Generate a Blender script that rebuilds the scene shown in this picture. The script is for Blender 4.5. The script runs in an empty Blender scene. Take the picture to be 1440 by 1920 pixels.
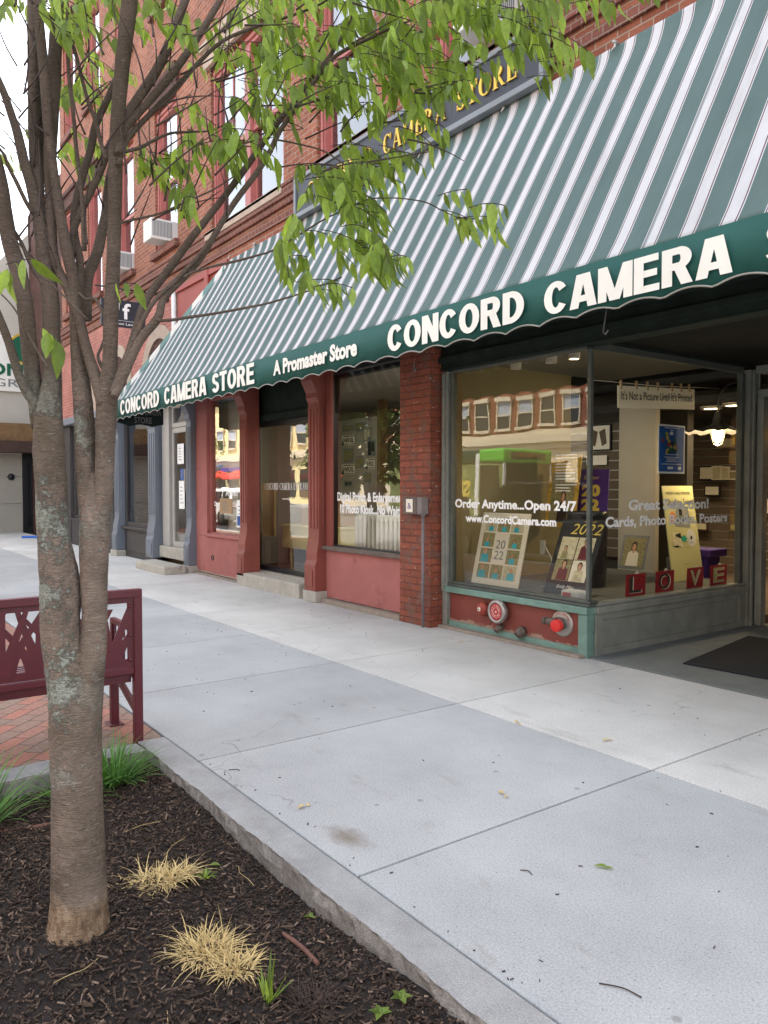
import bpy, bmesh, math, random
from mathutils import Vector, Matrix
R = random.Random(11)
rad = math.radians
sc = bpy.context.scene
col = sc.collection

# ------------------------------------------------------------------ camera, sky, sun, exposure
cam = bpy.data.cameras.new('Camera')
camo = bpy.data.objects.new('Camera', cam); col.objects.link(camo)
cam.sensor_fit = 'VERTICAL'; cam.sensor_height = 24.0
cam.lens = 24.0 * 1442.0 / 1920.0
cam.clip_start = 0.05; cam.clip_end = 2000
YAW = math.atan(1055 / 1442.0); PIT = math.atan(48 / 1442.0)
fwd = Vector((-math.cos(YAW) * math.cos(PIT), math.sin(YAW) * math.cos(PIT), -math.sin(PIT)))
camo.location = (0, -5.1, 1.45)
camo.rotation_euler = fwd.to_track_quat('-Z', 'Y').to_euler()
sc.camera = camo

SUN = Vector((-0.22, 0.60, 1.12)).normalized()
w = bpy.data.worlds.new('World'); sc.world = w; w.use_nodes = True
nt = w.node_tree; nt.nodes.clear()
out = nt.nodes.new('ShaderNodeOutputWorld'); bg = nt.nodes.new('ShaderNodeBackground')
sky = nt.nodes.new('ShaderNodeTexSky'); sky.sky_type = 'NISHITA'; sky.sun_disc = False
sky.sun_elevation = math.asin(SUN.z); sky.sun_rotation = math.atan2(SUN.x, SUN.y)
sky.air_density = 1.0; sky.dust_density = 3.0; sky.ozone_density = 1.0
hs = nt.nodes.new('ShaderNodeHueSaturation'); hs.inputs['Saturation'].default_value = 0.36; hs.inputs['Value'].default_value = 1.25
nt.links.new(sky.outputs[0], hs.inputs['Color'])
nt.links.new(hs.outputs[0], bg.inputs['Color']); bg.inputs['Strength'].default_value = 0.15
nt.links.new(bg.outputs[0], out.inputs['Surface'])
sl = bpy.data.lights.new('Sun', 'SUN'); sl.energy = 5.0; sl.angle = rad(0.5); sl.color = (1.0, .94, .85)
so = bpy.data.objects.new('Sun', sl); col.objects.link(so); so.rotation_euler = SUN.to_track_quat('Z', 'Y').to_euler()
so.location = (0, 0, 30)
sc.view_settings.view_transform = 'Standard'; sc.view_settings.look = 'None'
sc.view_settings.exposure = 2.08; sc.view_settings.gamma = 1.0
sc.render.engine = 'CYCLES'
sc.cycles.max_bounces = 8; sc.cycles.transparent_max_bounces = 16; sc.cycles.diffuse_bounces = 4; sc.cycles.glossy_bounces = 4
sc.cycles.use_denoising = True
sc.cycles.sample_clamp_indirect = 6.0

# ------------------------------------------------------------------ materials
def srgb(r, g, b):
    f = lambda c: (c / 255 / 12.92) if c / 255 <= .04045 else ((c / 255 + .055) / 1.055) ** 2.4
    return (f(r), f(g), f(b))
class N:
    def __init__(s, name):
        s.m = bpy.data.materials.new(name); s.m.use_nodes = True; s.t = s.m.node_tree
        s.b = s.t.nodes['Principled BSDF']; s.out = s.t.nodes['Material Output']
    def n(s, typ, **k):
        x = s.t.nodes.new(typ)
        for a, v in k.items():
            if a in x.inputs.keys(): x.inputs[a].default_value = v
            else: setattr(x, a, v)
        return x
    def l(s, a, b): s.t.links.new(a, b)
    def coord(s, sx=1, sy=1, sz=1, kind='Object'):
        tc = s.n('ShaderNodeTexCoord'); mp = s.n('ShaderNodeMapping'); mp.inputs['Scale'].default_value = (sx, sy, sz)
        s.l(tc.outputs[kind], mp.inputs['Vector']); return mp.outputs[0]
    def noise(s, scale, vec, detail=5, rough=.6):
        x = s.n('ShaderNodeTexNoise'); x.inputs['Scale'].default_value = scale; x.inputs['Detail'].default_value = detail
        x.inputs['Roughness'].default_value = rough; s.l(vec, x.inputs['Vector']); return x.outputs['Fac']
    def ramp(s, fac, stops, interp='LINEAR'):
        r = s.n('ShaderNodeValToRGB'); r.color_ramp.interpolation = interp; e = r.color_ramp.elements
        while len(e) < len(stops): e.new(.5)
        for i, (p, c) in enumerate(stops):
            e[i].position = p; e[i].color = (*(c if not isinstance(c, (int, float)) else (c, c, c)), 1)
        s.l(fac, r.inputs[0]); return r.outputs[0]
    def mix(s, fac, a, b, mode='MIX'):
        x = s.n('ShaderNodeMix'); x.data_type = 'RGBA'; x.blend_type = mode
        for v, i in ((fac, 0), (a, 6), (b, 7)):
            if hasattr(v, 'is_linked') or hasattr(v, 'links'): s.l(v, x.inputs[i])
            else: x.inputs[i].default_value = v if isinstance(v, (int, float)) else (*v, 1)
        return x.outputs[2]
    def math(s, op, a, b=None):
        x = s.n('ShaderNodeMath'); x.operation = op
        for i, v in enumerate((a, b)):
            if v is None: continue
            if isinstance(v, (int, float)): x.inputs[i].default_value = v
            else: s.l(v, x.inputs[i])
        return x.outputs[0]
    def bump(s, h, dist=.01, strength=1.0):
        x = s.n('ShaderNodeBump'); x.inputs['Distance'].default_value = dist; x.inputs['Strength'].default_value = strength
        s.l(h, x.inputs['Height']); s.l(x.outputs[0], s.b.inputs['Normal'])
    def base(s, c, rough=.6, metal=0, spec=.5):
        if hasattr(c, 'links'): s.l(c, s.b.inputs['Base Color'])
        else: s.b.inputs['Base Color'].default_value = (*c, 1)
        s.b.inputs['Roughness'].default_value = rough; s.b.inputs['Metallic'].default_value = metal
        s.b.inputs['Specular IOR Level'].default_value = spec
CACHE = {}
def mul(c, k): return tuple(min(1, x * k) for x in c)
def paint(name, c, rough=.55, var=.18, scale=3.0, bump=.0, metal=0, spec=.4, dirt=None):
    """plain painted or solid surface with mottled tone, optional dirt colour showing in patches"""
    if name in CACHE: return CACHE[name]
    k = N(name); v = k.coord()
    a = k.noise(scale, v, 6); cc = k.ramp(a, [(.3, mul(c, 1 - var)), (.7, mul(c, 1 + var))])
    if dirt:
        d = k.noise(dirt[1], v, 8, .7); f = k.ramp(d, [(dirt[2], 0), (dirt[2] + .06, 1)]); cc = k.mix(f, cc, dirt[0])
    k.base(cc, rough, metal, spec)
    if bump: k.bump(k.noise(scale * 14, v, 4), bump)
    CACHE[name] = k.m; return k.m
def peel(name, c, under, z0, h, **kw):
    m = paint(name, c, **kw); k = object.__new__(N); k.m = m; k.t = m.node_tree; k.b = k.t.nodes['Principled BSDF']; k.out = k.t.nodes['Material Output']
    src = k.b.inputs['Base Color'].links[0].from_socket; tc = k.n('ShaderNodeNewGeometry'); sp = k.n('ShaderNodeSeparateXYZ'); k.l(tc.outputs['Position'], sp.inputs[0])
    f = k.math('ADD', k.math('DIVIDE', k.math('SUBTRACT', sp.outputs[2], z0), h), k.math('MULTIPLY', k.math('SUBTRACT', k.noise(5, k.coord(1, 1, 2), 9, .75), .5), 4.0))
    k.l(k.mix(k.ramp(f, [(.30, 1), (.36, 0)]), src, under), k.b.inputs['Base Color']); return m
def brick(name, c1, c2, mortar, bw=.215, bh=.072, ms=.007, bump=.006, worn=None, rough=.85):
    k = N(name); tc = k.n('ShaderNodeTexCoord'); sp = k.n('ShaderNodeSeparateXYZ'); k.l(tc.outputs['Object'], sp.inputs[0])
    u = k.math('ADD', sp.outputs[0], sp.outputs[1]); cb = k.n('ShaderNodeCombineXYZ'); k.l(u, cb.inputs[0]); k.l(sp.outputs[2], cb.inputs[1])
    # slightly wandering courses
    nz = k.n('ShaderNodeTexNoise'); nz.inputs['Scale'].default_value = 9; k.l(tc.outputs['Object'], nz.inputs['Vector'])
    vm = k.n('ShaderNodeVectorMath'); vm.operation = 'SCALE'; vm.inputs['Scale'].default_value = .012; k.l(nz.outputs['Color'], vm.inputs[0])
    va = k.n('ShaderNodeVectorMath'); va.operation = 'ADD'; k.l(cb.outputs[0], va.inputs[0]); k.l(vm.outputs[0], va.inputs[1])
    b = k.n('ShaderNodeTexBrick'); k.l(va.outputs[0], b.inputs['Vector'])
    b.inputs['Scale'].default_value = 1; b.inputs['Brick Width'].default_value = bw; b.inputs['Row Height'].default_value = bh
    b.inputs['Mortar Size'].default_value = ms; b.inputs['Mortar Smooth'].default_value = .2; b.inputs['Bias'].default_value = 0
    b.inputs['Color1'].default_value = (*c1, 1); b.inputs['Color2'].default_value = (*c2, 1); b.inputs['Mortar'].default_value = (*mortar, 1)
    v = k.coord(); big = k.noise(1.3, v, 6); cc = k.mix(1.0, b.outputs['Color'], k.ramp(big, [(.3, .72), (.7, 1.2)]), 'MULTIPLY')
    fine = k.noise(60, v, 3); cc = k.mix(1.0, cc, k.ramp(fine, [(.3, .75), (.7, 1.18)]), 'MULTIPLY')
    if worn:
        d = k.noise(7, v, 10, .75); f = k.ramp(d, [(.53, 0), (.555, 1)]); cc = k.mix(f, cc, worn[0])
        d2 = k.noise(24, k.coord(.5, .5, 2.2), 6, .7); f2 = k.ramp(d2, [(.645, 0), (.66, 1)]); cc = k.mix(f2, cc, worn[1])
    k.base(cc, rough, 0, .3)
    h = k.math('ADD', k.math('MULTIPLY', b.outputs['Fac'], -1.0), k.math('MULTIPLY', fine, .35)); k.bump(h, bump)
    return k.m
def glass(name, ior=1.5, gain=1.9, tint=(.93, .96, .94), wav=.0):
    k = N(name); fr = k.n('ShaderNodeFresnel'); fr.inputs['IOR'].default_value = ior
    f = k.math('MINIMUM', k.math('MULTIPLY', fr.outputs[0], gain), 1.0)
    t = k.n('ShaderNodeBsdfTransparent'); t.inputs[0].default_value = (*tint, 1)
    g = k.n('ShaderNodeBsdfGlossy'); g.inputs['Roughness'].default_value = 0.0; g.inputs['Color'].default_value = (1, 1, 1, 1)
    if wav:
        bp = k.n('ShaderNodeBump'); bp.inputs['Distance'].default_value = wav; k.l(k.noise(2.2, k.coord(), 1), bp.inputs['Height'])
        k.l(bp.outputs[0], g.inputs['Normal'])
    mx = k.n('ShaderNodeMixShader'); k.l(f, mx.inputs[0]); k.l(t.outputs[0], mx.inputs[1]); k.l(g.outputs[0], mx.inputs[2])
    k.l(mx.outputs[0], k.out.inputs['Surface']); return k.m
def emit(name, c, s):
    k = N(name); k.b.inputs['Base Color'].default_value = (*c, 1); k.b.inputs['Emission Color'].default_value = (*c, 1)
    k.b.inputs['Emission Strength'].default_value = s; return k.m

M = {}
M['brick'] = brick('red_brick', srgb(158, 98, 76), srgb(136, 80, 61), srgb(160, 140, 124))
M['brick_dark'] = brick('dark_infill_brick', srgb(98, 66, 58), srgb(80, 54, 48), srgb(62, 50, 46))
M['brick_pink'] = brick('pink_painted_brick', srgb(188, 128, 116), srgb(176, 116, 104), srgb(150, 104, 94))
M['brick_belt'] = brick('belt_brick', srgb(128, 78, 66), srgb(110, 66, 56), srgb(140, 118, 106), bw=.11)
M['brick_pillar'] = brick('painted_pillar_brick', srgb(150, 82, 62), srgb(136, 73, 55), srgb(112, 64, 51), bump=.009, worn=(srgb(116, 82, 70), srgb(206, 186, 168)), rough=.6)
M['brick_opp'] = brick('street_brick', srgb(150, 86, 62), srgb(136, 76, 54), srgb(140, 110, 90))
M['pink_frame'] = paint('salmon_window_paint', srgb(166, 98, 92), .5, .12)
M['red_paint'] = paint('barn_red_paint', srgb(138, 74, 64), .5, .16, 2.5, .0012, dirt=(srgb(106, 60, 54), 8, .64))
M['salmon'] = peel('faded_red_masonry', srgb(168, 104, 98), srgb(166, 146, 132), .05, .035, rough=.8, var=.12, scale=2.2, bump=.002, dirt=(srgb(142, 80, 72), 3.2, .60))
M['red_panel'] = peel('red_panel_paint', srgb(126, 64, 54), srgb(158, 130, 112), .075, .055, rough=.5, var=.1, scale=2.0, bump=.001)
M['red_upper'] = paint('upper_red_paint', srgb(150, 68, 58), .6, .1)
M['green_paint'] = paint('verdigris_green_paint', srgb(114, 144, 132), .5, .22, 6, .0015, dirt=(srgb(66, 70, 62), 11, .62))
M['green_dark'] = paint('dull_green_paint', srgb(132, 133, 124), .5, .2, 5, .0015, dirt=(srgb(112, 96, 82), 12, .72))
M['green_black'] = paint('near_black_green_paint', srgb(42, 50, 44), .9, .25, 5, .001, spec=.12)
M['greymetal'] = paint('window_trim_metal', srgb(84, 88, 82), .45, .2, 8)
M['blue_paint'] = paint('slate_blue_paint', srgb(114, 120, 130), .5, .08, 2)
M['brown_paint'] = paint('dark_brown_paint', srgb(62, 58, 58), .55, .1, 2)
M['black_frame'] = paint('black_frame_paint', srgb(30, 32, 36), .4, .15, 3)
M['alu'] = paint('pale_aluminium', srgb(176, 172, 166), .4, .06, 4)
M['stone'] = paint('pale_granite', srgb(178, 172, 160), .85, .14, 9, .004, dirt=(srgb(126, 116, 102), 4, .63))
M['stone_wall'] = paint('brown_stone_trim', srgb(176, 158, 142), .9, .12, 6, .004)
M['mortar_strip'] = paint('old_mortar', srgb(150, 138, 124), .95, .2, 9, .006)
M['glass'] = glass('shop_glass', 1.5, 1.9, wav=.0009)
M['glass_hi'] = glass('old_upper_glass', 1.8, 2.1, (.82, .88, .92), wav=.003)
M['matt_dark'] = paint('matt_dark_boards', srgb(44, 44, 40), .98, .1, 3, spec=.05)
M['dark_int'] = paint('dark_interior', srgb(58, 54, 48), .9, .1)
M['khaki'] = paint('khaki_wall', srgb(140, 130, 98), .9, .05)
M['grey_plat'] = paint('grey_display_carpet', srgb(92, 94, 92), .95, .12, 30)
M['white_wall'] = paint('off_white_wall', srgb(170, 163, 148), .9, .05)
M['white_ceil'] = paint('white_ceiling', srgb(190, 188, 180), .9, .04)
M['grey_ceil'] = paint('grey_ceiling', srgb(122, 122, 116), .9, .05)
M['wood_floor'] = paint('brown_floor', srgb(96, 80, 66), .7, .2)
M['white_vinyl'] = paint('white_vinyl', srgb(250, 250, 247), .5, .02)
M['letter_white'] = paint('cream_letter', srgb(236, 232, 222), .7, .05)
M['gold'] = paint('gold_leaf', srgb(214, 176, 66), .35, .15, 6, metal=.35)
M['sign_navy'] = paint('navy_signboard', srgb(50, 53, 62), .5, .12, 3)
M['sign_grey'] = paint('grey_sign_frame', srgb(122, 128, 134), .5, .1, 3)
M['bench'] = paint('burgundy_powder_coat', srgb(90, 26, 36), .38, .07, 5, .0003, spec=.5)
M['black_rubber'] = paint('black_rubber_mat', srgb(30, 31, 36), .9, .2, 40, .002)
M['white_plastic'] = paint('white_ac_plastic', srgb(222, 222, 218), .5, .04)
M['grille'] = paint('grey_grille', srgb(120, 122, 122), .6, .1)
M['galv'] = paint('grey_conduit', srgb(128, 120, 122), .5, .15, 8, metal=.3)
M['iron'] = paint('rusty_iron', srgb(104, 92, 84), .7, .3, 20, .002)
M['cream'] = paint('cream_card', srgb(238, 230, 212), .7, .03)
M['beige'] = paint('beige_panel', srgb(186, 182, 172), .8, .06, 1.5, .001)
M['beige_dark'] = paint('beige_panel_grey', srgb(160, 156, 146), .85, .08, 1.5, .001)
M['wood_beam'] = paint('weathered_wood', srgb(122, 96, 66), .8, .25, 5, .003)
M['wood_dark'] = paint('dark_wood', srgb(72, 54, 46), .8, .25, 5, .003)
M['dgreen'] = paint('dark_green_ink', srgb(16, 92, 66), .5, .03)
M['ink'] = paint('black_ink', srgb(34, 34, 36), .5, .05)
M['grey_ink'] = paint('grey_ink', srgb(120, 122, 124), .5, .05)
M['purple'] = paint('purple_card', srgb(74, 44, 128), .5, .06)
M['yellow_ink'] = paint('yellow_ink', srgb(222, 198, 92), .5, .05)
M['red_card'] = paint('red_card', srgb(158, 34, 44), .7, .06)
M['blue_card'] = paint('blue_poster', srgb(28, 92, 170), .5, .06)
M['khaki_board'] = paint('yellow_green_board', srgb(192, 188, 138), .6, .03)
M['orange'] = paint('orange_ink', srgb(218, 118, 44), .5, .03)
M['grey_box'] = paint('grey_printed_box', srgb(128, 130, 130), .6, .1)
M['disc'] = paint('silver_disc', srgb(206, 206, 204), .3, .1)
M['teal'] = paint('teal_ink', srgb(30, 150, 130), .5, .05)
M['teal_shirt'] = paint('turquoise_print', srgb(60, 178, 196), .6, .08)
M['skin'] = paint('print_skin', srgb(206, 156, 122), .6, .05)
M['hair'] = paint('print_dark_hair', srgb(52, 38, 32), .6, .1)
M['olive_print'] = paint('olive_print', srgb(150, 142, 100), .6, .35, 40)
M['pale_print'] = paint('pale_garden_print', srgb(204, 196, 164), .6, .25, 30)
M['autumn'] = paint('autumn_print', srgb(196, 160, 66), .6, .4, 28)
M['maroon'] = paint('print_maroon', srgb(104, 36, 44), .6, .1)
M['cardboard'] = paint('cardboard', srgb(176, 146, 108), .8, .08)
M['desk'] = paint('pale_yellow_desk', srgb(226, 214, 150), .5, .05)
M['radiator'] = paint('cream_radiator', srgb(208, 204, 192), .45, .05)
M['slat'] = paint('brown_slatwall', srgb(96, 82, 66), .7, .12)
M['bell_red'] = paint('faded_bell_red', srgb(156, 70, 54), .5, .2, 20)
M['gong_red'] = paint('gong_red', srgb(176, 64, 66), .6, .15, 30)
M['steel'] = paint('dull_steel', srgb(176, 172, 166), .35, .1, 8, metal=.6)
M['fdc_red'] = paint('bright_cap_red', srgb(214, 52, 48), .5, .06)
M['bulb'] = emit('warm_bulb', (1.0, .72, .32), 14)
M['can_glow'] = emit('warm_can_light', (1.0, .74, .42), 7)
M['fill_glow'] = emit('added_fill_glow', (1.0, .95, .86), 10)  # glow of the fill strips added in the left shop
M['can_off'] = paint('white_can', srgb(196, 194, 186), .5, .03)
M['asphalt'] = paint('asphalt', (.17, .165, .16), .9, .2, 40, .004)
M['bus_green'] = paint('bus_green', srgb(96, 190, 60), .35, .03)
M['bus_dark'] = paint('bus_dark_green', srgb(34, 66, 52), .35, .05)
M['bus_white'] = paint('bus_white', srgb(232, 232, 226), .35, .03)
M['bus_art'] = paint('bus_wrap_art', srgb(128, 136, 84), .4, .5, 2.5)
M['car_dark'] = paint('charcoal_car_paint', srgb(52, 52, 54), .25, .03, spec=.6)
M['car_white'] = paint('white_car_paint', srgb(226, 226, 224), .25, .03, spec=.6)
M['car_glass'] = paint('dark_car_glass', srgb(24, 26, 28), .08, .03, spec=.8)
M['tyre'] = paint('tyre_rubber', srgb(28, 28, 28), .9, .1)
M['stone_opp'] = paint('cream_stone', srgb(214, 200, 172), .85, .06)
M['yellow_opp'] = paint('pale_yellow_stucco', srgb(232, 216, 160), .85, .04)
M['umbrella_red'] = paint('red_umbrella', srgb(214, 48, 40), .7, .06)
M['blue_sign'] = paint('sky_blue_sign', srgb(70, 168, 210), .5, .05)
M['dead_grass'] = paint('straw', srgb(196, 172, 118), .8, .25, 30)
M['sedge'] = paint('sedge_green', srgb(84, 124, 52), .5, .25, 12)
M['twig_red'] = paint('reddish_stick', srgb(112, 78, 66), .8, .2, 20, .002)
M['cyan'] = paint('cyan_blind', srgb(90, 190, 214), .7, .05)
M['curtain'] = paint('pale_blind', srgb(168, 176, 186), .8, .04)
M['blue_tarp'] = paint('blue_tarp', srgb(54, 104, 196), .6, .1)

def sp_concrete(name, c0):
    k = N(name); v = k.coord()
    g = k.n('ShaderNodeNewGeometry'); 
    isl = k.ramp(g.outputs['Random Per Island'], [(0, mul(c0, .9)), (1, mul(c0, 1.07))])
    a = k.noise(1.1, v, 8, .65); cc = k.mix(1, isl, k.ramp(a, [(.3, .84), (.68, 1.1)]), 'MULTIPLY')
    s = k.noise(130, v, 3, .7); cc = k.mix(1, cc, k.ramp(s, [(.32, .74), (.62, 1.1)]), 'MULTIPLY')
    st = k.noise(2.6, k.coord(.6, 1.6, 1), 9, .75); cc = k.mix(k.ramp(st, [(.58, 0), (.72, .45)]), cc, srgb(124, 116, 100))
    sp = k.n('ShaderNodeTexVoronoi'); sp.inputs['Scale'].default_value = 38; k.l(v, sp.inputs['Vector'])
    cc = k.mix(k.ramp(sp.outputs['Distance'], [(.07, .55), (.13, 0)]), cc, srgb(92, 88, 80))
    gm = k.n('ShaderNodeTexVoronoi'); gm.inputs['Scale'].default_value = 3.4; k.l(v, gm.inputs['Vector'])
    cc = k.mix(k.ramp(gm.outputs['Distance'], [(.035, .5), (.06, 0)]), cc, srgb(106, 104, 98))
    # rusty earth stain washed out of the bed
    mp = k.n('ShaderNodeMapping'); mp.inputs['Location'].default_value = (2.62 * 2.2, 3.37 * 5.5, 0); mp.inputs['Scale'].default_value = (2.2, 5.5, 1); k.l(v, mp.inputs[0])
    ln = k.n('ShaderNodeVectorMath'); ln.operation = 'LENGTH'; k.l(mp.outputs[0], ln.inputs[0])
    cc = k.mix(k.ramp(k.math('ADD', ln.outputs['Value'], k.math('MULTIPLY', k.noise(7, v, 6, .7), 1.1)), [(.5, .75), (1.25, 0)]), cc, srgb(112, 98, 78))
    cr = k.n('ShaderNodeTexVoronoi'); cr.feature = 'DISTANCE_TO_EDGE'; cr.inputs['Scale'].default_value = .42; wv = k.n('ShaderNodeVectorMath'); wv.operation = 'ADD'; nn = k.n('ShaderNodeTexNoise'); nn.inputs['Scale'].default_value = 3; k.l(v, nn.inputs['Vector']); k.l(v, wv.inputs[0]); k.l(nn.outputs['Color'], wv.inputs[1]); k.l(wv.outputs[0], cr.inputs['Vector'])
    cc = k.mix(k.math('MULTIPLY', k.ramp(cr.outputs['Distance'], [(.0, .5), (.0035, 0)]), k.ramp(k.noise(.8, v, 2), [(.55, 0), (.6, 1)])), cc, srgb(96, 94, 90))
    k.base(cc, .9, 0, .25); k.bump(k.math('ADD', k.math('MULTIPLY', s, .6), a), .0022); return k.m
M['concrete'] = sp_concrete('sidewalk_concrete', srgb(175, 176, 175)); M['concrete_light'] = sp_concrete('pale_sidewalk_concrete', srgb(202, 200, 194))
M['entry_floor'] = paint('grey_floor_paint', srgb(112, 116, 114), .8, .12, 4, .002, dirt=(srgb(140, 140, 136), 9, .70))
def sp_granite():
    k = N('kerb_granite'); v = k.coord(); tc = k.n('ShaderNodeNewGeometry'); sp = k.n('ShaderNodeSeparateXYZ'); k.l(tc.outputs['Normal'], sp.inputs[0])
    top = k.mix(1, srgb(160, 160, 158), k.ramp(k.noise(5, v, 7, .7), [(.3, .8), (.7, 1.15)]), 'MULTIPLY')
    side = k.mix(1, srgb(152, 146, 138), k.ramp(k.noise(26, v, 7, .8), [(.3, .5), (.7, 1.25)]), 'MULTIPLY')
    up = k.ramp(sp.outputs[2], [(.55, 0), (.8, 1)]); cc = k.mix(up, side, top)
    f = k.noise(220, v, 2); cc = k.mix(1, cc, k.ramp(f, [(.3, .72), (.68, 1.2)]), 'MULTIPLY')
    k.base(cc, .8, 0, .3); k.bump(k.math('ADD', k.noise(30, v, 6), f), .004); return k.m
M['granite'] = sp_granite()
def sp_pavers():
    k = N('brick_pavers'); v = k.coord(); b = k.n('ShaderNodeTexBrick'); mp = k.n('ShaderNodeMapping'); mp.inputs['Rotation'].default_value = (0, 0, rad(45)); k.l(v, mp.inputs[0]); k.l(mp.outputs[0], b.inputs['Vector'])
    b.inputs['Scale'].default_value = 1; b.inputs['Brick Width'].default_value = .21; b.inputs['Row Height'].default_value = .105; b.inputs['Mortar Size'].default_value = .004
    b.inputs['Color1'].default_value = (*srgb(168, 116, 100), 1); b.inputs['Color2'].default_value = (*srgb(140, 122, 108), 1); b.inputs['Mortar'].default_value = (*srgb(92, 84, 78), 1)
    cc = k.mix(1, b.outputs['Color'], k.ramp(k.noise(40, v, 5), [(.3, .8), (.7, 1.15)]), 'MULTIPLY')
    k.base(cc, .9, 0, .25); k.bump(k.math('MULTIPLY', b.outputs['Fac'], -1.0), .004); return k.m
M['pavers'] = sp_pavers()
def sp_awning():
    k = N('striped_canvas'); tc = k.n('ShaderNodeTexCoord'); sp = k.n('ShaderNodeSeparateXYZ'); k.l(tc.outputs['Object'], sp.inputs[0])
    t = srgb(108, 130, 128); wht = srgb(224, 224, 226); r = srgb(112, 72, 78)
    f = k.math('FRACT', k.math('MULTIPLY', k.math('ADD', sp.outputs[0], 30.12), 4.1))
    cc = k.ramp(f, [(0, t), (.55, wht), (.575, r), (.605, wht), (.905, r), (.935, wht), (.965, t)], 'CONSTANT')
    g = k.math('ABSOLUTE', k.math('SUBTRACT', k.math('FRACT', k.math('MULTIPLY', k.math('ADD', sp.outputs[0], 30.09), .82)), .5))
    cc = k.mix(k.ramp(g, [(0, .6), (.004, .6), (.0045, 0)], 'CONSTANT'), cc, srgb(120, 140, 140))
    v = k.coord(); a = k.noise(2.2, k.coord(1, .5, .5), 8, .7); cc = k.mix(1, cc, k.ramp(a, [(.3, .86), (.7, 1.06)]), 'MULTIPLY')
    d = k.noise(6, k.coord(1, .4, .4), 10, .8); cc = k.mix(k.ramp(d, [(.60, 0), (.76, .55)]), cc, srgb(132, 132, 126)); d3 = k.noise(3.2, k.coord(2.5, .25, .25), 6, .7); cc = k.mix(k.ramp(d3, [(.56, 0), (.74, .35)]), cc, srgb(128, 130, 126))
    k.base(cc, .85, 0, .2); k.bump(k.math('ADD', k.noise(3.5, k.coord(1, .6, .6), 3), k.math('ADD', k.math('MULTIPLY', k.noise(400, v, 1), .02), k.math('MULTIPLY', k.noise(2.5, k.coord(3.2, .5, .5), 3), .8))), .022)
    t_ = k.n('ShaderNodeBsdfTranslucent'); k.l(cc, t_.inputs[0]); mx = k.n('ShaderNodeMixShader'); mx.inputs[0].default_value = .3; k.l(k.b.outputs[0], mx.inputs[1]); k.l(t_.outputs[0], mx.inputs[2]); k.l(mx.outputs[0], k.out.inputs['Surface']); return k.m
M['awning'] = sp_awning()
M['valance'] = paint('bottle_green_canvas', srgb(22, 78, 70), .75, .08, 3, .002)
M['valance_shaded'] = paint('shaded_green_canvas', srgb(20, 40, 38), .8, .08, 3, .002)  # end valance: its backlit shade is put into the canvas colour
M['awn_teal'] = paint('hem_teal', srgb(110, 140, 136), .85, .05)
M['awn_white'] = paint('hem_white', srgb(214, 212, 206), .85, .05)
M['piping'] = paint('grey_piping', srgb(150, 146, 138), .7, .1)
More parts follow.
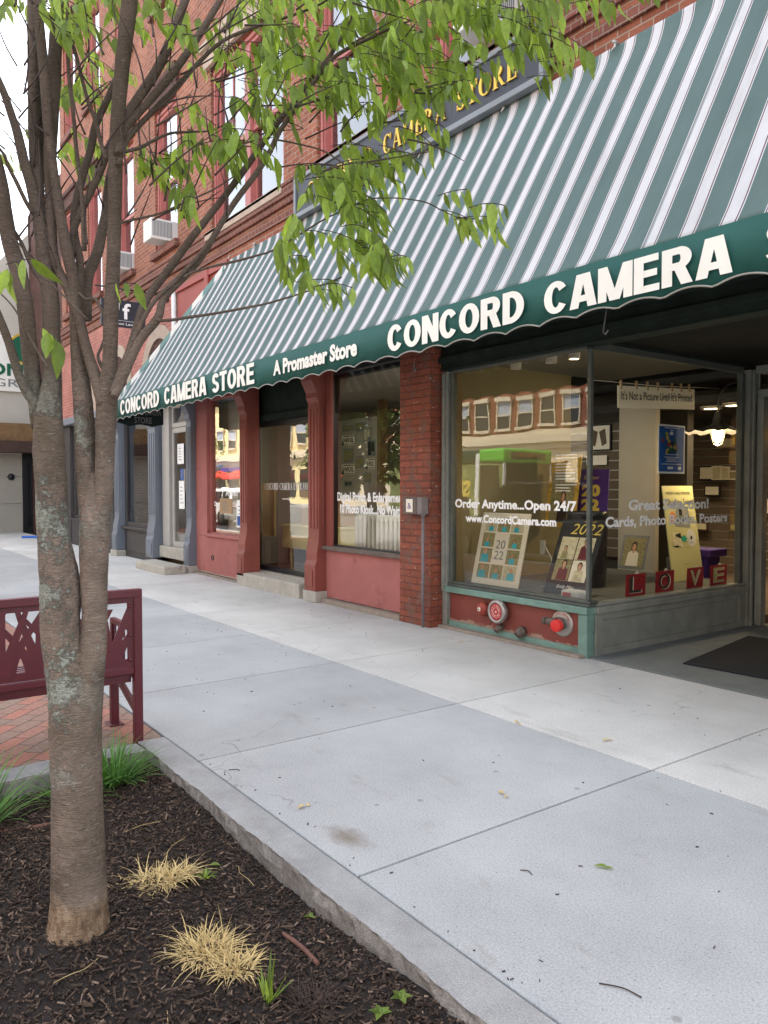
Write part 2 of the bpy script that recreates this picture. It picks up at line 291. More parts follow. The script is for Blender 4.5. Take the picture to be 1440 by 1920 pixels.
def sp_bark():
    k = N('smooth_bark'); v = k.coord()
    b0 = k.noise(6, v, 6); cc = k.ramp(b0, [(.3, srgb(98, 84, 73)), (.7, srgb(152, 134, 119))])
    g = k.noise(1.0, k.coord(2, 2, 1.2), 5, .6); cc = k.mix(k.ramp(g, [(.45, 0), (.6, .8)]), cc, srgb(92, 82, 62))
    tc = k.n('ShaderNodeTexCoord'); sp = k.n('ShaderNodeSeparateXYZ'); k.l(tc.outputs['Object'], sp.inputs[0])
    # old rough grey bark at the foot and on one worn stretch
    h = k.math('ADD', sp.outputs[2], k.math('MULTIPLY', k.noise(7, v, 4), .14))
    foot = k.ramp(h, [(.19, 1), (.24, 0)]); ro = k.noise(34, k.coord(1, 1, .45), 7, .75)
    rough_c = k.ramp(ro, [(.32, srgb(86, 70, 56)), (.5, srgb(150, 124, 98)), (.68, srgb(192, 168, 142))])
    cc = k.mix(foot, cc, rough_c)
    len_ = k.noise(10, k.coord(3.5, 3.5, 34), 4, .6); lm = k.ramp(len_, [(.575, 0), (.63, 1)])
    lm = k.math('MULTIPLY', lm, k.ramp(h, [(.17, 0), (.3, 1)])); low = k.ramp(sp.outputs[2], [(0, 1), (.33, 1)])
    cc = k.mix(k.math('MULTIPLY', lm, .9), cc, srgb(182, 166, 146))
    ld = k.ramp(k.noise(9, k.coord(3, 3, 40), 3), [(.36, .6), (.42, 0)]); cc = k.mix(ld, cc, srgb(72, 60, 50))
    # grey lichen: ragged crusts, heavier on the left-hand stem, and small round spots
    zr = k.n('ShaderNodeMapRange'); zr.inputs['From Min'].default_value = .3; zr.inputs['From Max'].default_value = 1.95; k.l(sp.outputs[2], zr.inputs['Value'])
    band = k.ramp(zr.outputs[0], [(0, 0), (.12, .35), (.3, 1), (.85, 1), (1, 0)])
    rt = k.math('ADD', k.math('MULTIPLY', sp.outputs[0], .59), k.math('MULTIPLY', sp.outputs[1], .81)); sd = k.ramp(k.math('ADD', rt, k.math('MULTIPLY', k.noise(9, v, 3), .02)), [(.0, 1), (.035, .25)])
    cr_ = k.math('ADD', k.noise(4.2, v, 4, .5), k.math('MULTIPLY', k.math('SUBTRACT', k.noise(38, v, 6, .8), .5), .5)); vo = k.n('ShaderNodeTexVoronoi'); vo.inputs['Scale'].default_value = 36; k.l(v, vo.inputs['Vector'])
    crust = k.math('MULTIPLY', k.ramp(cr_, [(.54, 0), (.58, 1)]), sd); spots = k.math('MULTIPLY', k.ramp(vo.outputs['Distance'], [(.2, 1), (.25, 0)]), k.ramp(k.noise(6, v, 2), [(.52, 0), (.56, .8)]))
    lf = k.math('MULTIPLY', k.math('MAXIMUM', crust, spots), band)
    cc = k.mix(lf, cc, k.ramp(k.noise(90, v, 5, .8), [(.3, srgb(92, 94, 84)), (.7, srgb(176, 178, 164))]))
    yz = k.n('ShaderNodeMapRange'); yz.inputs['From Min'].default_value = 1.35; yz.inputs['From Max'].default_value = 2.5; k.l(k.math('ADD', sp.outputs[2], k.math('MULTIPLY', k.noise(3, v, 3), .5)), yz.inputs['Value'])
    cc = k.mix(k.math('MULTIPLY', yz.outputs[0], .66), cc, srgb(66, 54, 46))  # upper stems darkened: backlit shade painted in along with dark young bark
    k.base(cc, .85, 0, .25)
    hb = k.math('ADD', k.math('MULTIPLY', lm, .3), k.math('ADD', k.math('MULTIPLY', k.math('MULTIPLY', foot, ro), 2.2), k.math('MULTIPLY', lf, .5)))
    k.bump(k.math('ADD', hb, k.math('ADD', k.noise(40, v, 4), k.math('MULTIPLY', k.noise(9, k.coord(3, 3, 28), 4), .8))), .008); return k.m
M['bark'] = sp_bark()
M['twig'] = paint('dark_twig_bark', srgb(60, 47, 41), .8, .2, 20)
def sp_leaf(name, a, b, tr):
    k = N(name); g = k.n('ShaderNodeNewGeometry'); cc = k.ramp(g.outputs['Random Per Island'], [(0, mul(a, .7)), (.3, a), (.7, b), (1, mul(b, 1.3))]); cc = k.mix(1, cc, k.ramp(k.noise(55, k.coord(), 3), [(.3, .8), (.7, 1.15)]), 'MULTIPLY')
    d = k.n('ShaderNodeBsdfPrincipled'); k.l(cc, k.b.inputs['Base Color']); k.b.inputs['Roughness'].default_value = .45; k.b.inputs['Specular IOR Level'].default_value = .35
    t = k.n('ShaderNodeBsdfTranslucent'); k.l(k.mix(1, cc, tr, 'MULTIPLY'), t.inputs[0])
    mx = k.n('ShaderNodeMixShader'); mx.inputs[0].default_value = .56; k.l(k.b.outputs[0], mx.inputs[1]); k.l(t.outputs[0], mx.inputs[2]); k.l(mx.outputs[0], k.out.inputs['Surface']); return k.m
M['leaf'] = sp_leaf('fresh_leaf', (.16, .24, .045), (.26, .37, .08), (1.7, 1.6, .8))
M['leaf_far'] = sp_leaf('street_tree_leaf', (.06, .12, .025), (.10, .18, .04), (1.6, 1.5, .9))
def sp_mulch():
    k = N('dark_mulch'); g = k.n('ShaderNodeNewGeometry'); v = k.coord()
    cc = k.ramp(g.outputs['Random Per Island'], [(0, srgb(40, 32, 27)), (.55, srgb(68, 55, 45)), (.93, srgb(94, 76, 63)), (1, srgb(138, 118, 102))])
    cc = k.mix(1, cc, k.ramp(k.noise(90, v, 3), [(.3, .7), (.7, 1.2)]), 'MULTIPLY'); k.base(cc, .85, 0, .3); return k.m
M['mulch'] = sp_mulch()
M['soil'] = paint('mulch_bed_soil', srgb(48, 39, 35), .95, .3, 30, .01)

# ------------------------------------------------------------------ mesh helpers
def wloc(o):
    v = Vector((0, 0, 0))
    while o is not None: v += o.location; o = o.parent
    return v
class MB:
    def __init__(s): s.v = []; s.f = []; s.mi = []; s.sm = []
    def add(s, vs, fs, m=0, smooth=False):
        n = len(s.v); s.v += [tuple(p) for p in vs]
        for f in fs: s.f.append(tuple(i + n for i in f)); s.mi.append(m); s.sm.append(smooth)
        return s
    def box(s, x0, x1, y0, y1, z0, z1, m=0):
        x0, x1 = min(x0, x1), max(x0, x1); y0, y1 = min(y0, y1), max(y0, y1); z0, z1 = min(z0, z1), max(z0, z1)
        return s.add([(x0, y0, z0), (x1, y0, z0), (x1, y1, z0), (x0, y1, z0), (x0, y0, z1), (x1, y0, z1), (x1, y1, z1), (x0, y1, z1)],
                     [(3, 2, 1, 0), (4, 5, 6, 7), (0, 1, 5, 4), (1, 2, 6, 5), (2, 3, 7, 6), (3, 0, 4, 7)], m)
    def quad(s, a, b, c, d, m=0): return s.add([a, b, c, d], [(0, 1, 2, 3)], m)
    def prism(s, poly, d, m=0):
        """polygon (3-D points) swept by vector d"""
        n = len(poly); d = Vector(d); P = [Vector(p) for p in poly]
        return s.add(P + [p + d for p in P], [tuple(range(n))[::-1], tuple(range(n, 2 * n))] + [(i, (i + 1) % n, n + (i + 1) % n, n + i) for i in range(n)], m)
    def tube(s, pts, rs, n=8, m=0, smooth=True, wob=0, rnd=None):
        P = [Vector(p) for p in pts]; rs = rs if hasattr(rs, '__len__') else [rs] * len(P)
        T = [(P[min(i + 1, len(P) - 1)] - P[max(i - 1, 0)]).normalized() for i in range(len(P))]
        a = Vector((1, 0, 0)) if abs(T[0].x) < .8 else Vector((0, 1, 0)); vs = []; a = (a - T[0] * a.dot(T[0])).normalized()
        for p, t, r in zip(P, T, rs):
            a = (a - t * a.dot(t)).normalized(); b = t.cross(a)
            for i in range(n):
                an = 2 * math.pi * i / n; q = r * (1 + (rnd.uniform(-wob, wob) if wob else 0)); vs.append(p + a * math.cos(an) * q + b * math.sin(an) * q)
        k = len(P); fs = [(j * n + i, j * n + (i + 1) % n, (j + 1) * n + (i + 1) % n, (j + 1) * n + i) for j in range(k - 1) for i in range(n)]
        s.add(vs, fs, m, smooth); o = len(s.v) - len(vs)
        for ring, rev in ((0, True), (k - 1, False)):
            f = [o + ring * n + i for i in range(n)]; s.f.append(tuple(f[::-1] if rev else f)); s.mi.append(m); s.sm.append(False)
        return s
    def lathe(s, c, axis, prof, n=24, m=0, smooth=True):
        """profile of (distance along axis, radius)"""
        c = Vector(c); t = Vector(axis).normalized(); a = t.orthogonal().normalized(); b = t.cross(a); vs = []
        for h, r in prof:
            for i in range(n):
                an = 2 * math.pi * i / n; vs.append(c + t * h + (a * math.cos(an) + b * math.sin(an)) * max(r, 1e-4))
        k = len(prof); return s.add(vs, [(j * n + i, j * n + (i + 1) % n, (j + 1) * n + (i + 1) % n, (j + 1) * n + i) for j in range(k - 1) for i in range(n)], m, smooth)
    def build(s, name, mats, parent=None, bevel=0, seg=2):
        me = bpy.data.meshes.new(name); off = wloc(parent) if parent else Vector((0, 0, 0))
        me.from_pydata([(x - off.x, y - off.y, z - off.z) for x, y, z in s.v], [], s.f)
        for m_ in (mats if isinstance(mats, (list, tuple)) else [mats]): me.materials.append(m_)
        me.polygons.foreach_set('material_index', s.mi); me.polygons.foreach_set('use_smooth', s.sm); me.update()
        o = bpy.data.objects.new(name, me); col.objects.link(o); o.parent = parent
        if bevel:
            b = o.modifiers.new('edge', 'BEVEL'); b.width = bevel; b.segments = seg; b.limit_method = 'ANGLE'; b.angle_limit = rad(40)
        return o
def box(*a): return MB().box(*a)
def thing(name, label, cat, loc=(0, 0, 0), group=None):
    o = bpy.data.objects.new(name, None); col.objects.link(o); o.location = loc; o.empty_display_size = .1
    return tag(o, label, cat, group)
def tag(o, label, cat, group=None):
    o['label'] = label; o['category'] = cat
    if group: o['group'] = group
    return o
def struct(o): o['kind'] = 'structure'; return o
def copy_tree(o, parent=None):
    c = o.copy(); col.objects.link(c); c.parent = parent
    for ch in list(o.children): copy_tree(ch, c)
    return c

# lettering: built-in font turned into meshes, fitted to a width and a capital height
CAP = None
def text_geo(s, bold):
    cu = bpy.data.curves.new('lettering', 'FONT'); cu.body = s; cu.size = 1; cu.offset = bold; cu.resolution_u = 3; cu.fill_mode = 'FRONT'
    ob = bpy.data.objects.new('lettering', cu); col.objects.link(ob); bpy.context.view_layer.update()
    me = bpy.data.meshes.new_from_object(ob.evaluated_get(bpy.context.evaluated_depsgraph_get()))
    vs = [tuple(v.co) for v in me.vertices]; fs = [tuple(p.vertices) for p in me.polygons]
    bpy.data.objects.remove(ob); bpy.data.curves.remove(cu); bpy.data.meshes.remove(me)
    return vs, fs
class Sheet:
    """a flat frame in the world: origin, unit right, unit up; things laid on it step outwards in thin layers"""
    def __init__(s, o, r, u): s.o = Vector(o); s.r = Vector(r).normalized(); s.u = Vector(u).normalized(); s.n = s.r.cross(s.u)
    def p(s, a, b, d=0): return s.o + s.r * a + s.u * b + s.n * d
    def rect(s, mb, a0, a1, b0, b1, d=.001, m=0): return mb.add([s.p(a0, b0, d), s.p(a1, b0, d), s.p(a1, b1, d), s.p(a0, b1, d)], [(0, 1, 2, 3)], m)
    def slab(s, mb, a0, a1, b0, b1, d0, d1, m=0): return mb.prism([s.p(a0, b0, d0), s.p(a1, b0, d0), s.p(a1, b1, d0), s.p(a0, b1, d0)], s.n * (d1 - d0), m)
    def poly(s, mb, pts, d=.001, m=0): return mb.add([s.p(a, b, d) for a, b in pts], [tuple(range(len(pts)))], m)
    def disc(s, mb, a, b, ra, rb=None, d=.001, m=0, n=20): return s.poly(mb, [(a + ra * math.cos(2 * math.pi * i / n), b + (rb or ra) * math.sin(2 * math.pi * i / n)) for i in range(n)], d, m)
    def text(s, mb, t, a0, a1, base, cap, d=.002, bold=.0, m=0, slant=0, thick=0):
        global CAP
        if CAP is None: CAP = max(v[1] for v in text_geo('H', 0)[0])
        vs, fs = text_geo(t, bold); x0 = min(v[0] for v in vs); x1 = max(v[0] for v in vs); kx = (a1 - a0) / (x1 - x0); ky = cap / (CAP + 2 * bold)
        q = [((v[0] - x0) * kx + a0 + slant * v[1] * ky, base + (v[1] + bold) * ky) for v in vs]
        mb.add([s.p(a, b, d) for a, b in q], fs, m)
        if thick:
            ed = {}
            for f in fs:
                for i in range(len(f)): e = (f[i], f[(i + 1) % len(f)]); ed[e] = 1
            side = [e for e in ed if (e[1], e[0]) not in ed]
            vv = []; ff = []
            for e in side:
                n = len(vv); vv += [s.p(*q[e[0]], d), s.p(*q[e[1]], d), s.p(*q[e[1]], d - thick), s.p(*q[e[0]], d - thick)]; ff.append((n + 3, n + 2, n + 1, n))
            mb.add(vv, ff, m)
        return mb
# seriffed capitals drawn stroke by stroke
def serif_strokes(ch):
    K, h = .17, .055
    def bar(x0, y0, x1, y1, w): return ('b', x0, y0, x1, y1, w)
    def ser(x, y, l=.2): return bar(x - l / 2, y + (h / 2 if y < .5 else -h / 2), x + l / 2, y + (h / 2 if y < .5 else -h / 2), h)
    def arc(cx, cy, rx, ry, a0, a1): return ('a', cx, cy, rx, ry, a0, a1)
    D = {'C': (.72, [arc(.36, .5, .36, .5, 48, 312), bar(.66, .66, .66, .97, .05)]), 'O': (.8, [arc(.4, .5, .4, .5, 0, 360)]),
         'N': (.84, [bar(.13, 0, .13, 1, .06), bar(.71, 0, .71, 1, .06), bar(.13, 1, .71, 0, .16), ser(.13, 0), ser(.1, 1), ser(.71, 1)]),
         'R': (.76, [bar(.16, 0, .16, 1, K), ser(.16, 0, .3), ser(.16, 1, .3), arc(.2, .74, .38, .26, -90, 90), bar(.34, .5, .66, 0, .15), ser(.68, 0, .16)]),
         'D': (.8, [bar(.16, 0, .16, 1, K), ser(.16, 0, .3), ser(.16, 1, .3), arc(.2, .5, .54, .5, -90, 90)]),
         'A': (.82, [bar(.12, 0, .4, 1, .06), bar(.42, 1, .7, 0, .17), bar(.22, .32, .62, .32, .06), ser(.12, 0, .22), ser(.7, 0, .28)]),
         'M': (1.0, [bar(.13, 0, .16, 1, .06), bar(.85, 0, .82, 1, .16), bar(.17, 1, .48, .05, .15), bar(.48, .05, .82, 1, .06), ser(.13, 0, .22), ser(.85, 0, .28)]),
         'E': (.66, [bar(.16, 0, .16, 1, K), bar(.05, .03, .58, .03, .06), bar(.05, .97, .56, .97, .06), bar(.16, .52, .44, .52, .06), bar(.57, 0, .57, .26, .05), bar(.55, .76, .55, 1, .05), bar(.44, .4, .44, .64, .05)]),
         'S': (.56, [arc(.28, .745, .24, .255, 40, 270), arc(.28, .26, .27, .26, -140, 90), bar(.49, .72, .49, .98, .05), bar(.04, .03, .04, .28, .05)]),
         'T': (.76, [bar(.38, 0, .38, 1, K), ser(.38, 0, .32), bar(.04, .97, .72, .97, .06), bar(.06, .72, .06, 1, .05), bar(.7, .72, .7, 1, .05)])}
    return D.get(ch, (.45, []))
def sans_strokes(ch):
    def bar(x0, y0, x1, y1, w): return ('b', x0, y0, x1, y1, w)
    def arc(cx, cy, rx, ry, a0, a1): return ('s', cx, cy, rx, ry, a0, a1)
    t = .25; h = .19
    D = {'C': (.76, [arc(.38, .5, .38, .5, 34, 326)]), 'O': (.8, [arc(.4, .5, .4, .5, 0, 360)]),
         'N': (.72, [bar(.125, 0, .125, 1, t), bar(.61, 0, .61, 1, t), bar(.14, 1, .6, 0, .27)]),
         'R': (.74, [bar(.125, 0, .125, 1, t), bar(.1, 1 - h / 2, .44, 1 - h / 2, h), bar(.1, .5, .46, .5, h), arc(.40, .705, .30, .30, -90, 90), bar(.42, .46, .60, 0, .27)]),
         'D': (.74, [bar(.125, 0, .125, 1, t), bar(.1, 1 - h / 2, .36, 1 - h / 2, h), bar(.1, h / 2, .36, h / 2, h), arc(.28, .5, .46, .5, -90, 90)]),
         'A': (.78, [bar(.13, 0, .33, 1, .26), bar(.67, 0, .47, 1, .26), bar(.2, .27, .6, .27, h)]),
         'M': (.92, [bar(.12, 0, .12, 1, .24), bar(.82, 0, .82, 1, .24), bar(.14, 1, .45, 0, .24), bar(.8, 1, .49, 0, .24)]),
         'E': (.64, [bar(.125, 0, .125, 1, t), bar(.1, 1 - h / 2, .62, 1 - h / 2, h), bar(.1, h / 2, .64, h / 2, h), bar(.1, .51, .58, .51, h)]),
         'S': (.7, [arc(.35, .715, .32, .285, 15, 270), arc(.35, .285, .34, .285, -165, 90)]),
         'T': (.66, [bar(.33, 0, .33, 1, t), bar(0, 1 - h / 2, .66, 1 - h / 2, h)])}
    return D.get(ch, (.35, []))
def serif_text(sh, mb, t, a0, a1, base, cap, d=.002, m=0, thick=.0, sans=False):
    serif_strokes = sans_strokes if sans else globals()['serif_strokes']
    gp = .055 if sans else .1; tot = sum(serif_strokes(c)[0] + gp for c in t) - gp; k = (a1 - a0) / tot; x = 0
    def put(pts):
        q = [(a0 + px * k, base + py * cap) for px, py in pts]
        if thick: mb.prism([sh.p(a, b, d - thick) for a, b in q], sh.n * thick, m)
        else: sh.poly(mb, q, d, m)
    j = 0
    for c in t:
        wd, st = serif_strokes(c)
        for e in st:
            j += 1; dd = d; d = d + j % 11 * .00035
            if e[0] == 'b':
                _, p, q, r, s_, w_ = e; L = math.hypot(r - p, s_ - q); nx, ny = -(s_ - q) / L * w_ / 2, (r - p) / L * w_ / 2
                if abs(s_ - q) > .01 and abs(r - p) > .01: nx, ny = w_ / 2 * (1 if ny == 0 else 1), 0
                put([(x + p + nx, q + ny), (x + p - nx, q - ny), (x + r - nx, s_ - ny), (x + r + nx, s_ + ny)])
            else:
                _, cx, cy, rx, ry, b0, b1 = e; n = 18
                for i in range(n):
                    pp = []
                    for an in (b0 + (b1 - b0) * i / n, b0 + (b1 - b0) * (i + 1) / n):
                        co, si = math.cos(rad(an)), math.sin(rad(an)); w_ = .05 + .13 * abs(co) ** 1.5; pp.append(((x + cx + rx * co, cy + ry * si), (x + cx + (rx - .255) * co, cy + (ry - .19) * si)) if e[0] == 's' else ((x + cx + rx * co, cy + ry * si), (x + cx + (rx - w_) * co, cy + (ry - .05 - .1 * abs(co)) * si)))
                    put([pp[0][0], pp[1][0], pp[1][1], pp[0][1]])
            d = dd
        x += wd + gp
    return mb
STEMS = [
  [(-2.617, -4.441, -0.049, 0.1079), (-2.618, -4.438, 0.031, 0.0937), (-2.622, -4.435, 0.163, 0.0867), (-2.632, -4.435, 0.411, 0.0805), (-2.64, -4.435, 0.588, 0.0813), (-2.644, -4.434, 0.711, 0.0831), (-2.656, -4.445, 0.817, 0.069), (-2.672, -4.46, 0.941, 0.0566), (-2.684, -4.468, 1.082, 0.0566), (-2.697, -4.477, 1.241, 0.046)],
  [(-2.644, -4.441, 0.588, 0.0531), (-2.669, -4.456, 0.78, 0.0585), (-2.691, -4.467, 0.957, 0.0604), (-2.702, -4.462, 1.116, 0.0641), (-2.726, -4.476, 1.293, 0.0517), (-2.742, -4.478, 1.471, 0.0501), (-2.755, -4.48, 1.597, 0.0502), (-2.763, -4.475, 1.705, 0.0413), (-2.769, -4.468, 1.804, 0.027), (-2.776, -4.463, 1.886, 0.0198)],
  [(-2.613, -4.436, 0.524, 0.0526), (-2.616, -4.418, 0.662, 0.0581), (-2.617, -4.396, 0.8, 0.0477), (-2.62, -4.38, 0.922, 0.0425), (-2.63, -4.372, 1.027, 0.0409), (-2.644, -4.369, 1.15, 0.0446), (-2.655, -4.362, 1.292, 0.0484), (-2.667, -4.358, 1.4, 0.0413), (-2.68, -4.355, 1.49, 0.027)],
  [(-2.659, -4.367, 1.221, 0.0269), (-2.671, -4.373, 1.319, 0.0323), (-2.683, -4.379, 1.436, 0.0296), (-2.69, -4.379, 1.561, 0.0324), (-2.7, -4.38, 1.705, 0.0324), (-2.71, -4.385, 1.796, 0.0288), (-2.722, -4.391, 1.904, 0.0234), (-2.731, -4.394, 2.013, 0.0198), (-2.739, -4.394, 2.121, 0.0181), (-2.757, -4.409, 2.23, 0.0199), (-2.773, -4.421, 2.321, 0.0181), (-2.789, -4.433, 2.431, 0.0163), (-2.805, -4.444, 2.558, 0.0145), (-2.82, -4.453, 2.686, 0.0163), (-2.836, -4.46, 2.869, 0.0163), (-2.858, -4.473, 3.106, 0.0154)],
  [(-2.658, -4.357, 1.211, 0.0269), (-2.648, -4.348, 1.319, 0.0322), (-2.636, -4.336, 1.436, 0.0313), (-2.629, -4.332, 1.56, 0.0303), (-2.624, -4.329, 1.667, 0.0338), (-2.616, -4.324, 1.755, 0.0319), (-2.608, -4.319, 1.86, 0.0248), (-2.603, -4.315, 2.0, 0.0238), (-2.597, -4.308, 2.175, 0.022), (-2.592, -4.302, 2.349, 0.0219), (-2.589, -4.298, 2.521, 0.0228), (-2.581, -4.289, 2.693, 0.0227), (-2.569, -4.274, 2.864, 0.0235), (-2.556, -4.257, 3.034, 0.0252), (-2.542, -4.237, 3.238, 0.0225)],
  [(-2.786, -4.491, 1.652, 0.0234), (-2.786, -4.511, 1.722, 0.0179), (-2.788, -4.536, 1.76, 0.016), (-2.79, -4.56, 1.813, 0.0151), (-2.79, -4.58, 1.885, 0.0141), (-2.793, -4.604, 1.965, 0.0132), (-2.815, -4.65, 2.098, 0.0122), (-2.839, -4.699, 2.251, 0.0113)],
  [(-2.81, -4.49, 1.653, 0.0327), (-2.817, -4.505, 1.747, 0.0272), (-2.821, -4.515, 1.846, 0.0262), (-2.821, -4.522, 1.921, 0.0262), (-2.82, -4.528, 1.993, 0.0261), (-2.821, -4.535, 2.067, 0.026), (-2.831, -4.553, 2.184, 0.0269), (-2.84, -4.572, 2.26, 0.0259), (-2.847, -4.587, 2.358, 0.0249), (-2.852, -4.599, 2.466, 0.024), (-2.873, -4.628, 2.623, 0.023), (-2.891, -4.65, 2.885, 0.0212)],
  [(-2.769, -4.468, 1.652, 0.0379), (-2.775, -4.463, 1.771, 0.0307), (-2.783, -4.461, 1.896, 0.0298), (-2.79, -4.459, 1.998, 0.029), (-2.798, -4.459, 2.088, 0.0281), (-2.809, -4.464, 2.161, 0.0272), (-2.824, -4.473, 2.235, 0.0245), (-2.834, -4.477, 2.318, 0.0218), (-2.851, -4.489, 2.406, 0.0201), (-2.867, -4.5, 2.484, 0.0183), (-2.887, -4.517, 2.564, 0.0174), (-2.906, -4.532, 2.661, 0.0156), (-2.924, -4.546, 2.723, 0.0137), (-2.945, -4.565, 2.802, 0.0128), (-2.973, -4.592, 2.886, 0.0119)],
  [(-2.835, -4.472, 2.256, 0.0201), (-2.86, -4.476, 2.352, 0.0202), (-2.883, -4.474, 2.492, 0.0203), (-2.907, -4.476, 2.603, 0.0204), (-2.93, -4.475, 2.703, 0.0187), (-2.95, -4.471, 2.822, 0.0178), (-2.971, -4.467, 2.962, 0.017), (-2.992, -4.462, 3.084, 0.0161), (-3.014, -4.457, 3.265, 0.0153)],
  [(-2.857, -4.454, 2.21, 0.0184), (-2.891, -4.459, 2.345, 0.0167), (-2.921, -4.461, 2.446, 0.0131), (-2.942, -4.448, 2.604, 0.0132), (-2.969, -4.441, 2.764, 0.0133), (-2.999, -4.438, 2.946, 0.0134), (-3.029, -4.437, 3.092, 0.0125), (-3.063, -4.442, 3.22, 0.0117)],
  [(-2.614, -4.336, 1.719, 0.0248), (-2.639, -4.347, 1.787, 0.0222), (-2.676, -4.372, 1.899, 0.0178), (-2.704, -4.385, 1.993, 0.017), (-2.73, -4.398, 2.056, 0.0171), (-2.76, -4.416, 2.131, 0.0154), (-2.796, -4.441, 2.214, 0.0154), (-2.819, -4.446, 2.311, 0.0164), (-2.835, -4.443, 2.424, 0.0183), (-2.854, -4.44, 2.576, 0.0212), (-2.866, -4.43, 2.71, 0.0222), (-2.878, -4.418, 2.864, 0.0232), (-2.891, -4.405, 3.056, 0.0214), (-2.9, -4.389, 3.232, 0.0187)],
  [(-2.751, -4.389, 2.017, 0.0164), (-2.766, -4.373, 2.13, 0.0146), (-2.786, -4.363, 2.227, 0.0138), (-2.818, -4.371, 2.325, 0.013), (-2.84, -4.366, 2.405, 0.0131), (-2.849, -4.343, 2.506, 0.0132), (-2.859, -4.321, 2.583, 0.0132), (-2.868, -4.299, 2.653, 0.0133), (-2.878, -4.277, 2.751, 0.0134), (-2.876, -4.239, 2.842, 0.0116), (-2.879, -4.207, 2.929, 0.0097)],
  [(-2.813, -4.337, 2.034, 0.0187), (-2.829, -4.327, 2.18, 0.0188), (-2.835, -4.306, 2.239, 0.0189), (-2.84, -4.286, 2.292, 0.019), (-2.847, -4.268, 2.371, 0.0163), (-2.857, -4.253, 2.443, 0.0144), (-2.87, -4.24, 2.541, 0.0126), (-2.876, -4.218, 2.657, 0.0097)],
  [(-2.792, -4.381, 2.243, 0.0119), (-2.81, -4.377, 2.329, 0.0129), (-2.816, -4.357, 2.391, 0.013), (-2.819, -4.334, 2.443, 0.0131), (-2.822, -4.31, 2.495, 0.0131), (-2.824, -4.287, 2.546, 0.0132), (-2.823, -4.257, 2.624, 0.0114), (-2.823, -4.228, 2.702, 0.0095)],
  [(-2.719, -4.366, 2.247, 0.009), (-2.732, -4.365, 2.375, 0.0081), (-2.75, -4.369, 2.505, 0.0073), (-2.767, -4.375, 2.598, 0.0073), (-2.783, -4.378, 2.711, 0.0064), (-2.803, -4.386, 2.842, 0.0064), (-2.817, -4.386, 2.974, 0.0055), (-2.829, -4.382, 3.125, 0.0055)],
  [(-2.683, -4.299, 2.553, 0.0072), (-2.708, -4.309, 2.612, 0.0072), (-2.733, -4.318, 2.691, 0.0073), (-2.765, -4.335, 2.77, 0.0064), (-2.794, -4.349, 2.868, 0.0064), (-2.825, -4.364, 2.967, 0.0065), (-2.86, -4.387, 3.048, 0.0065), (-2.904, -4.419, 3.149, 0.0056), (-2.936, -4.437, 3.232, 0.0056)],
  [(-2.579, -4.292, 2.571, 0.0149), (-2.604, -4.265, 2.662, 0.0159), (-2.608, -4.209, 2.762, 0.0161), (-2.61, -4.151, 2.864, 0.0163), (-2.619, -4.1, 2.979, 0.0156), (-2.635, -4.06, 3.085, 0.0149), (-2.655, -4.028, 3.168, 0.0141), (-2.67, -3.985, 3.303, 0.0133)],
  [(-2.558, -4.299, 2.528, 0.013), (-2.593, -4.269, 2.626, 0.0132), (-2.594, -4.191, 2.735, 0.0126), (-2.591, -4.108, 2.851, 0.0128), (-2.602, -4.045, 2.953, 0.013), (-2.61, -3.976, 3.072, 0.0122), (-2.62, -3.911, 3.193, 0.0115), (-2.632, -3.848, 3.317, 0.0107)],
  [(-2.557, -4.299, 2.493, 0.0078), (-2.597, -4.254, 2.605, 0.0089), (-2.613, -4.176, 2.711, 0.0091), (-2.627, -4.095, 2.816, 0.0083), (-2.632, -4.0, 2.939, 0.0076), (-2.631, -3.898, 3.058, 0.0067), (-2.612, -3.773, 3.143, 0.0059), (-2.587, -3.642, 3.216, 0.005), (-2.572, -3.522, 3.295, 0.0041), (-2.573, -3.424, 3.388, 0.0031)],
  [(-2.547, -4.328, 1.748, 0.0139), (-2.568, -4.304, 1.795, 0.0149), (-2.577, -4.259, 1.906, 0.0151), (-2.596, -4.229, 1.992, 0.0144), (-2.609, -4.191, 2.089, 0.0136), (-2.596, -4.116, 2.201, 0.0138), (-2.586, -4.044, 2.31, 0.013), (-2.58, -3.981, 2.397, 0.0122), (-2.579, -3.924, 2.476, 0.0114), (-2.56, -3.841, 2.6, 0.0115), (-2.543, -3.759, 2.731, 0.0107), (-2.526, -3.678, 2.847, 0.0098), (-2.493, -3.574, 3.0, 0.0089), (-2.491, -3.516, 3.082, 0.007), (-2.485, -3.45, 3.201, 0.0051), (-2.493, -3.403, 3.315, 0.0041)],
  [(-2.514, -4.335, 1.736, 0.0137), (-2.525, -4.307, 1.791, 0.0138), (-2.518, -4.249, 1.925, 0.014), (-2.509, -4.191, 2.005, 0.0141), (-2.522, -4.165, 2.076, 0.0116), (-2.508, -4.1, 2.154, 0.0117), (-2.496, -4.039, 2.232, 0.0109), (-2.49, -3.985, 2.331, 0.0101), (-2.486, -3.935, 2.416, 0.0101), (-2.484, -3.887, 2.487, 0.0102), (-2.484, -3.843, 2.548, 0.0103), (-2.481, -3.794, 2.628, 0.0095), (-2.48, -3.747, 2.724, 0.0086), (-2.465, -3.679, 2.83, 0.0077), (-2.432, -3.586, 2.98, 0.0078), (-2.419, -3.524, 3.046, 0.0069), (-2.379, -3.425, 3.111, 0.0059), (-2.345, -3.335, 3.168, 0.004), (-2.306, -3.238, 3.223, 0.003)],
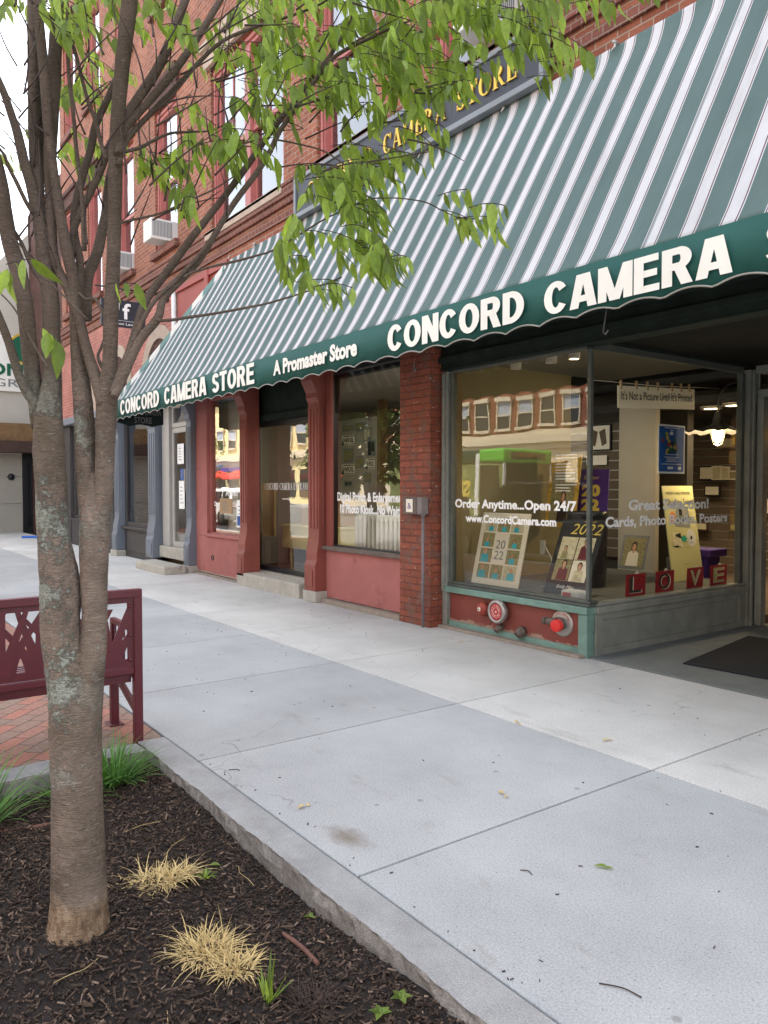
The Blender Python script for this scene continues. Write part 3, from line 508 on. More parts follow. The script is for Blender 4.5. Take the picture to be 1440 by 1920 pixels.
  [(-2.543, -4.322, 1.757, 0.0087), (-2.546, -4.293, 1.837, 0.0087), (-2.546, -4.26, 1.928, 0.0088), (-2.53, -4.202, 2.054, 0.008), (-2.501, -4.13, 2.138, 0.008), (-2.475, -4.062, 2.223, 0.0072), (-2.468, -4.021, 2.283, 0.0063)],
  [(-2.442, -4.222, 1.982, 0.0051), (-2.454, -4.168, 1.993, 0.0052), (-2.46, -4.105, 2.011, 0.0053), (-2.45, -4.021, 2.032, 0.0045), (-2.423, -3.912, 2.062, 0.0046), (-2.425, -3.843, 2.084, 0.0037), (-2.432, -3.783, 2.107, 0.0038), (-2.405, -3.673, 2.152, 0.0029), (-2.373, -3.556, 2.211, 0.0029)],
  [(-2.469, -4.115, 2.143, 0.0044), (-2.476, -4.081, 2.167, 0.0045), (-2.455, -4.008, 2.196, 0.0045), (-2.433, -3.934, 2.221, 0.0046), (-2.416, -3.867, 2.247, 0.0037), (-2.41, -3.815, 2.271, 0.0037), (-2.381, -3.729, 2.333, 0.0037), (-2.349, -3.639, 2.398, 0.0028), (-2.326, -3.564, 2.441, 0.0029), (-2.303, -3.487, 2.485, 0.0029), (-2.278, -3.409, 2.5, 0.0024), (-2.258, -3.339, 2.505, 0.0024), (-2.236, -3.268, 2.501, 0.0025), (-2.22, -3.204, 2.48, 0.002), (-2.205, -3.143, 2.463, 0.002)],
  [(-2.562, -4.304, 2.531, 0.0078), (-2.583, -4.259, 2.559, 0.0062), (-2.603, -4.213, 2.588, 0.0063), (-2.617, -4.156, 2.634, 0.0055), (-2.628, -4.096, 2.676, 0.0046), (-2.626, -4.019, 2.701, 0.0038), (-2.628, -3.948, 2.725, 0.0029), (-2.629, -3.874, 2.774, 0.0029)],
  [(-2.578, -4.305, 2.309, 0.0044), (-2.58, -4.245, 2.336, 0.0044), (-2.564, -4.16, 2.37, 0.0036), (-2.546, -4.072, 2.423, 0.0036), (-2.528, -3.983, 2.478, 0.0028), (-2.519, -3.907, 2.539, 0.0023)],
  [(-2.32, -3.793, 2.729, 0.0045), (-2.338, -3.688, 2.789, 0.0037), (-2.348, -3.571, 2.855, 0.0029), (-2.344, -3.434, 2.922, 0.0029), (-2.334, -3.292, 2.941, 0.0025)],
  [(-2.344, -3.832, 2.621, 0.0036), (-2.389, -3.723, 2.651, 0.0028), (-2.42, -3.594, 2.667, 0.0029), (-2.445, -3.461, 2.64, 0.0025), (-2.478, -3.338, 2.619, 0.0026)],
  [(-2.789, -4.471, 2.084, 0.009), (-2.799, -4.482, 2.138, 0.0081), (-2.822, -4.51, 2.192, 0.0072), (-2.846, -4.537, 2.274, 0.0063), (-2.863, -4.558, 2.319, 0.0054), (-2.88, -4.579, 2.364, 0.0045), (-2.902, -4.607, 2.409, 0.0036)],
  [(-2.825, -4.503, 2.373, 0.0072), (-2.817, -4.525, 2.401, 0.0072), (-2.818, -4.556, 2.465, 0.0071), (-2.813, -4.581, 2.51, 0.0062), (-2.799, -4.594, 2.536, 0.0052), (-2.794, -4.62, 2.562, 0.0043)],
  [(-2.617, -4.325, 2.001, 0.0071), (-2.641, -4.335, 2.04, 0.0062), (-2.668, -4.347, 2.078, 0.0054), (-2.7, -4.37, 2.081, 0.0045), (-2.735, -4.395, 2.12, 0.0036)],
  [(-2.606, -4.321, 1.807, 0.0062), (-2.66, -4.328, 1.848, 0.0063), (-2.708, -4.328, 1.894, 0.0055), (-2.741, -4.307, 1.933, 0.0046), (-2.774, -4.286, 1.978, 0.0037)],
  [(-2.674, -4.497, 1.835, 0.0035), (-2.761, -4.526, 1.931, 0.0035), (-2.839, -4.542, 2.012, 0.0036), (-2.916, -4.56, 2.078, 0.0028), (-3.0, -4.587, 2.137, 0.0028)],
  [(-2.601, -4.389, 1.991, 0.0035), (-2.639, -4.437, 2.051, 0.0035), (-2.671, -4.478, 2.103, 0.0026), (-2.703, -4.519, 2.147, 0.0026), (-2.73, -4.552, 2.216, 0.0022), (-2.757, -4.586, 2.268, 0.0017)],
]
TWIGS = [
  [(-2.911, -4.339, 3.067), (-2.901, -4.382, 3.091), (-2.939, -4.414, 3.139), (-2.928, -4.459, 3.157), (-2.96, -4.495, 3.197)],
  [(-3.103, -4.481, 2.825), (-3.18, -4.491, 2.886), (-3.217, -4.508, 2.931), (-3.232, -4.528, 2.967), (-3.312, -4.535, 3.036)],
  [(-2.427, -4.082, 2.753), (-2.412, -4.097, 2.784), (-2.433, -4.092, 2.838), (-2.457, -4.082, 2.895), (-2.453, -4.078, 2.937)],
  [(-2.817, -4.553, 3.036), (-2.83, -4.535, 3.096), (-2.829, -4.521, 3.149), (-2.813, -4.514, 3.192), (-2.852, -4.497, 3.271)],
  [(-2.877, -4.415, 2.608), (-2.913, -4.362, 2.69), (-2.86, -4.334, 2.737), (-2.841, -4.302, 2.8), (-2.86, -4.262, 2.883)],
  [(-2.842, -4.226, 3.186), (-2.803, -4.185, 3.217), (-2.8, -4.128, 3.266), (-2.784, -4.072, 3.302), (-2.765, -4.014, 3.33)],
  [(-2.567, -4.043, 2.395), (-2.578, -4.014, 2.426), (-2.621, -3.97, 2.469), (-2.647, -3.931, 2.504), (-2.62, -3.914, 2.518)],
  [(-2.659, -4.143, 3.004), (-2.698, -4.131, 3.061), (-2.677, -4.147, 3.079), (-2.67, -4.161, 3.102), (-2.679, -4.174, 3.132)],
  [(-2.97, -4.516, 2.739), (-2.929, -4.477, 2.793), (-2.899, -4.431, 2.848), (-2.86, -4.382, 2.893), (-2.873, -4.314, 2.96)],
  [(-2.788, -4.498, 2.932), (-2.789, -4.521, 2.972), (-2.76, -4.548, 2.996), (-2.777, -4.564, 3.046), (-2.787, -4.581, 3.093)],
  [(-2.536, -3.959, 2.572), (-2.558, -3.9, 2.646), (-2.572, -3.851, 2.722), (-2.6, -3.803, 2.809), (-2.625, -3.765, 2.897)],
  [(-2.868, -4.291, 3.111), (-2.857, -4.316, 3.119), (-2.866, -4.337, 3.136), (-2.845, -4.368, 3.133), (-2.819, -4.4, 3.123)],
  [(-2.703, -4.553, 2.705), (-2.666, -4.525, 2.744), (-2.643, -4.5, 2.791), (-2.625, -4.478, 2.842), (-2.584, -4.468, 2.881)],
  [(-2.508, -3.936, 2.715), (-2.501, -3.948, 2.741), (-2.548, -3.937, 2.795), (-2.533, -3.956, 2.815), (-2.506, -3.982, 2.827)],
  [(-2.762, -4.22, 3.043), (-2.824, -4.221, 3.127), (-2.863, -4.22, 3.206), (-2.853, -4.227, 3.259), (-2.848, -4.223, 3.318)],
  [(-2.741, -4.029, 2.732), (-2.794, -3.998, 2.802), (-2.832, -3.97, 2.866), (-2.863, -3.94, 2.928), (-2.892, -3.905, 2.99)],
  [(-2.805, -4.444, 2.63), (-2.803, -4.465, 2.643), (-2.848, -4.476, 2.674), (-2.924, -4.482, 2.716), (-2.944, -4.501, 2.734)],
  [(-2.452, -3.969, 2.371), (-2.434, -3.977, 2.404), (-2.459, -3.97, 2.453), (-2.511, -3.953, 2.513), (-2.561, -3.943, 2.571)],
  [(-2.483, -4.223, 2.423), (-2.487, -4.164, 2.491), (-2.46, -4.112, 2.545), (-2.402, -4.069, 2.58), (-2.4, -3.997, 2.637)],
  [(-2.551, -4.082, 2.365), (-2.515, -4.068, 2.435), (-2.473, -4.052, 2.5), (-2.43, -4.032, 2.563), (-2.455, -3.976, 2.656)],
  [(-3.139, -4.436, 2.423), (-3.102, -4.429, 2.464), (-3.053, -4.425, 2.5), (-3.106, -4.398, 2.572), (-3.124, -4.377, 2.632)],
  [(-2.703, -3.901, 2.821), (-2.671, -3.874, 2.836), (-2.635, -3.851, 2.85), (-2.632, -3.815, 2.885), (-2.601, -3.794, 2.906)],
  [(-2.837, -4.512, 2.247), (-2.844, -4.514, 2.309), (-2.9, -4.499, 2.388), (-2.907, -4.487, 2.454), (-2.912, -4.468, 2.519)],
  [(-2.816, -4.589, 2.669), (-2.859, -4.632, 2.718), (-2.932, -4.675, 2.774), (-2.989, -4.724, 2.816), (-3.022, -4.779, 2.839)],
  [(-2.533, -4.28, 2.33), (-2.558, -4.248, 2.377), (-2.557, -4.227, 2.415), (-2.563, -4.205, 2.458), (-2.59, -4.179, 2.51)],
  [(-2.773, -4.29, 2.566), (-2.787, -4.283, 2.641), (-2.797, -4.279, 2.715), (-2.855, -4.261, 2.812), (-2.889, -4.252, 2.899)],
  [(-2.568, -3.952, 2.87), (-2.498, -3.902, 2.877), (-2.459, -3.841, 2.908), (-2.39, -3.801, 2.927), (-2.339, -3.756, 2.962)],
  [(-2.84, -4.082, 2.577), (-2.821, -4.097, 2.641), (-2.875, -4.083, 2.738), (-2.935, -4.063, 2.841), (-2.918, -4.066, 2.91)],
  [(-3.025, -4.252, 2.792), (-3.024, -4.23, 2.831), (-3.006, -4.213, 2.863), (-2.973, -4.201, 2.887), (-2.953, -4.186, 2.917)],
  [(-2.941, -4.567, 2.612), (-2.976, -4.594, 2.647), (-2.96, -4.627, 2.664), (-3.047, -4.644, 2.724), (-3.111, -4.663, 2.778)],
  [(-2.711, -4.548, 2.799), (-2.703, -4.531, 2.836), (-2.75, -4.505, 2.903), (-2.79, -4.485, 2.968), (-2.772, -4.482, 3.001)],
  [(-2.634, -3.945, 2.689), (-2.642, -3.949, 2.722), (-2.615, -3.967, 2.738), (-2.669, -3.947, 2.796), (-2.694, -3.939, 2.84)],
  [(-2.719, -4.568, 2.257), (-2.718, -4.539, 2.303), (-2.759, -4.502, 2.364), (-2.73, -4.482, 2.404), (-2.687, -4.467, 2.439)],
  [(-2.716, -4.451, 2.976), (-2.722, -4.475, 2.996), (-2.779, -4.489, 3.043), (-2.786, -4.516, 3.059), (-2.816, -4.539, 3.087)],
  [(-2.712, -4.372, 3.088), (-2.722, -4.42, 3.119), (-2.762, -4.459, 3.168), (-2.852, -4.487, 3.251), (-2.851, -4.534, 3.278)],
  [(-2.935, -4.25, 2.752), (-3.004, -4.241, 2.84), (-3.005, -4.248, 2.9), (-3.054, -4.238, 2.985), (-3.089, -4.229, 3.066)],
  [(-2.586, -4.369, 2.727), (-2.582, -4.388, 2.742), (-2.567, -4.407, 2.754), (-2.543, -4.427, 2.762), (-2.598, -4.425, 2.813)],
  [(-2.554, -4.18, 2.781), (-2.556, -4.172, 2.836), (-2.543, -4.175, 2.882), (-2.603, -4.157, 2.967), (-2.668, -4.143, 3.055)],
  [(-2.763, -4.447, 2.187), (-2.775, -4.45, 2.215), (-2.792, -4.453, 2.244), (-2.776, -4.465, 2.264), (-2.794, -4.469, 2.292)],
  [(-2.82, -4.407, 3.06), (-2.815, -4.428, 3.07), (-2.848, -4.441, 3.099), (-2.877, -4.456, 3.124), (-2.93, -4.467, 3.162)],
  [(-2.589, -4.135, 2.424), (-2.614, -4.109, 2.522), (-2.636, -4.092, 2.618), (-2.604, -4.105, 2.689), (-2.656, -4.096, 2.796)],
  [(-2.823, -4.124, 2.597), (-2.874, -4.115, 2.678), (-2.922, -4.107, 2.759), (-2.973, -4.099, 2.842), (-2.999, -4.099, 2.916)],
  [(-2.536, -4.18, 2.516), (-2.515, -4.199, 2.536), (-2.567, -4.193, 2.586), (-2.592, -4.199, 2.625), (-2.625, -4.203, 2.666)],
  [(-2.439, -4.215, 2.598), (-2.42, -4.163, 2.639), (-2.411, -4.105, 2.686), (-2.346, -4.071, 2.703), (-2.344, -4.009, 2.755)],
  [(-3.067, -4.499, 2.968), (-3.102, -4.526, 3.039), (-3.118, -4.548, 3.108), (-3.14, -4.56, 3.186), (-3.178, -4.559, 3.279)],
  [(-2.498, -4.243, 2.519), (-2.493, -4.25, 2.554), (-2.512, -4.246, 2.602), (-2.474, -4.258, 2.623), (-2.439, -4.266, 2.646)],
  [(-2.741, -4.115, 2.601), (-2.745, -4.105, 2.664), (-2.714, -4.109, 2.711), (-2.761, -4.084, 2.795), (-2.74, -4.086, 2.846)],
  [(-2.532, -3.972, 3.007), (-2.477, -3.916, 3.04), (-2.416, -3.864, 3.07), (-2.424, -3.777, 3.146), (-2.364, -3.727, 3.178)],
  [(-3.136, -4.436, 2.745), (-3.222, -4.465, 2.834), (-3.288, -4.499, 2.915), (-3.301, -4.543, 2.974), (-3.39, -4.575, 3.069)],
  [(-2.979, -4.548, 3.172), (-2.977, -4.552, 3.214), (-2.974, -4.56, 3.253), (-3.032, -4.561, 3.327), (-3.0, -4.583, 3.342)],
  [(-2.78, -3.951, 3.057), (-2.738, -3.896, 3.111), (-2.701, -3.843, 3.171), (-2.723, -3.766, 3.272), (-2.708, -3.709, 3.353)],
  [(-2.574, -4.355, 2.792), (-2.66, -4.377, 2.877), (-2.676, -4.422, 2.92), (-2.695, -4.468, 2.961), (-2.743, -4.511, 3.013)],
  [(-2.974, -4.293, 2.27), (-3.01, -4.246, 2.346), (-3.0, -4.204, 2.407), (-3.003, -4.15, 2.467), (-2.934, -4.114, 2.498)],
  [(-2.83, -4.268, 2.448), (-2.809, -4.286, 2.467), (-2.822, -4.289, 2.5), (-2.82, -4.294, 2.529), (-2.81, -4.296, 2.556)],
  [(-2.593, -3.911, 2.893), (-2.567, -3.913, 2.942), (-2.543, -3.916, 2.991), (-2.523, -3.92, 3.041), (-2.571, -3.894, 3.134)],
  [(-3.107, -4.385, 2.339), (-3.077, -4.394, 2.368), (-3.075, -4.401, 2.405), (-3.049, -4.416, 2.431), (-3.041, -4.43, 2.461)],
  [(-2.817, -4.177, 2.325), (-2.805, -4.162, 2.376), (-2.789, -4.148, 2.425), (-2.745, -4.143, 2.464), (-2.723, -4.131, 2.51)],
  [(-2.986, -4.479, 2.701), (-2.955, -4.462, 2.727), (-2.943, -4.442, 2.761), (-2.937, -4.424, 2.8), (-2.987, -4.395, 2.865)],
  [(-2.377, -4.091, 2.892), (-2.362, -4.035, 2.951), (-2.291, -4.005, 2.975), (-2.258, -3.959, 3.023), (-2.274, -3.887, 3.108)],
  [(-2.462, -4.074, 2.341), (-2.494, -4.068, 2.386), (-2.552, -4.051, 2.442), (-2.588, -4.043, 2.49), (-2.617, -4.038, 2.537)],
  [(-2.551, -4.344, 2.535), (-2.566, -4.32, 2.58), (-2.543, -4.304, 2.606), (-2.5, -4.291, 2.622), (-2.468, -4.271, 2.639)],
  [(-2.468, -4.189, 2.846), (-2.434, -4.17, 2.886), (-2.438, -4.139, 2.948), (-2.386, -4.132, 2.976), (-2.363, -4.115, 3.022)],
  [(-2.691, -3.884, 2.674), (-2.733, -3.843, 2.739), (-2.753, -3.815, 2.795), (-2.737, -3.807, 2.834), (-2.697, -3.815, 2.861)],
  [(-2.557, -4.177, 2.696), (-2.489, -4.143, 2.733), (-2.453, -4.103, 2.789), (-2.429, -4.063, 2.854), (-2.433, -4.016, 2.937)],
  [(-2.605, -4.062, 2.537), (-2.649, -4.046, 2.642), (-2.64, -4.057, 2.721), (-2.632, -4.072, 2.799), (-2.68, -4.071, 2.903)],
  [(-2.401, -4.02, 2.633), (-2.454, -3.996, 2.71), (-2.43, -4.003, 2.748), (-2.427, -3.998, 2.798), (-2.406, -3.999, 2.838)],
  [(-2.71, -4.52, 3.002), (-2.757, -4.522, 3.098), (-2.829, -4.512, 3.216), (-2.888, -4.495, 3.333), (-2.875, -4.486, 3.407)],
  [(-2.337, -4.063, 2.446), (-2.312, -4.038, 2.476), (-2.272, -4.022, 2.5), (-2.219, -4.014, 2.517), (-2.192, -3.996, 2.546)],
  [(-2.737, -3.863, 3.064), (-2.78, -3.845, 3.142), (-2.782, -3.84, 3.197), (-2.745, -3.847, 3.229), (-2.745, -3.831, 3.285)],
  [(-2.496, -4.003, 2.868), (-2.52, -3.963, 2.9), (-2.538, -3.925, 2.931), (-2.489, -3.918, 2.923), (-2.439, -3.913, 2.915)],
  [(-2.659, -3.931, 2.917), (-2.685, -3.868, 2.964), (-2.678, -3.82, 2.996), (-2.639, -3.789, 3.013), (-2.643, -3.739, 3.058)],
  [(-2.988, -4.356, 3.248), (-2.922, -4.327, 3.274), (-2.875, -4.289, 3.306), (-2.85, -4.239, 3.346), (-2.871, -4.171, 3.413)],
  [(-2.773, -4.329, 2.909), (-2.818, -4.316, 3.015), (-2.861, -4.312, 3.12), (-2.918, -4.312, 3.23), (-2.975, -4.32, 3.338)],
  [(-2.766, -4.376, 2.825), (-2.795, -4.353, 2.872), (-2.772, -4.346, 2.893), (-2.732, -4.347, 2.905), (-2.69, -4.351, 2.915)],
  [(-2.997, -4.326, 2.245), (-2.945, -4.305, 2.266), (-2.937, -4.276, 2.302), (-2.954, -4.244, 2.349), (-2.947, -4.224, 2.392)],
  [(-2.864, -4.284, 2.589), (-2.816, -4.263, 2.65), (-2.841, -4.217, 2.741), (-2.807, -4.185, 2.806), (-2.798, -4.141, 2.882)],
  [(-2.528, -4.137, 2.835), (-2.545, -4.128, 2.881), (-2.536, -4.126, 2.912), (-2.531, -4.117, 2.946), (-2.582, -4.083, 3.014)],
  [(-2.938, -4.413, 2.392), (-2.968, -4.38, 2.429), (-2.999, -4.346, 2.468), (-3.037, -4.309, 2.51), (-2.984, -4.297, 2.52)],
  [(-3.167, -4.442, 3.111), (-3.213, -4.419, 3.228), (-3.215, -4.407, 3.323), (-3.198, -4.403, 3.405), (-3.239, -4.39, 3.523)],
  [(-2.988, -4.495, 2.604), (-2.983, -4.519, 2.64), (-2.985, -4.544, 2.675), (-3.028, -4.567, 2.722), (-3.079, -4.592, 2.768)],
  [(-3.07, -4.547, 2.892), (-3.131, -4.559, 2.954), (-3.166, -4.579, 3.001), (-3.149, -4.611, 3.018), (-3.137, -4.645, 3.033)],
  [(-2.532, -4.282, 2.463), (-2.526, -4.29, 2.523), (-2.523, -4.299, 2.583), (-2.587, -4.288, 2.673), (-2.587, -4.3, 2.733)],
  [(-2.988, -4.295, 2.841), (-2.999, -4.252, 2.891), (-2.957, -4.226, 2.918), (-2.897, -4.21, 2.937), (-2.932, -4.168, 3.007)],
  [(-2.765, -3.976, 2.843), (-2.771, -3.955, 2.887), (-2.788, -3.936, 2.938), (-2.835, -3.91, 3.005), (-2.806, -3.922, 3.029)],
  [(-2.64, -4.38, 2.6), (-2.623, -4.405, 2.638), (-2.642, -4.413, 2.695), (-2.691, -4.406, 2.771), (-2.753, -4.39, 2.858)],
  [(-3.143, -4.453, 2.296), (-3.143, -4.453, 2.33), (-3.197, -4.438, 2.379), (-3.217, -4.427, 2.419), (-3.257, -4.407, 2.466)],
  [(-2.575, -4.08, 2.858), (-2.518, -4.031, 2.882), (-2.48, -3.978, 2.921), (-2.456, -3.922, 2.973), (-2.423, -3.876, 3.023)],
  [(-3.05, -4.373, 2.519), (-3.041, -4.42, 2.55), (-3.116, -4.445, 2.615), (-3.111, -4.483, 2.655), (-3.156, -4.507, 2.718)],
  [(-2.654, -4.179, 2.807), (-2.641, -4.151, 2.851), (-2.626, -4.122, 2.894), (-2.569, -4.106, 2.912), (-2.569, -4.067, 2.961)],
  [(-2.999, -4.396, 2.459), (-2.97, -4.404, 2.488), (-2.944, -4.413, 2.518), (-2.951, -4.415, 2.558), (-2.921, -4.425, 2.585)],
  [(-2.817, -4.216, 3.176), (-2.841, -4.226, 3.255), (-2.815, -4.245, 3.304), (-2.831, -4.246, 3.384), (-2.831, -4.245, 3.456)],
  [(-3.151, -4.442, 2.392), (-3.196, -4.4, 2.489), (-3.192, -4.374, 2.573), (-3.242, -4.342, 2.679), (-3.292, -4.317, 2.787)],
  [(-2.413, -4.146, 2.338), (-2.454, -4.113, 2.424), (-2.438, -4.109, 2.487), (-2.479, -4.09, 2.575), (-2.459, -4.103, 2.633)],
  [(-2.452, -4.022, 2.833), (-2.42, -4.013, 2.86), (-2.388, -4.009, 2.889), (-2.434, -3.976, 2.963), (-2.459, -3.96, 3.025)],
  [(-2.707, -4.511, 2.331), (-2.758, -4.496, 2.411), (-2.776, -4.49, 2.48), (-2.798, -4.486, 2.551), (-2.855, -4.477, 2.637)],
  [(-2.468, -3.956, 2.589), (-2.463, -3.918, 2.618), (-2.436, -3.887, 2.633), (-2.445, -3.836, 2.66), (-2.423, -3.799, 2.666)],
  [(-2.782, -4.034, 3.081), (-2.8, -4.022, 3.162), (-2.819, -3.999, 3.247), (-2.798, -3.982, 3.308), (-2.741, -3.97, 3.344)],
  [(-2.875, -4.487, 2.549), (-2.857, -4.488, 2.622), (-2.891, -4.486, 2.714), (-2.861, -4.506, 2.774), (-2.834, -4.532, 2.829)],
  [(-2.799, -4.53, 2.757), (-2.82, -4.516, 2.828), (-2.828, -4.51, 2.893), (-2.801, -4.516, 2.939), (-2.866, -4.509, 3.032)],
  [(-2.99, -4.455, 3.12), (-2.949, -4.419, 3.172), (-2.882, -4.391, 3.207), (-2.884, -4.348, 3.286), (-2.879, -4.308, 3.36)],
  [(-2.876, -4.087, 2.828), (-2.82, -4.07, 2.838), (-2.81, -4.033, 2.868), (-2.787, -3.999, 2.886), (-2.745, -3.97, 2.891)],
  [(-2.647, -4.056, 3.035), (-2.646, -4.019, 3.057), (-2.637, -3.987, 3.077), (-2.64, -3.95, 3.108), (-2.661, -3.906, 3.152)],
  [(-2.626, -4.426, 2.769), (-2.559, -4.4, 2.8), (-2.579, -4.347, 2.875), (-2.585, -4.294, 2.942), (-2.561, -4.246, 2.99)],
  [(-2.592, -4.331, 2.852), (-2.636, -4.331, 2.897), (-2.676, -4.333, 2.939), (-2.733, -4.332, 2.989), (-2.777, -4.337, 3.032)],
  [(-2.855, -4.173, 2.804), (-2.899, -4.134, 2.871), (-2.866, -4.118, 2.901), (-2.899, -4.079, 2.964), (-2.845, -4.068, 2.98)],
  [(-3.078, -4.376, 2.507), (-3.059, -4.359, 2.55), (-3.027, -4.341, 2.587), (-3.063, -4.301, 2.648), (-3.067, -4.264, 2.694)],
  [(-2.647, -4.156, 2.371), (-2.614, -4.104, 2.404), (-2.608, -4.038, 2.439), (-2.584, -3.975, 2.463), (-2.534, -3.922, 2.469)],
  [(-2.883, -4.102, 3.083), (-2.94, -4.087, 3.145), (-2.94, -4.095, 3.173), (-2.921, -4.112, 3.187), (-2.893, -4.136, 3.192)],
  [(-2.742, -4.097, 2.645), (-2.723, -4.077, 2.663), (-2.749, -4.039, 2.701), (-2.774, -4.0, 2.738), (-2.805, -3.957, 2.779)],
  [(-2.758, -3.939, 2.492), (-2.729, -3.96, 2.52), (-2.781, -3.952, 2.578), (-2.833, -3.95, 2.634), (-2.871, -3.959, 2.681)],
  [(-2.508, -4.227, 2.744), (-2.51, -4.24, 2.807), (-2.527, -4.255, 2.873), (-2.505, -4.288, 2.913), (-2.511, -4.317, 2.964)],
  [(-2.568, -4.14, 2.744), (-2.557, -4.087, 2.768), (-2.488, -4.057, 2.757), (-2.456, -4.011, 2.759), (-2.427, -3.964, 2.756)],
  [(-2.831, -4.349, 2.479), (-2.9, -4.368, 2.566), (-2.906, -4.412, 2.622), (-2.897, -4.465, 2.663), (-2.913, -4.518, 2.704)],
  [(-2.527, -3.939, 3.024), (-2.516, -3.905, 3.097), (-2.496, -3.882, 3.164), (-2.525, -3.843, 3.265), (-2.505, -3.836, 3.331)],
  [(-2.952, -4.361, 3.014), (-2.919, -4.369, 3.031), (-2.96, -4.357, 3.089), (-2.991, -4.346, 3.143), (-3.031, -4.331, 3.202)],
  [(-2.767, -4.356, 2.753), (-2.716, -4.349, 2.758), (-2.682, -4.336, 2.77), (-2.654, -4.319, 2.782), (-2.69, -4.281, 2.824)],
  [(-2.668, -4.371, 2.255), (-2.708, -4.363, 2.324), (-2.735, -4.355, 2.391), (-2.729, -4.351, 2.447), (-2.717, -4.345, 2.502)],
  [(-2.687, -3.989, 2.634), (-2.709, -3.985, 2.698), (-2.685, -3.995, 2.742), (-2.69, -3.989, 2.801), (-2.733, -3.961, 2.882)],
  [(-2.996, -4.424, 2.925), (-2.967, -4.409, 2.948), (-2.949, -4.395, 2.977), (-2.954, -4.379, 3.019), (-2.922, -4.375, 3.041)],
  [(-2.991, -4.436, 2.231), (-3.025, -4.483, 2.297), (-3.13, -4.523, 2.376), (-3.22, -4.575, 2.442), (-3.307, -4.634, 2.498)],
  [(-2.382, -3.863, 2.718), (-2.368, -3.842, 2.753), (-2.355, -3.823, 2.79), (-2.344, -3.806, 2.828), (-2.335, -3.791, 2.867)],
  [(-2.581, -3.586, 2.773), (-2.55, -3.542, 2.798), (-2.518, -3.498, 2.823), (-2.487, -3.453, 2.845), (-2.454, -3.408, 2.866)],
  [(-2.555, -3.817, 2.82), (-2.515, -3.762, 2.822), (-2.475, -3.707, 2.824), (-2.435, -3.652, 2.824), (-2.394, -3.597, 2.822)],
  [(-2.374, -3.559, 2.732), (-2.353, -3.528, 2.779), (-2.329, -3.493, 2.822), (-2.302, -3.454, 2.859), (-2.273, -3.412, 2.89)],
  [(-2.483, -3.298, 2.875), (-2.448, -3.249, 2.884), (-2.412, -3.199, 2.891), (-2.375, -3.15, 2.897), (-2.339, -3.1, 2.9)],
  [(-2.33, -3.801, 2.722), (-2.302, -3.76, 2.754), (-2.272, -3.718, 2.783), (-2.241, -3.674, 2.806), (-2.208, -3.629, 2.825)],
  [(-2.359, -3.519, 3.05), (-2.332, -3.479, 3.078), (-2.304, -3.439, 3.105), (-2.275, -3.399, 3.132), (-2.246, -3.358, 3.157)],
  [(-2.217, -3.577, 2.562), (-2.183, -3.529, 2.573), (-2.149, -3.481, 2.583), (-2.114, -3.433, 2.593), (-2.079, -3.386, 2.602)],
  [(-2.224, -3.724, 2.502), (-2.206, -3.699, 2.514), (-2.188, -3.673, 2.523), (-2.169, -3.647, 2.529), (-2.149, -3.62, 2.531)],
  [(-2.079, -3.451, 2.788), (-2.052, -3.413, 2.803), (-2.024, -3.374, 2.815), (-1.995, -3.335, 2.822), (-1.966, -3.295, 2.825)],
  [(-2.596, -3.473, 2.911), (-2.569, -3.435, 2.931), (-2.541, -3.395, 2.945), (-2.512, -3.355, 2.951), (-2.482, -3.314, 2.951)],
  [(-2.518, -3.781, 2.765), (-2.498, -3.753, 2.765), (-2.478, -3.726, 2.761), (-2.458, -3.7, 2.751), (-2.44, -3.676, 2.737)],
  [(-2.408, -3.721, 3.122), (-2.395, -3.702, 3.139), (-2.381, -3.682, 3.155), (-2.368, -3.663, 3.171), (-2.354, -3.643, 3.186)],
  [(-2.408, -3.669, 2.746), (-2.394, -3.648, 2.775), (-2.378, -3.625, 2.801), (-2.361, -3.6, 2.824), (-2.343, -3.574, 2.845)],
  [(-2.131, -3.41, 2.816), (-2.104, -3.375, 2.813), (-2.078, -3.339, 2.812), (-2.052, -3.303, 2.811), (-2.026, -3.268, 2.812)],
  [(-2.763, -3.724, 2.811), (-2.733, -3.682, 2.823), (-2.702, -3.64, 2.832), (-2.671, -3.597, 2.838), (-2.64, -3.554, 2.842)],
  [(-2.487, -3.785, 2.58), (-2.451, -3.735, 2.593), (-2.413, -3.684, 2.6), (-2.376, -3.632, 2.6), (-2.338, -3.582, 2.593)],
  [(-2.489, -3.579, 3.061), (-2.472, -3.552, 3.12), (-2.455, -3.526, 3.178), (-2.438, -3.499, 3.237), (-2.421, -3.472, 3.296)],
  [(-2.242, -3.404, 3.024), (-2.225, -3.379, 3.06), (-2.209, -3.355, 3.097), (-2.194, -3.332, 3.135), (-2.179, -3.309, 3.173)],
  [(-2.549, -3.93, 2.713), (-2.535, -3.908, 2.745), (-2.52, -3.886, 2.775), (-2.504, -3.863, 2.805), (-2.488, -3.839, 2.834)],
  [(-2.554, -3.575, 2.867), (-2.522, -3.529, 2.912), (-2.487, -3.479, 2.951), (-2.449, -3.425, 2.983), (-2.409, -3.37, 3.006)],
  [(-2.845, -3.747, 2.8), (-2.822, -3.716, 2.798), (-2.8, -3.686, 2.793), (-2.778, -3.656, 2.783), (-2.756, -3.628, 2.769)],
  [(-2.17, -3.643, 3.057), (-2.14, -3.603, 3.041), (-2.109, -3.563, 3.025), (-2.079, -3.522, 3.01), (-2.049, -3.481, 2.997)],
  [(-2.493, -3.878, 3.056), (-2.468, -3.844, 3.055), (-2.443, -3.81, 3.056), (-2.418, -3.775, 3.058), (-2.393, -3.741, 3.063)],
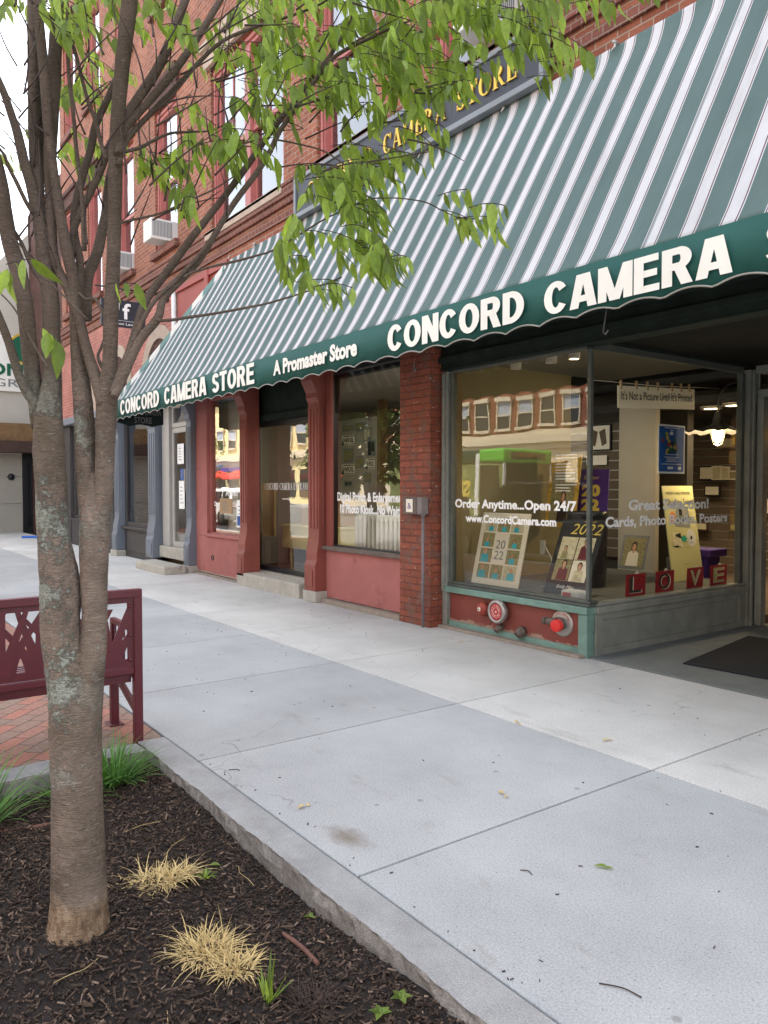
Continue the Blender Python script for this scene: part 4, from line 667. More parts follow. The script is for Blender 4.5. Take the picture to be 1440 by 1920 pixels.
  [(-2.119, -3.451, 2.642), (-2.088, -3.41, 2.631), (-2.058, -3.37, 2.614), (-2.029, -3.331, 2.593), (-2.001, -3.295, 2.567)],
  [(-2.5, -3.389, 2.726), (-2.476, -3.357, 2.721), (-2.452, -3.325, 2.713), (-2.429, -3.294, 2.701), (-2.407, -3.265, 2.687)],
]
SPRIGS = [(-2.38, -3.27, 2.97, 5), (-2.24, -3.34, 3.17, 6), (-2.46, -3.3, 3.1, 6), (-2.1, -3.24, 3.15, 5), (-2.85, -3.54, 3.36, 8), (-2.86, -3.19, 3.42, 5), (-2.8, -3.54, 3.31, 5), (-2.64, -2.94, 3.21, 7), (-2.22, -2.96, 3.4, 6), (-2.59, -2.95, 3.43, 7), (-2.6, -3.41, 2.99, 6), (-2.44, -3.59, 3.13, 5), (-2.4, -2.74, 3.44, 8), (-2.0, -3.06, 3.11, 8), (-2.12, -3.07, 3.17, 7), (-2.46, -3.42, 3.07, 5), (-2.23, -3.58, 3.17, 8), (-2.55, -3.01, 3.17, 8), (-2.48, -3.05, 3.15, 5), (-2.63, -3.58, 3.02, 6), (-2.41, -3.85, 3.12, 5), (-2.74, -3.28, 3.05, 7), (-1.91, -3.17, 3.12, 5), (-2.79, -3.14, 3.24, 5), (-2.66, -3.11, 3.28, 8), (-2.42, -3.37, 3.4, 6), (-2.21, -3.48, 3.02, 8), (-2.33, -3.76, 3.12, 5), (-2.65, -3.56, 3.38, 7), (-2.43, -2.91, 3.43, 6), (-2.28, -2.68, 3.35, 6), (-2.36, -2.96, 3.48, 8), (-2.31, -3.43, 2.78, 5), (-2.0, -3.31, 3.2, 5), (-2.6, -3.33, 3.32, 8), (-2.66, -2.92, 3.48, 8), (-2.79, -3.07, 3.6, 5), (-2.64, -3.35, 3.11, 8), (-2.43, -3.32, 2.95, 7), (-2.11, -3.1, 3.01, 5), (-2.55, -2.99, 3.18, 7), (-3.07, -3.64, 3.54, 8), (-2.03, -2.85, 3.26, 8), (-1.93, -3.24, 3.04, 7), (-2.92, -3.32, 3.59, 5), (-2.89, -3.31, 3.58, 6), (-1.91, -3.09, 3.05, 8), (-2.38, -2.82, 3.47, 6), (-2.53, -3.5, 3.38, 6), (-2.33, -3.3, 3.06, 5), (-2.93, -3.38, 3.27, 7), (-2.26, -3.44, 2.96, 6), (-2.51, -3.55, 3.04, 6), (-2.36, -3.34, 2.86, 8), (-2.3, -2.92, 3.42, 7), (-2.33, -3.67, 2.9, 6), (-2.3, -3.4, 3.0, 7), (-2.68, -3.23, 2.96, 6), (-2.43, -3.64, 3.29, 6), (-2.23, -3.6, 3.2, 7), (-2.43, -2.63, 3.38, 5), (-2.56, -3.79, 3.14, 5), (-2.3, -3.53, 3.02, 6), (-2.69, -3.79, 3.23, 5), (-2.37, -2.75, 3.59, 8), (-2.98, -3.63, 3.51, 6), (-2.38, -3.04, 3.32, 5), (-2.4, -3.35, 3.18, 7), (-2.3, -3.41, 3.23, 6), (-2.66, -3.16, 3.0, 6), (-2.38, -2.56, 3.55, 7), (-2.13, -2.9, 3.35, 5), (-1.86, -3.12, 3.0, 5), (-2.7, -3.16, 3.41, 8), (-2.62, -3.73, 3.16, 5), (-2.97, -3.44, 3.36, 8), (-2.12, -2.94, 3.26, 6), (-2.61, -3.53, 3.38, 8), (-2.31, -3.11, 3.32, 7), (-2.45, -3.62, 3.19, 8), (-2.23, -3.65, 3.12, 7), (-2.98, -3.42, 3.38, 6), (-2.86, -3.35, 3.53, 6), (-2.04, -3.28, 3.13, 5), (-2.04, -3.2, 3.17, 6), (-2.12, -3.4, 3.12, 8), (-2.3, -3.36, 3.14, 8), (-2.95, -3.59, 3.33, 6), (-1.99, -3.07, 3.14, 7), (-2.3, -3.27, 2.86, 8), (-2.03, -2.87, 3.35, 6), (-2.5, -3.51, 2.96, 5), (-2.77, -3.38, 3.52, 8), (-2.46, -3.24, 3.15, 5), (-2.73, -3.48, 3.48, 6), (-2.98, -3.55, 3.47, 5), (-2.48, -2.83, 3.47, 8), (-2.17, -3.44, 2.85, 5), (-2.06, -3.25, 3.24, 8), (-2.13, -3.38, 2.82, 5), (-2.59, -3.32, 3.43, 6), (-2.89, -3.53, 3.21, 6), (-2.2, -2.72, 3.53, 8), (-2.08, -3.41, 2.88, 5), (-2.09, -3.13, 3.13, 7), (-2.63, -3.42, 3.24, 7), (-2.71, -3.04, 3.02, 6), (-2.59, -3.88, 3.24, 7), (-2.18, -3.56, 2.93, 6), (-2.84, -3.12, 3.45, 8), (-2.58, -2.94, 3.1, 5), (-2.46, -3.61, 2.94, 5), (-2.38, -3.13, 3.32, 8), (-2.38, -3.69, 3.24, 7), (-2.4, -3.06, 3.44, 7), (-3.08, -3.53, 3.28, 8), (-2.59, -3.73, 3.28, 8), (-2.55, -3.07, 3.41, 7), (-2.2, -3.35, 2.92, 7), (-2.55, -3.26, 3.17, 8), (-2.12, -3.03, 3.36, 6), (-2.5, -3.21, 3.26, 5), (-2.4, -2.56, 3.6, 7), (-2.27, -3.32, 3.06, 6), (-2.36, -3.63, 2.83, 5), (-2.47, -3.08, 3.32, 8), (-2.36, -2.77, 3.37, 6), (-2.22, -2.72, 3.28, 6), (-2.53, -2.9, 3.23, 5), (-2.43, -2.84, 3.3, 6), (-2.46, -3.39, 3.36, 5), (-2.49, -3.24, 2.88, 8), (-2.26, -2.84, 3.35, 5), (-2.51, -3.41, 3.16, 7), (-2.65, -3.46, 3.25, 8), (-2.5, -2.98, 3.6, 8), (-2.57, -3.37, 3.3, 6), (-2.32, -3.46, 3.1, 7), (-2.97, -3.4, 3.39, 5), (-3.11, -3.61, 3.5, 7), (-2.56, -3.16, 3.22, 8), (-2.6, -3.22, 3.54, 8), (-2.36, -3.3, 3.34, 8), (-2.66, -3.65, 3.31, 8), (-2.82, -3.1, 3.28, 7), (-2.66, -3.74, 3.17, 5), (-1.98, -3.16, 2.97, 7), (-2.37, -3.44, 3.26, 6), (-2.24, -3.42, 3.19, 5), (-2.3, -3.17, 3.4, 5), (-2.25, -3.69, 2.82, 7), (-2.21, -3.59, 3.15, 5), (-2.72, -3.56, 3.17, 7), (-2.25, -3.4, 3.22, 5), (-2.72, -3.63, 3.14, 5), (-2.77, -3.67, 3.37, 8), (-2.08, -3.38, 2.78, 5), (-2.09, -3.27, 2.94, 6), (-2.41, -3.52, 3.24, 5), (-2.87, -3.67, 3.41, 5), (-2.33, -3.45, 2.96, 5), (-2.47, -3.75, 2.95, 5), (-2.91, -3.27, 3.28, 8), (-2.2, -2.66, 3.52, 6), (-2.66, -3.26, 3.31, 5), (-2.04, -3.15, 3.15, 7), (-2.81, -3.21, 3.67, 8), (-2.43, -3.18, 3.41, 8), (-2.89, -3.23, 3.25, 8), (-2.06, -3.08, 3.12, 6), (-2.43, -3.33, 3.22, 7), (-2.12, -3.28, 3.09, 6), (-3.01, -3.56, 3.46, 6), (-2.6, -3.06, 3.31, 6), (-2.87, -3.53, 3.35, 8), (-2.22, -3.24, 3.01, 8), (-2.42, -3.28, 3.3, 6), (-2.69, -2.92, 3.41, 6), (-2.27, -3.54, 2.97, 5), (-2.54, -2.89, 3.6, 8), (-2.88, -3.54, 3.57, 6), (-2.06, -3.16, 3.17, 5), (-2.38, -3.75, 2.84, 7), (-2.9, -3.32, 3.4, 6), (-2.05, -2.9, 3.29, 7), (-2.28, -2.73, 3.56, 8), (-2.34, -3.56, 2.93, 5), (-2.42, -3.62, 2.96, 5), (-2.47, -3.4, 3.05, 7), (-2.69, -3.0, 3.26, 6), (-2.24, -3.32, 2.91, 8), (-2.59, -2.86, 3.29, 5), (-2.86, -3.33, 3.63, 5), (-3.01, -3.64, 3.4, 7), (-2.39, -2.9, 3.52, 8), (-2.55, -3.62, 3.06, 8), (-2.5, -3.32, 3.25, 8), (-2.25, -3.41, 2.91, 6), (-2.76, -3.06, 3.58, 7), (-2.9, -3.49, 3.51, 6), (-2.14, -3.44, 3.09, 7), (-2.66, -3.36, 3.48, 6), (-2.17, -3.23, 3.19, 8), (-2.87, -3.57, 3.14, 6), (-2.2, -2.83, 3.41, 7), (-2.31, -3.17, 3.36, 6), (-2.62, -2.83, 3.62, 8), (-2.08, -3.05, 3.29, 7), (-2.73, -3.08, 3.65, 7), (-2.64, -3.6, 3.0, 5), (-2.75, -3.59, 3.22, 7), (-2.35, -3.8, 3.17, 8), (-2.69, -3.69, 3.13, 6), (-2.16, -3.06, 3.2, 5), (-2.61, -2.89, 3.25, 7), (-2.5, -2.98, 3.55, 5), (-2.7, -3.41, 3.42, 6), (-2.51, -3.52, 3.02, 7), (-2.62, -3.43, 3.26, 7), (-1.94, -3.18, 3.09, 5), (-2.6, -3.04, 3.2, 8), (-2.23, -3.44, 2.99, 7), (-2.14, -3.35, 2.91, 6), (-3.04, -3.43, 3.4, 5), (-2.39, -3.35, 3.27, 5), (-2.11, -3.1, 3.1, 5), (-2.34, -3.33, 3.12, 8), (-2.76, -3.25, 3.63, 7), (-2.43, -3.18, 3.19, 8), (-2.59, -3.28, 3.18, 6), (-2.08, -3.38, 2.77, 7), (-2.42, -3.12, 3.31, 7), (-2.33, -3.39, 2.97, 7), (-2.65, -3.07, 3.21, 6), (-2.06, -3.31, 2.99, 7), (-2.52, -3.44, 3.29, 7), (-3.03, -3.51, 3.55, 5), (-2.45, -3.02, 3.44, 8), (-2.68, -3.53, 3.19, 5), (-2.51, -3.11, 2.99, 8), (-2.73, -3.64, 3.15, 5), (-2.56, -3.16, 3.26, 6), (-2.09, -2.8, 3.33, 5), (-2.69, -3.77, 3.25, 5), (-2.24, -3.48, 3.2, 5), (-2.62, -3.71, 2.85, 7), (-2.69, -3.63, 3.04, 7), (-2.66, -3.81, 2.93, 6), (-2.42, -3.84, 2.75, 7), (-2.74, -3.77, 3.01, 5), (-2.38, -3.78, 2.81, 5), (-2.5, -3.81, 2.97, 5), (-2.69, -3.7, 3.03, 6), (-2.44, -3.74, 2.84, 7), (-2.85, -3.65, 3.19, 6), (-2.74, -3.68, 2.9, 5), (-2.75, -3.82, 2.93, 7), (-2.47, -3.86, 2.84, 6), (-2.68, -3.75, 2.86, 5), (-2.54, -3.83, 2.87, 5), (-2.65, -3.83, 2.95, 7), (-2.53, -3.81, 2.77, 6), (-2.38, -3.85, 2.84, 6), (-2.61, -3.64, 2.93, 7), (-2.48, -3.77, 2.92, 7), (-2.31, -3.58, 2.59, 7), (-2.49, -3.35, 2.69, 6), (-2.4, -3.69, 2.54, 5), (-2.67, -3.5, 2.68, 7), (-2.58, -3.24, 2.84, 7), (-2.38, -3.38, 2.69, 7), (-2.59, -3.39, 2.83, 6), (-2.64, -3.27, 2.78, 6), (-2.65, -3.29, 2.73, 6), (-2.31, -3.49, 2.6, 5), (-2.76, -3.5, 2.75, 7), (-2.52, -3.31, 2.72, 5), (-2.77, -3.5, 2.77, 7), (-2.32, -3.7, 2.5, 6), (-2.45, -3.58, 2.61, 5), (-2.7, -3.42, 2.66, 5), (-2.39, -3.51, 2.6, 5), (-2.43, -3.53, 2.58, 6), (-2.57, -3.5, 2.7, 7), (-2.54, -3.43, 2.79, 7), (-2.49, -3.43, 2.67, 7), (-2.53, -3.5, 2.75, 6), (-2.64, -3.42, 2.71, 6), (-2.55, -3.65, 2.64, 5), (-2.14, -3.56, 2.3, 7), (-2.28, -3.7, 2.33, 7), (-2.66, -3.66, 2.36, 5), (-2.48, -3.56, 2.51, 6), (-2.48, -3.5, 2.52, 6), (-2.29, -3.84, 2.21, 7), (-2.5, -3.48, 2.51, 5), (-2.35, -3.43, 2.49, 5), (-2.29, -3.58, 2.49, 6), (-2.25, -3.58, 2.31, 6), (-2.34, -3.81, 2.32, 6), (-2.3, -3.54, 2.42, 5), (-2.32, -3.84, 2.27, 6), (-2.32, -3.6, 2.32, 6), (-2.55, -3.69, 2.3, 5), (-2.46, -3.54, 2.35, 5), (-2.38, -3.64, 2.55, 5), (-2.53, -3.7, 2.41, 7), (-2.35, -3.66, 2.55, 6), (-2.35, -3.68, 2.47, 6), (-2.27, -3.59, 2.42, 6), (-2.37, -3.57, 2.52, 6), (-2.53, -3.43, 2.37, 5), (-2.36, -3.53, 2.46, 7), (-2.29, -3.61, 2.36, 7), (-2.34, -3.47, 2.42, 6), (-2.57, -3.67, 2.38, 6), (-2.46, -3.43, 2.57, 7), (-2.47, -3.67, 2.38, 5), (-2.42, -3.51, 2.59, 5), (-2.16, -3.6, 2.22, 5), (-2.29, -3.58, 2.44, 7), (-2.3, -3.52, 2.39, 5), (-2.47, -3.61, 2.6, 7), (-2.18, -3.6, 2.24, 7), (-2.36, -3.56, 2.36, 6), (-2.27, -3.83, 2.31, 6), (-2.28, -3.58, 2.48, 5), (-2.23, -3.59, 2.27, 6), (-2.23, -3.55, 2.24, 6), (-2.12, -3.52, 2.23, 5), (-2.15, -3.55, 2.28, 6), (-2.23, -3.57, 2.28, 5), (-2.27, -3.73, 2.12, 5), (-2.2, -3.81, 2.13, 6), (-2.29, -3.79, 2.14, 5), (-2.25, -3.75, 2.12, 6), (-2.16, -3.28, 2.5, 4), (-2.16, -3.19, 2.44, 6), (-2.24, -3.21, 2.49, 5), (-2.17, -3.17, 2.45, 4), (-2.09, -3.26, 2.4, 5), (-2.04, -3.24, 2.43, 6), (-2.77, -4.19, 2.64, 4), (-2.81, -4.09, 2.65, 6), (-2.54, -3.89, 2.63, 4), (-2.51, -3.92, 2.67, 4), (-2.97, -4.05, 2.74, 6), (-2.82, -4.11, 2.64, 4), (-2.53, -3.93, 2.7, 5), (-2.89, -4.04, 2.71, 6), (-2.78, -3.92, 2.74, 4), (-2.59, -3.87, 2.73, 6), (-2.51, -3.95, 2.62, 6), (-3.01, -4.09, 2.72, 5), (-2.88, -4.08, 2.68, 5), (-2.5, -4.0, 2.65, 6), (-2.88, -3.91, 2.81, 6), (-2.41, -3.91, 2.62, 5), (-2.81, -4.11, 2.67, 4), (-2.81, -3.83, 2.76, 4), (-2.87, -4.04, 2.72, 4), (-2.61, -4.17, 2.55, 6), (-2.95, -4.11, 2.69, 6), (-2.72, -3.97, 2.75, 4), (-2.51, -4.04, 2.61, 6), (-2.77, -3.94, 2.73, 5), (-2.65, -3.99, 2.68, 6), (-2.72, -3.89, 2.73, 4), (-2.48, -3.92, 2.63, 4), (-2.61, -4.03, 2.66, 6), (-2.56, -4.07, 2.46, 4), (-2.73, -4.03, 2.51, 4), (-2.52, -4.07, 2.44, 4), (-2.62, -4.06, 2.45, 4), (-2.71, -4.06, 2.54, 4), (-2.51, -4.1, 2.42, 4), (-2.72, -4.07, 2.8, 3), (-2.57, -4.02, 2.78, 3), (-2.58, -4.04, 2.75, 4), (-2.94, -4.4, 3.21, 5), (-3.25, -4.26, 3.46, 4), (-2.78, -4.4, 3.03, 5), (-3.36, -4.24, 3.48, 6), (-3.31, -4.35, 3.34, 4), (-2.81, -4.38, 3.06, 6), (-3.11, -4.53, 3.21, 6), (-2.79, -4.4, 3.1, 5), (-2.78, -4.42, 3.01, 6), (-3.27, -4.27, 3.28, 6), (-3.27, -4.46, 3.31, 6), (-2.79, -4.45, 2.97, 5), (-2.84, -4.38, 3.04, 6), (-3.09, -4.41, 3.28, 6), (-3.14, -4.25, 3.39, 5), (-3.36, -4.23, 3.37, 5), (-3.23, -4.39, 3.38, 5), (-3.0, -4.37, 3.1, 5), (-2.81, -4.6, 3.01, 4), (-2.95, -4.31, 3.19, 5), (-2.88, -4.45, 3.13, 5), (-2.75, -4.5, 3.02, 5), (-3.33, -4.48, 3.36, 5), (-2.91, -4.46, 3.1, 4), (-4.16, -3.91, 3.69, 4), (-3.36, -4.21, 3.09, 4), (-3.95, -4.09, 3.02, 5), (-4.29, -3.98, 3.54, 6), (-3.39, -4.24, 2.83, 6), (-3.93, -4.12, 3.4, 6), (-3.31, -4.25, 3.05, 6), (-3.95, -3.96, 3.14, 4), (-3.92, -3.98, 3.54, 5), (-3.57, -4.18, 3.2, 6), (-3.79, -4.03, 3.29, 6), (-3.17, -4.24, 2.82, 6), (-3.6, -4.2, 3.16, 6), (-4.03, -3.9, 3.2, 4), (-3.1, -4.16, 2.92, 5), (-3.93, -4.12, 3.19, 4), (-4.11, -3.94, 3.53, 4), (-3.97, -4.04, 2.99, 6), (-4.35, -3.87, 3.48, 5), (-3.33, -4.15, 3.12, 6), (-3.83, -4.05, 3.49, 4), (-3.26, -4.27, 2.79, 5), (-3.51, -4.08, 3.28, 4), (-4.11, -3.96, 3.05, 5), (-3.48, -4.04, 3.27, 5), (-3.75, -4.15, 3.27, 4), (-3.53, -4.09, 3.17, 5), (-4.34, -3.98, 3.64, 5), (-3.35, -4.18, 3.05, 5), (-3.9, -4.15, 3.36, 6), (-3.74, -4.36, 2.93, 4), (-3.44, -4.44, 2.79, 4), (-3.45, -4.37, 2.99, 3), (-3.62, -4.46, 2.82, 4), (-3.93, -4.31, 3.12, 3), (-3.8, -4.34, 2.91, 5), (-3.17, -4.15, 3.39, 6), (-3.09, -3.89, 3.34, 5), (-3.07, -3.79, 3.34, 5), (-2.87, -4.11, 3.14, 4), (-3.04, -3.87, 3.47, 5), (-2.74, -4.27, 3.12, 5), (-3.13, -4.18, 3.43, 4), (-2.97, -3.97, 3.33, 5), (-3.1, -3.81, 3.38, 4), (-3.23, -4.11, 3.34, 6), (-2.72, -4.28, 3.12, 6), (-3.09, -4.04, 3.39, 6), (-3.13, -4.02, 3.26, 6), (-2.99, -3.95, 3.32, 4), (-3.05, -4.08, 3.34, 4), (-2.68, -4.19, 3.04, 5), (-2.54, -4.16, 2.98, 5), (-2.47, -4.18, 2.98, 4), (-2.52, -4.18, 2.99, 5), (-2.55, -4.15, 2.98, 5), (-2.46, -4.13, 2.92, 4), (-2.77, -3.84, 3.12, 4), (-2.69, -3.85, 3.09, 5), (-2.62, -3.92, 3.03, 5), (-2.78, -3.81, 3.07, 3), (-2.52, -3.97, 2.93, 4), (-2.66, -3.83, 3.07, 3), (-1.88, -2.9, 3.18, 3), (-1.98, -2.77, 3.3, 3), (-1.96, -2.72, 3.31, 4), (-1.86, -2.86, 3.24, 3), (-1.65, -2.84, 3.12, 2), (-1.64, -2.89, 3.11, 2), (-2.04, -2.95, 2.97, 4), (-2.02, -2.91, 3.06, 4), (-2.04, -2.89, 3.05, 4), (-2.02, -2.91, 3.04, 3), (-2.49, -4.65, 2.1, 3), (-2.52, -4.65, 2.07, 4), (-2.56, -4.55, 1.95, 4), (-2.5, -4.36, 2.09, 3)]

# ------------------------------------------------------------------ ground
struct(box(-600, 600, -600, 600, -.6, -.17).build('road', M['asphalt']))
JX = [-2.33 - 1.495 * k for k in range(-4, 20)]
for (y0, y1) in ((-1.69, .09), (-3.52, -1.69)):
    mb = MB()
    for i in range(len(JX) - 1):
        xa, xb = JX[i + 1], JX[i]; g = .005
        if y1 > 0 and xa > -6.4 and xb < -1: yy = .095
        else: yy = .02 if y1 > 0 else y1
        mb.box(xa + g, xb - g, y0 + g, yy - g, -.12, 0)
    mb.box(4, 60, y0 + .005, y1 - .005, -.12, 0); mb.box(-70, JX[-1] - .01, y0 + .005, min(y1, .0), -.12, 0)
    struct(mb.build('sidewalk', M['concrete_light'] if y1 > 0 else M['concrete'], bevel=.006))
struct(MB().box(-70, 60, -3.54, .3, -.3, -.02).box(-70, -4.28, -5.5, -3.541, -.3, -.11).build('sidewalk_bed', M['soil']))
struct(box(-70, -4.27, -5.4, -3.53, -.1, -.004).build('brick_paving', M['pavers']))
struct(MB().box(-70, 60, -5.75, -5.45, -.3, 0).build('kerb_street', M['granite'], bevel=.02))
# granite edging of the planting bed, rough-hewn inner face
def kerb(pts_outer, pts_inner, z1):
    b = MB(); n = len(pts_outer)
    vs = []
    for (xo, yo), (xi, yi) in zip(pts_outer, pts_inner):
        j = lambda a: R.uniform(-a, a)
        vs += [(xo, yo, -.12), (xo, yo, z1), (xi + j(.003), yi + j(.003), z1 + j(.002)), (xi + j(.003), yi + .004 * math.sin(xi * 31 + 1) + j(.004), z1 - .012), (xi + j(.004), yi - .004 + .006 * math.sin(xi * 17) + j(.006), z1 - .045), (xi + j(.004), yi + .006 * math.sin(xi * 23 + 2) + j(.006), -.13)]
    fs = []
    for i in range(n - 1):
        for k in range(5): fs.append((i * 6 + k, i * 6 + k + 1, (i + 1) * 6 + k + 1, (i + 1) * 6 + k))
    fs += [(0, 5, 4, 3, 2, 1), tuple((n - 1) * 6 + k for k in range(6))]
    return b.add(vs, fs)
ks = [(-4.27 + i * .025) for i in range(226)]
b = kerb([(x, -3.54) for x in ks], [(x, -3.69 + .004 * math.sin(x * 9)) for x in ks], .014); struct(b.build('kerb', M['granite']))
ys = [-3.705 - i * .06 for i in range(40)]
b = kerb([(-4.255 - .02 * math.sin(i * .3), y) for i, y in enumerate(ys)], [(-4.08 - .03 * math.sin(i * .22 + 1), y) for i, y in enumerate(ys)], .012); struct(b.build('kerb', M['granite']))
# planting bed: soil sheet and bark chips
mb = MB(); nx, ny = 60, 40
def soil_z(x, y):
    return -.058 + .018 * math.sin(x * 3.1 + y * 1.7) + .012 * math.sin(y * 5.3 - x * 2) + .05 * math.exp(-((x + 2.6) ** 2 + (y + 4.44) ** 2) / .12)
vs = [(-4.12 + 5.5 * i / nx, -3.68 - 2.3 * j / ny, soil_z(-4.12 + 5.5 * i / nx, -3.68 - 2.3 * j / ny)) for j in range(ny + 1) for i in range(nx + 1)]
mb.add(vs, [(j * (nx + 1) + i, (j + 1) * (nx + 1) + i, (j + 1) * (nx + 1) + i + 1, j * (nx + 1) + i + 1) for j in range(ny) for i in range(nx)], 0, True)
struct(mb.build('planting_bed', M['soil']))
mb = MB()
for k in range(28000):
    x = R.uniform(-4.1, -1.0); y = R.uniform(-5.15, -3.70)
    l = R.choice((.003, .004, .006, .008, .011, .017)) * R.uniform(.7, 1.3); wd = R.uniform(.0015, .0042); h = R.uniform(.0015, .004); z = soil_z(x, y) + R.uniform(.0, .012)
    m = Matrix.Rotation(R.uniform(0, 6.28), 3, 'Z') @ Matrix.Rotation(R.gauss(0, .3), 3, 'Y') @ Matrix.Rotation(R.gauss(0, .5), 3, 'X')
    tp = R.uniform(.3, 1)
    q = [Vector((x, y, z)) + m @ Vector(p) for p in ((-l, -wd, 0), (l, -wd * tp, 0), (l * .9, wd * tp, 0), (-l, wd, 0), (-l, -wd, h), (l, -wd * tp, h), (l * .9, wd * tp, h), (-l, wd, h))]
    mb.add(q, [(4, 5, 6, 7), (0, 1, 5, 4), (1, 2, 6, 5), (2, 3, 7, 6), (3, 0, 4, 7)])
o = mb.build('mulch', M['mulch']); o['kind'] = 'stuff'; o['label'] = 'dark shredded bark mulch filling the planting bed'; o['category'] = 'mulch'

# ------------------------------------------------------------------ the brick building
B = thing('brick_building', 'red brick building with pink framed upper windows and storefronts at street level', 'building')
def part(mb, name, m, parent=B, bevel=0): return mb.build(name, m, parent, bevel)
WIN = [(-20.6, -19.5, 5.75, 8.3), (-18.6, -17.5, 5.75, 8.3), (-16.45, -15.35, 5.75, 8.3), (-14.15, -13.05, 5.75, 8.3), (-11.62, -9.25, 5.48, 8.02),
       (-8.4, -7.15, 5.48, 8.02), (-6.1, -4.75, 5.48, 8.02), (-3.4, -2.05, 5.48, 8.02), (-.4, .95, 5.48, 8.02)]
WIN += [(a_, b_, c_ + 4.35, d_ + 4.1) for a_, b_, c_, d_ in WIN]
ZT = 15.0
xs = sorted({-21.0, 4.0} | {w_[0] for w_ in WIN} | {w_[1] for w_ in WIN}); zs = sorted({3.0, ZT} | {w_[2] for w_ in WIN} | {w_[3] for w_ in WIN})
mb = MB()
for i in range(len(xs) - 1):
    for j in range(len(zs) - 1):
        cx, cz = (xs[i] + xs[i + 1]) / 2, (zs[j] + zs[j + 1]) / 2
        if any(w_[0] < cx < w_[1] and w_[2] < cz < w_[3] for w_ in WIN): continue
        mb.quad((xs[i], 0, zs[j]), (xs[i + 1], 0, zs[j]), (xs[i + 1], 0, zs[j + 1]), (xs[i], 0, zs[j + 1]))
for x0, x1, z0, z1 in WIN:
    mb.quad((x0, 0, z0), (x0, 0, z1), (x0, .3, z1), (x0, .3, z0)); mb.quad((x1, 0, z0), (x1, .3, z0), (x1, .3, z1), (x1, 0, z1))
    mb.quad((x0, 0, z1), (x1, 0, z1), (x1, .3, z1), (x0, .3, z1)); mb.quad((x0, 0, z0), (x0, .3, z0), (x1, .3, z0), (x1, 0, z0))
mb.quad((-21, 0, 0), (-21, 0, ZT), (-21, 11, ZT), (-21, 11, 0)); mb.quad((4, 0, 0), (4, 11, 0), (4, 11, ZT), (4, 0, ZT)); mb.quad((-21, 11, 0), (-21, 11, ZT), (4, 11, ZT), (4, 11, 0))
part(mb, 'wall', M['brick'])
part(box(-21, 4, .0, 11, ZT, ZT + .15), 'roof', M['dark_int'])
part(MB().box(-21.1, 4.1, -.35, .0, ZT - .5, ZT + .3).box(-21.05, 4.05, -.18, -.002, ZT - .9, ZT - .52), 'cornice', M['stone_wall'])
part(box(-20.9, 3.9, .32, 10.9, 3.0, 3.3), 'upper_floor', M['dark_int'])
part(box(-20.9, 3.9, 2.0, 2.1, 3.31, ZT - .01), 'inner_wall', M['dark_int'])
part(MB().box(-21, 4, -.075, -.002, 5.29, 5.42).box(-21, 4, -.045, -.002, 5.2, 5.288).box(-21, 4, -.09, -.002, 5.422, 5.47), 'belt_course', M['brick_belt'], B, .004)
part(MB().box(-21, 4, -.03, -.002, 5.02, 5.12), 'belt_course', M['brick_belt'])
for i, (x0, x1, z0, z1) in enumerate(WIN):
    f = MB(); t = .1; y0, y1 = .06, .2
    f.box(x0, x0 + t, y0, y1, z0, z1).box(x1 - t, x1, y0, y1, z0, z1).box(x0 + t, x1 - t, y0, y1, z1 - .16, z1).box(x0 + t, x1 - t, y0, y1, z0, z0 + .09)
    f.box(x0 + .03, x0 + t - .02, y0 - .025, y0, z0, z1).box(x1 - t + .02, x1 - .03, y0 - .025, y0, z0, z1).box(x0 + .03, x1 - .03, y0 - .03, y0 - .001, z1 - .1, z1 - .04)
    big = x1 - x0 > 2; lights = [(x0 + t, x1 - t)]
    if big:
        xm = (x0 + x1) / 2; f.box(xm - .09, xm + .09, y0 - .01, y1, z0 + .09, z1 - .16); lights = [(x0 + t, xm - .09), (xm + .09, x1 - t)]
    zm = z0 + (z1 - z0) * .47
    W_ = part(f, 'window', M['pink_frame'], B, .008)
    for a, c in lights:
        s = MB(); s.box(a, c, .1, .14, zm - .03, zm + .04); s.box(a, a + .05, .105, .135, zm, z1 - .16).box(c - .05, c, .105, .135, zm, z1 - .16)
        s.box(a, a + .045, .135, .165, z0 + .09, zm - .03).box(c - .045, c, .135, .165, z0 + .09, zm - .03).box(a + .045, c - .045, .135, .165, z0 + .09, z0 + .16)
        if big:   # upper light with slanting glazing bars
            s.tube([(a + .05, .118, zm + .25), (c - .05, .118, zm + .62)], .012, 4, 0, False); s.box((a + c) / 2 - .012, (a + c) / 2 + .012, .106, .13, zm + .04, z1 - .16)
        part(s, 'sash', M['pink_frame'], W_)
        part(MB().quad((a + .05, .122, zm), (c - .05, .122, zm), (c - .05, .122, z1 - .16), (a + .05, .122, z1 - .16)).quad((a + .045, .15, z0 + .1), (c - .045, .15, z0 + .1), (c - .045, .15, zm), (a + .045, .15, zm)), 'pane', M['glass_hi'], W_)
        cm = M['cyan'] if i == 2 else M['curtain']
        drop = (.75, .9, .6, .95, .5, .8, .95, .7, .6)[i % 9]
        part(box(a, c, .24, .25, z1 - .15 - (z1 - zm) * drop, z1 - .15), 'blind', cm, W_)
    part(box(x0 - .08, x1 + .08, -.09, .06, z0 - .13, z0 - .004), 'sill', M['stone_wall'] if big else M['brick_belt'], W_, .006)
    part(MB().box(x0 - .14, x1 + .14, -.07, -.003, z1 + .02, z1 + .3).box(x0 - .2, x1 + .2, -.12, -.003, z1 + .302, z1 + .4), 'lintel', M['brick_dark'] if not big else M['stone_wall'], W_, .006)

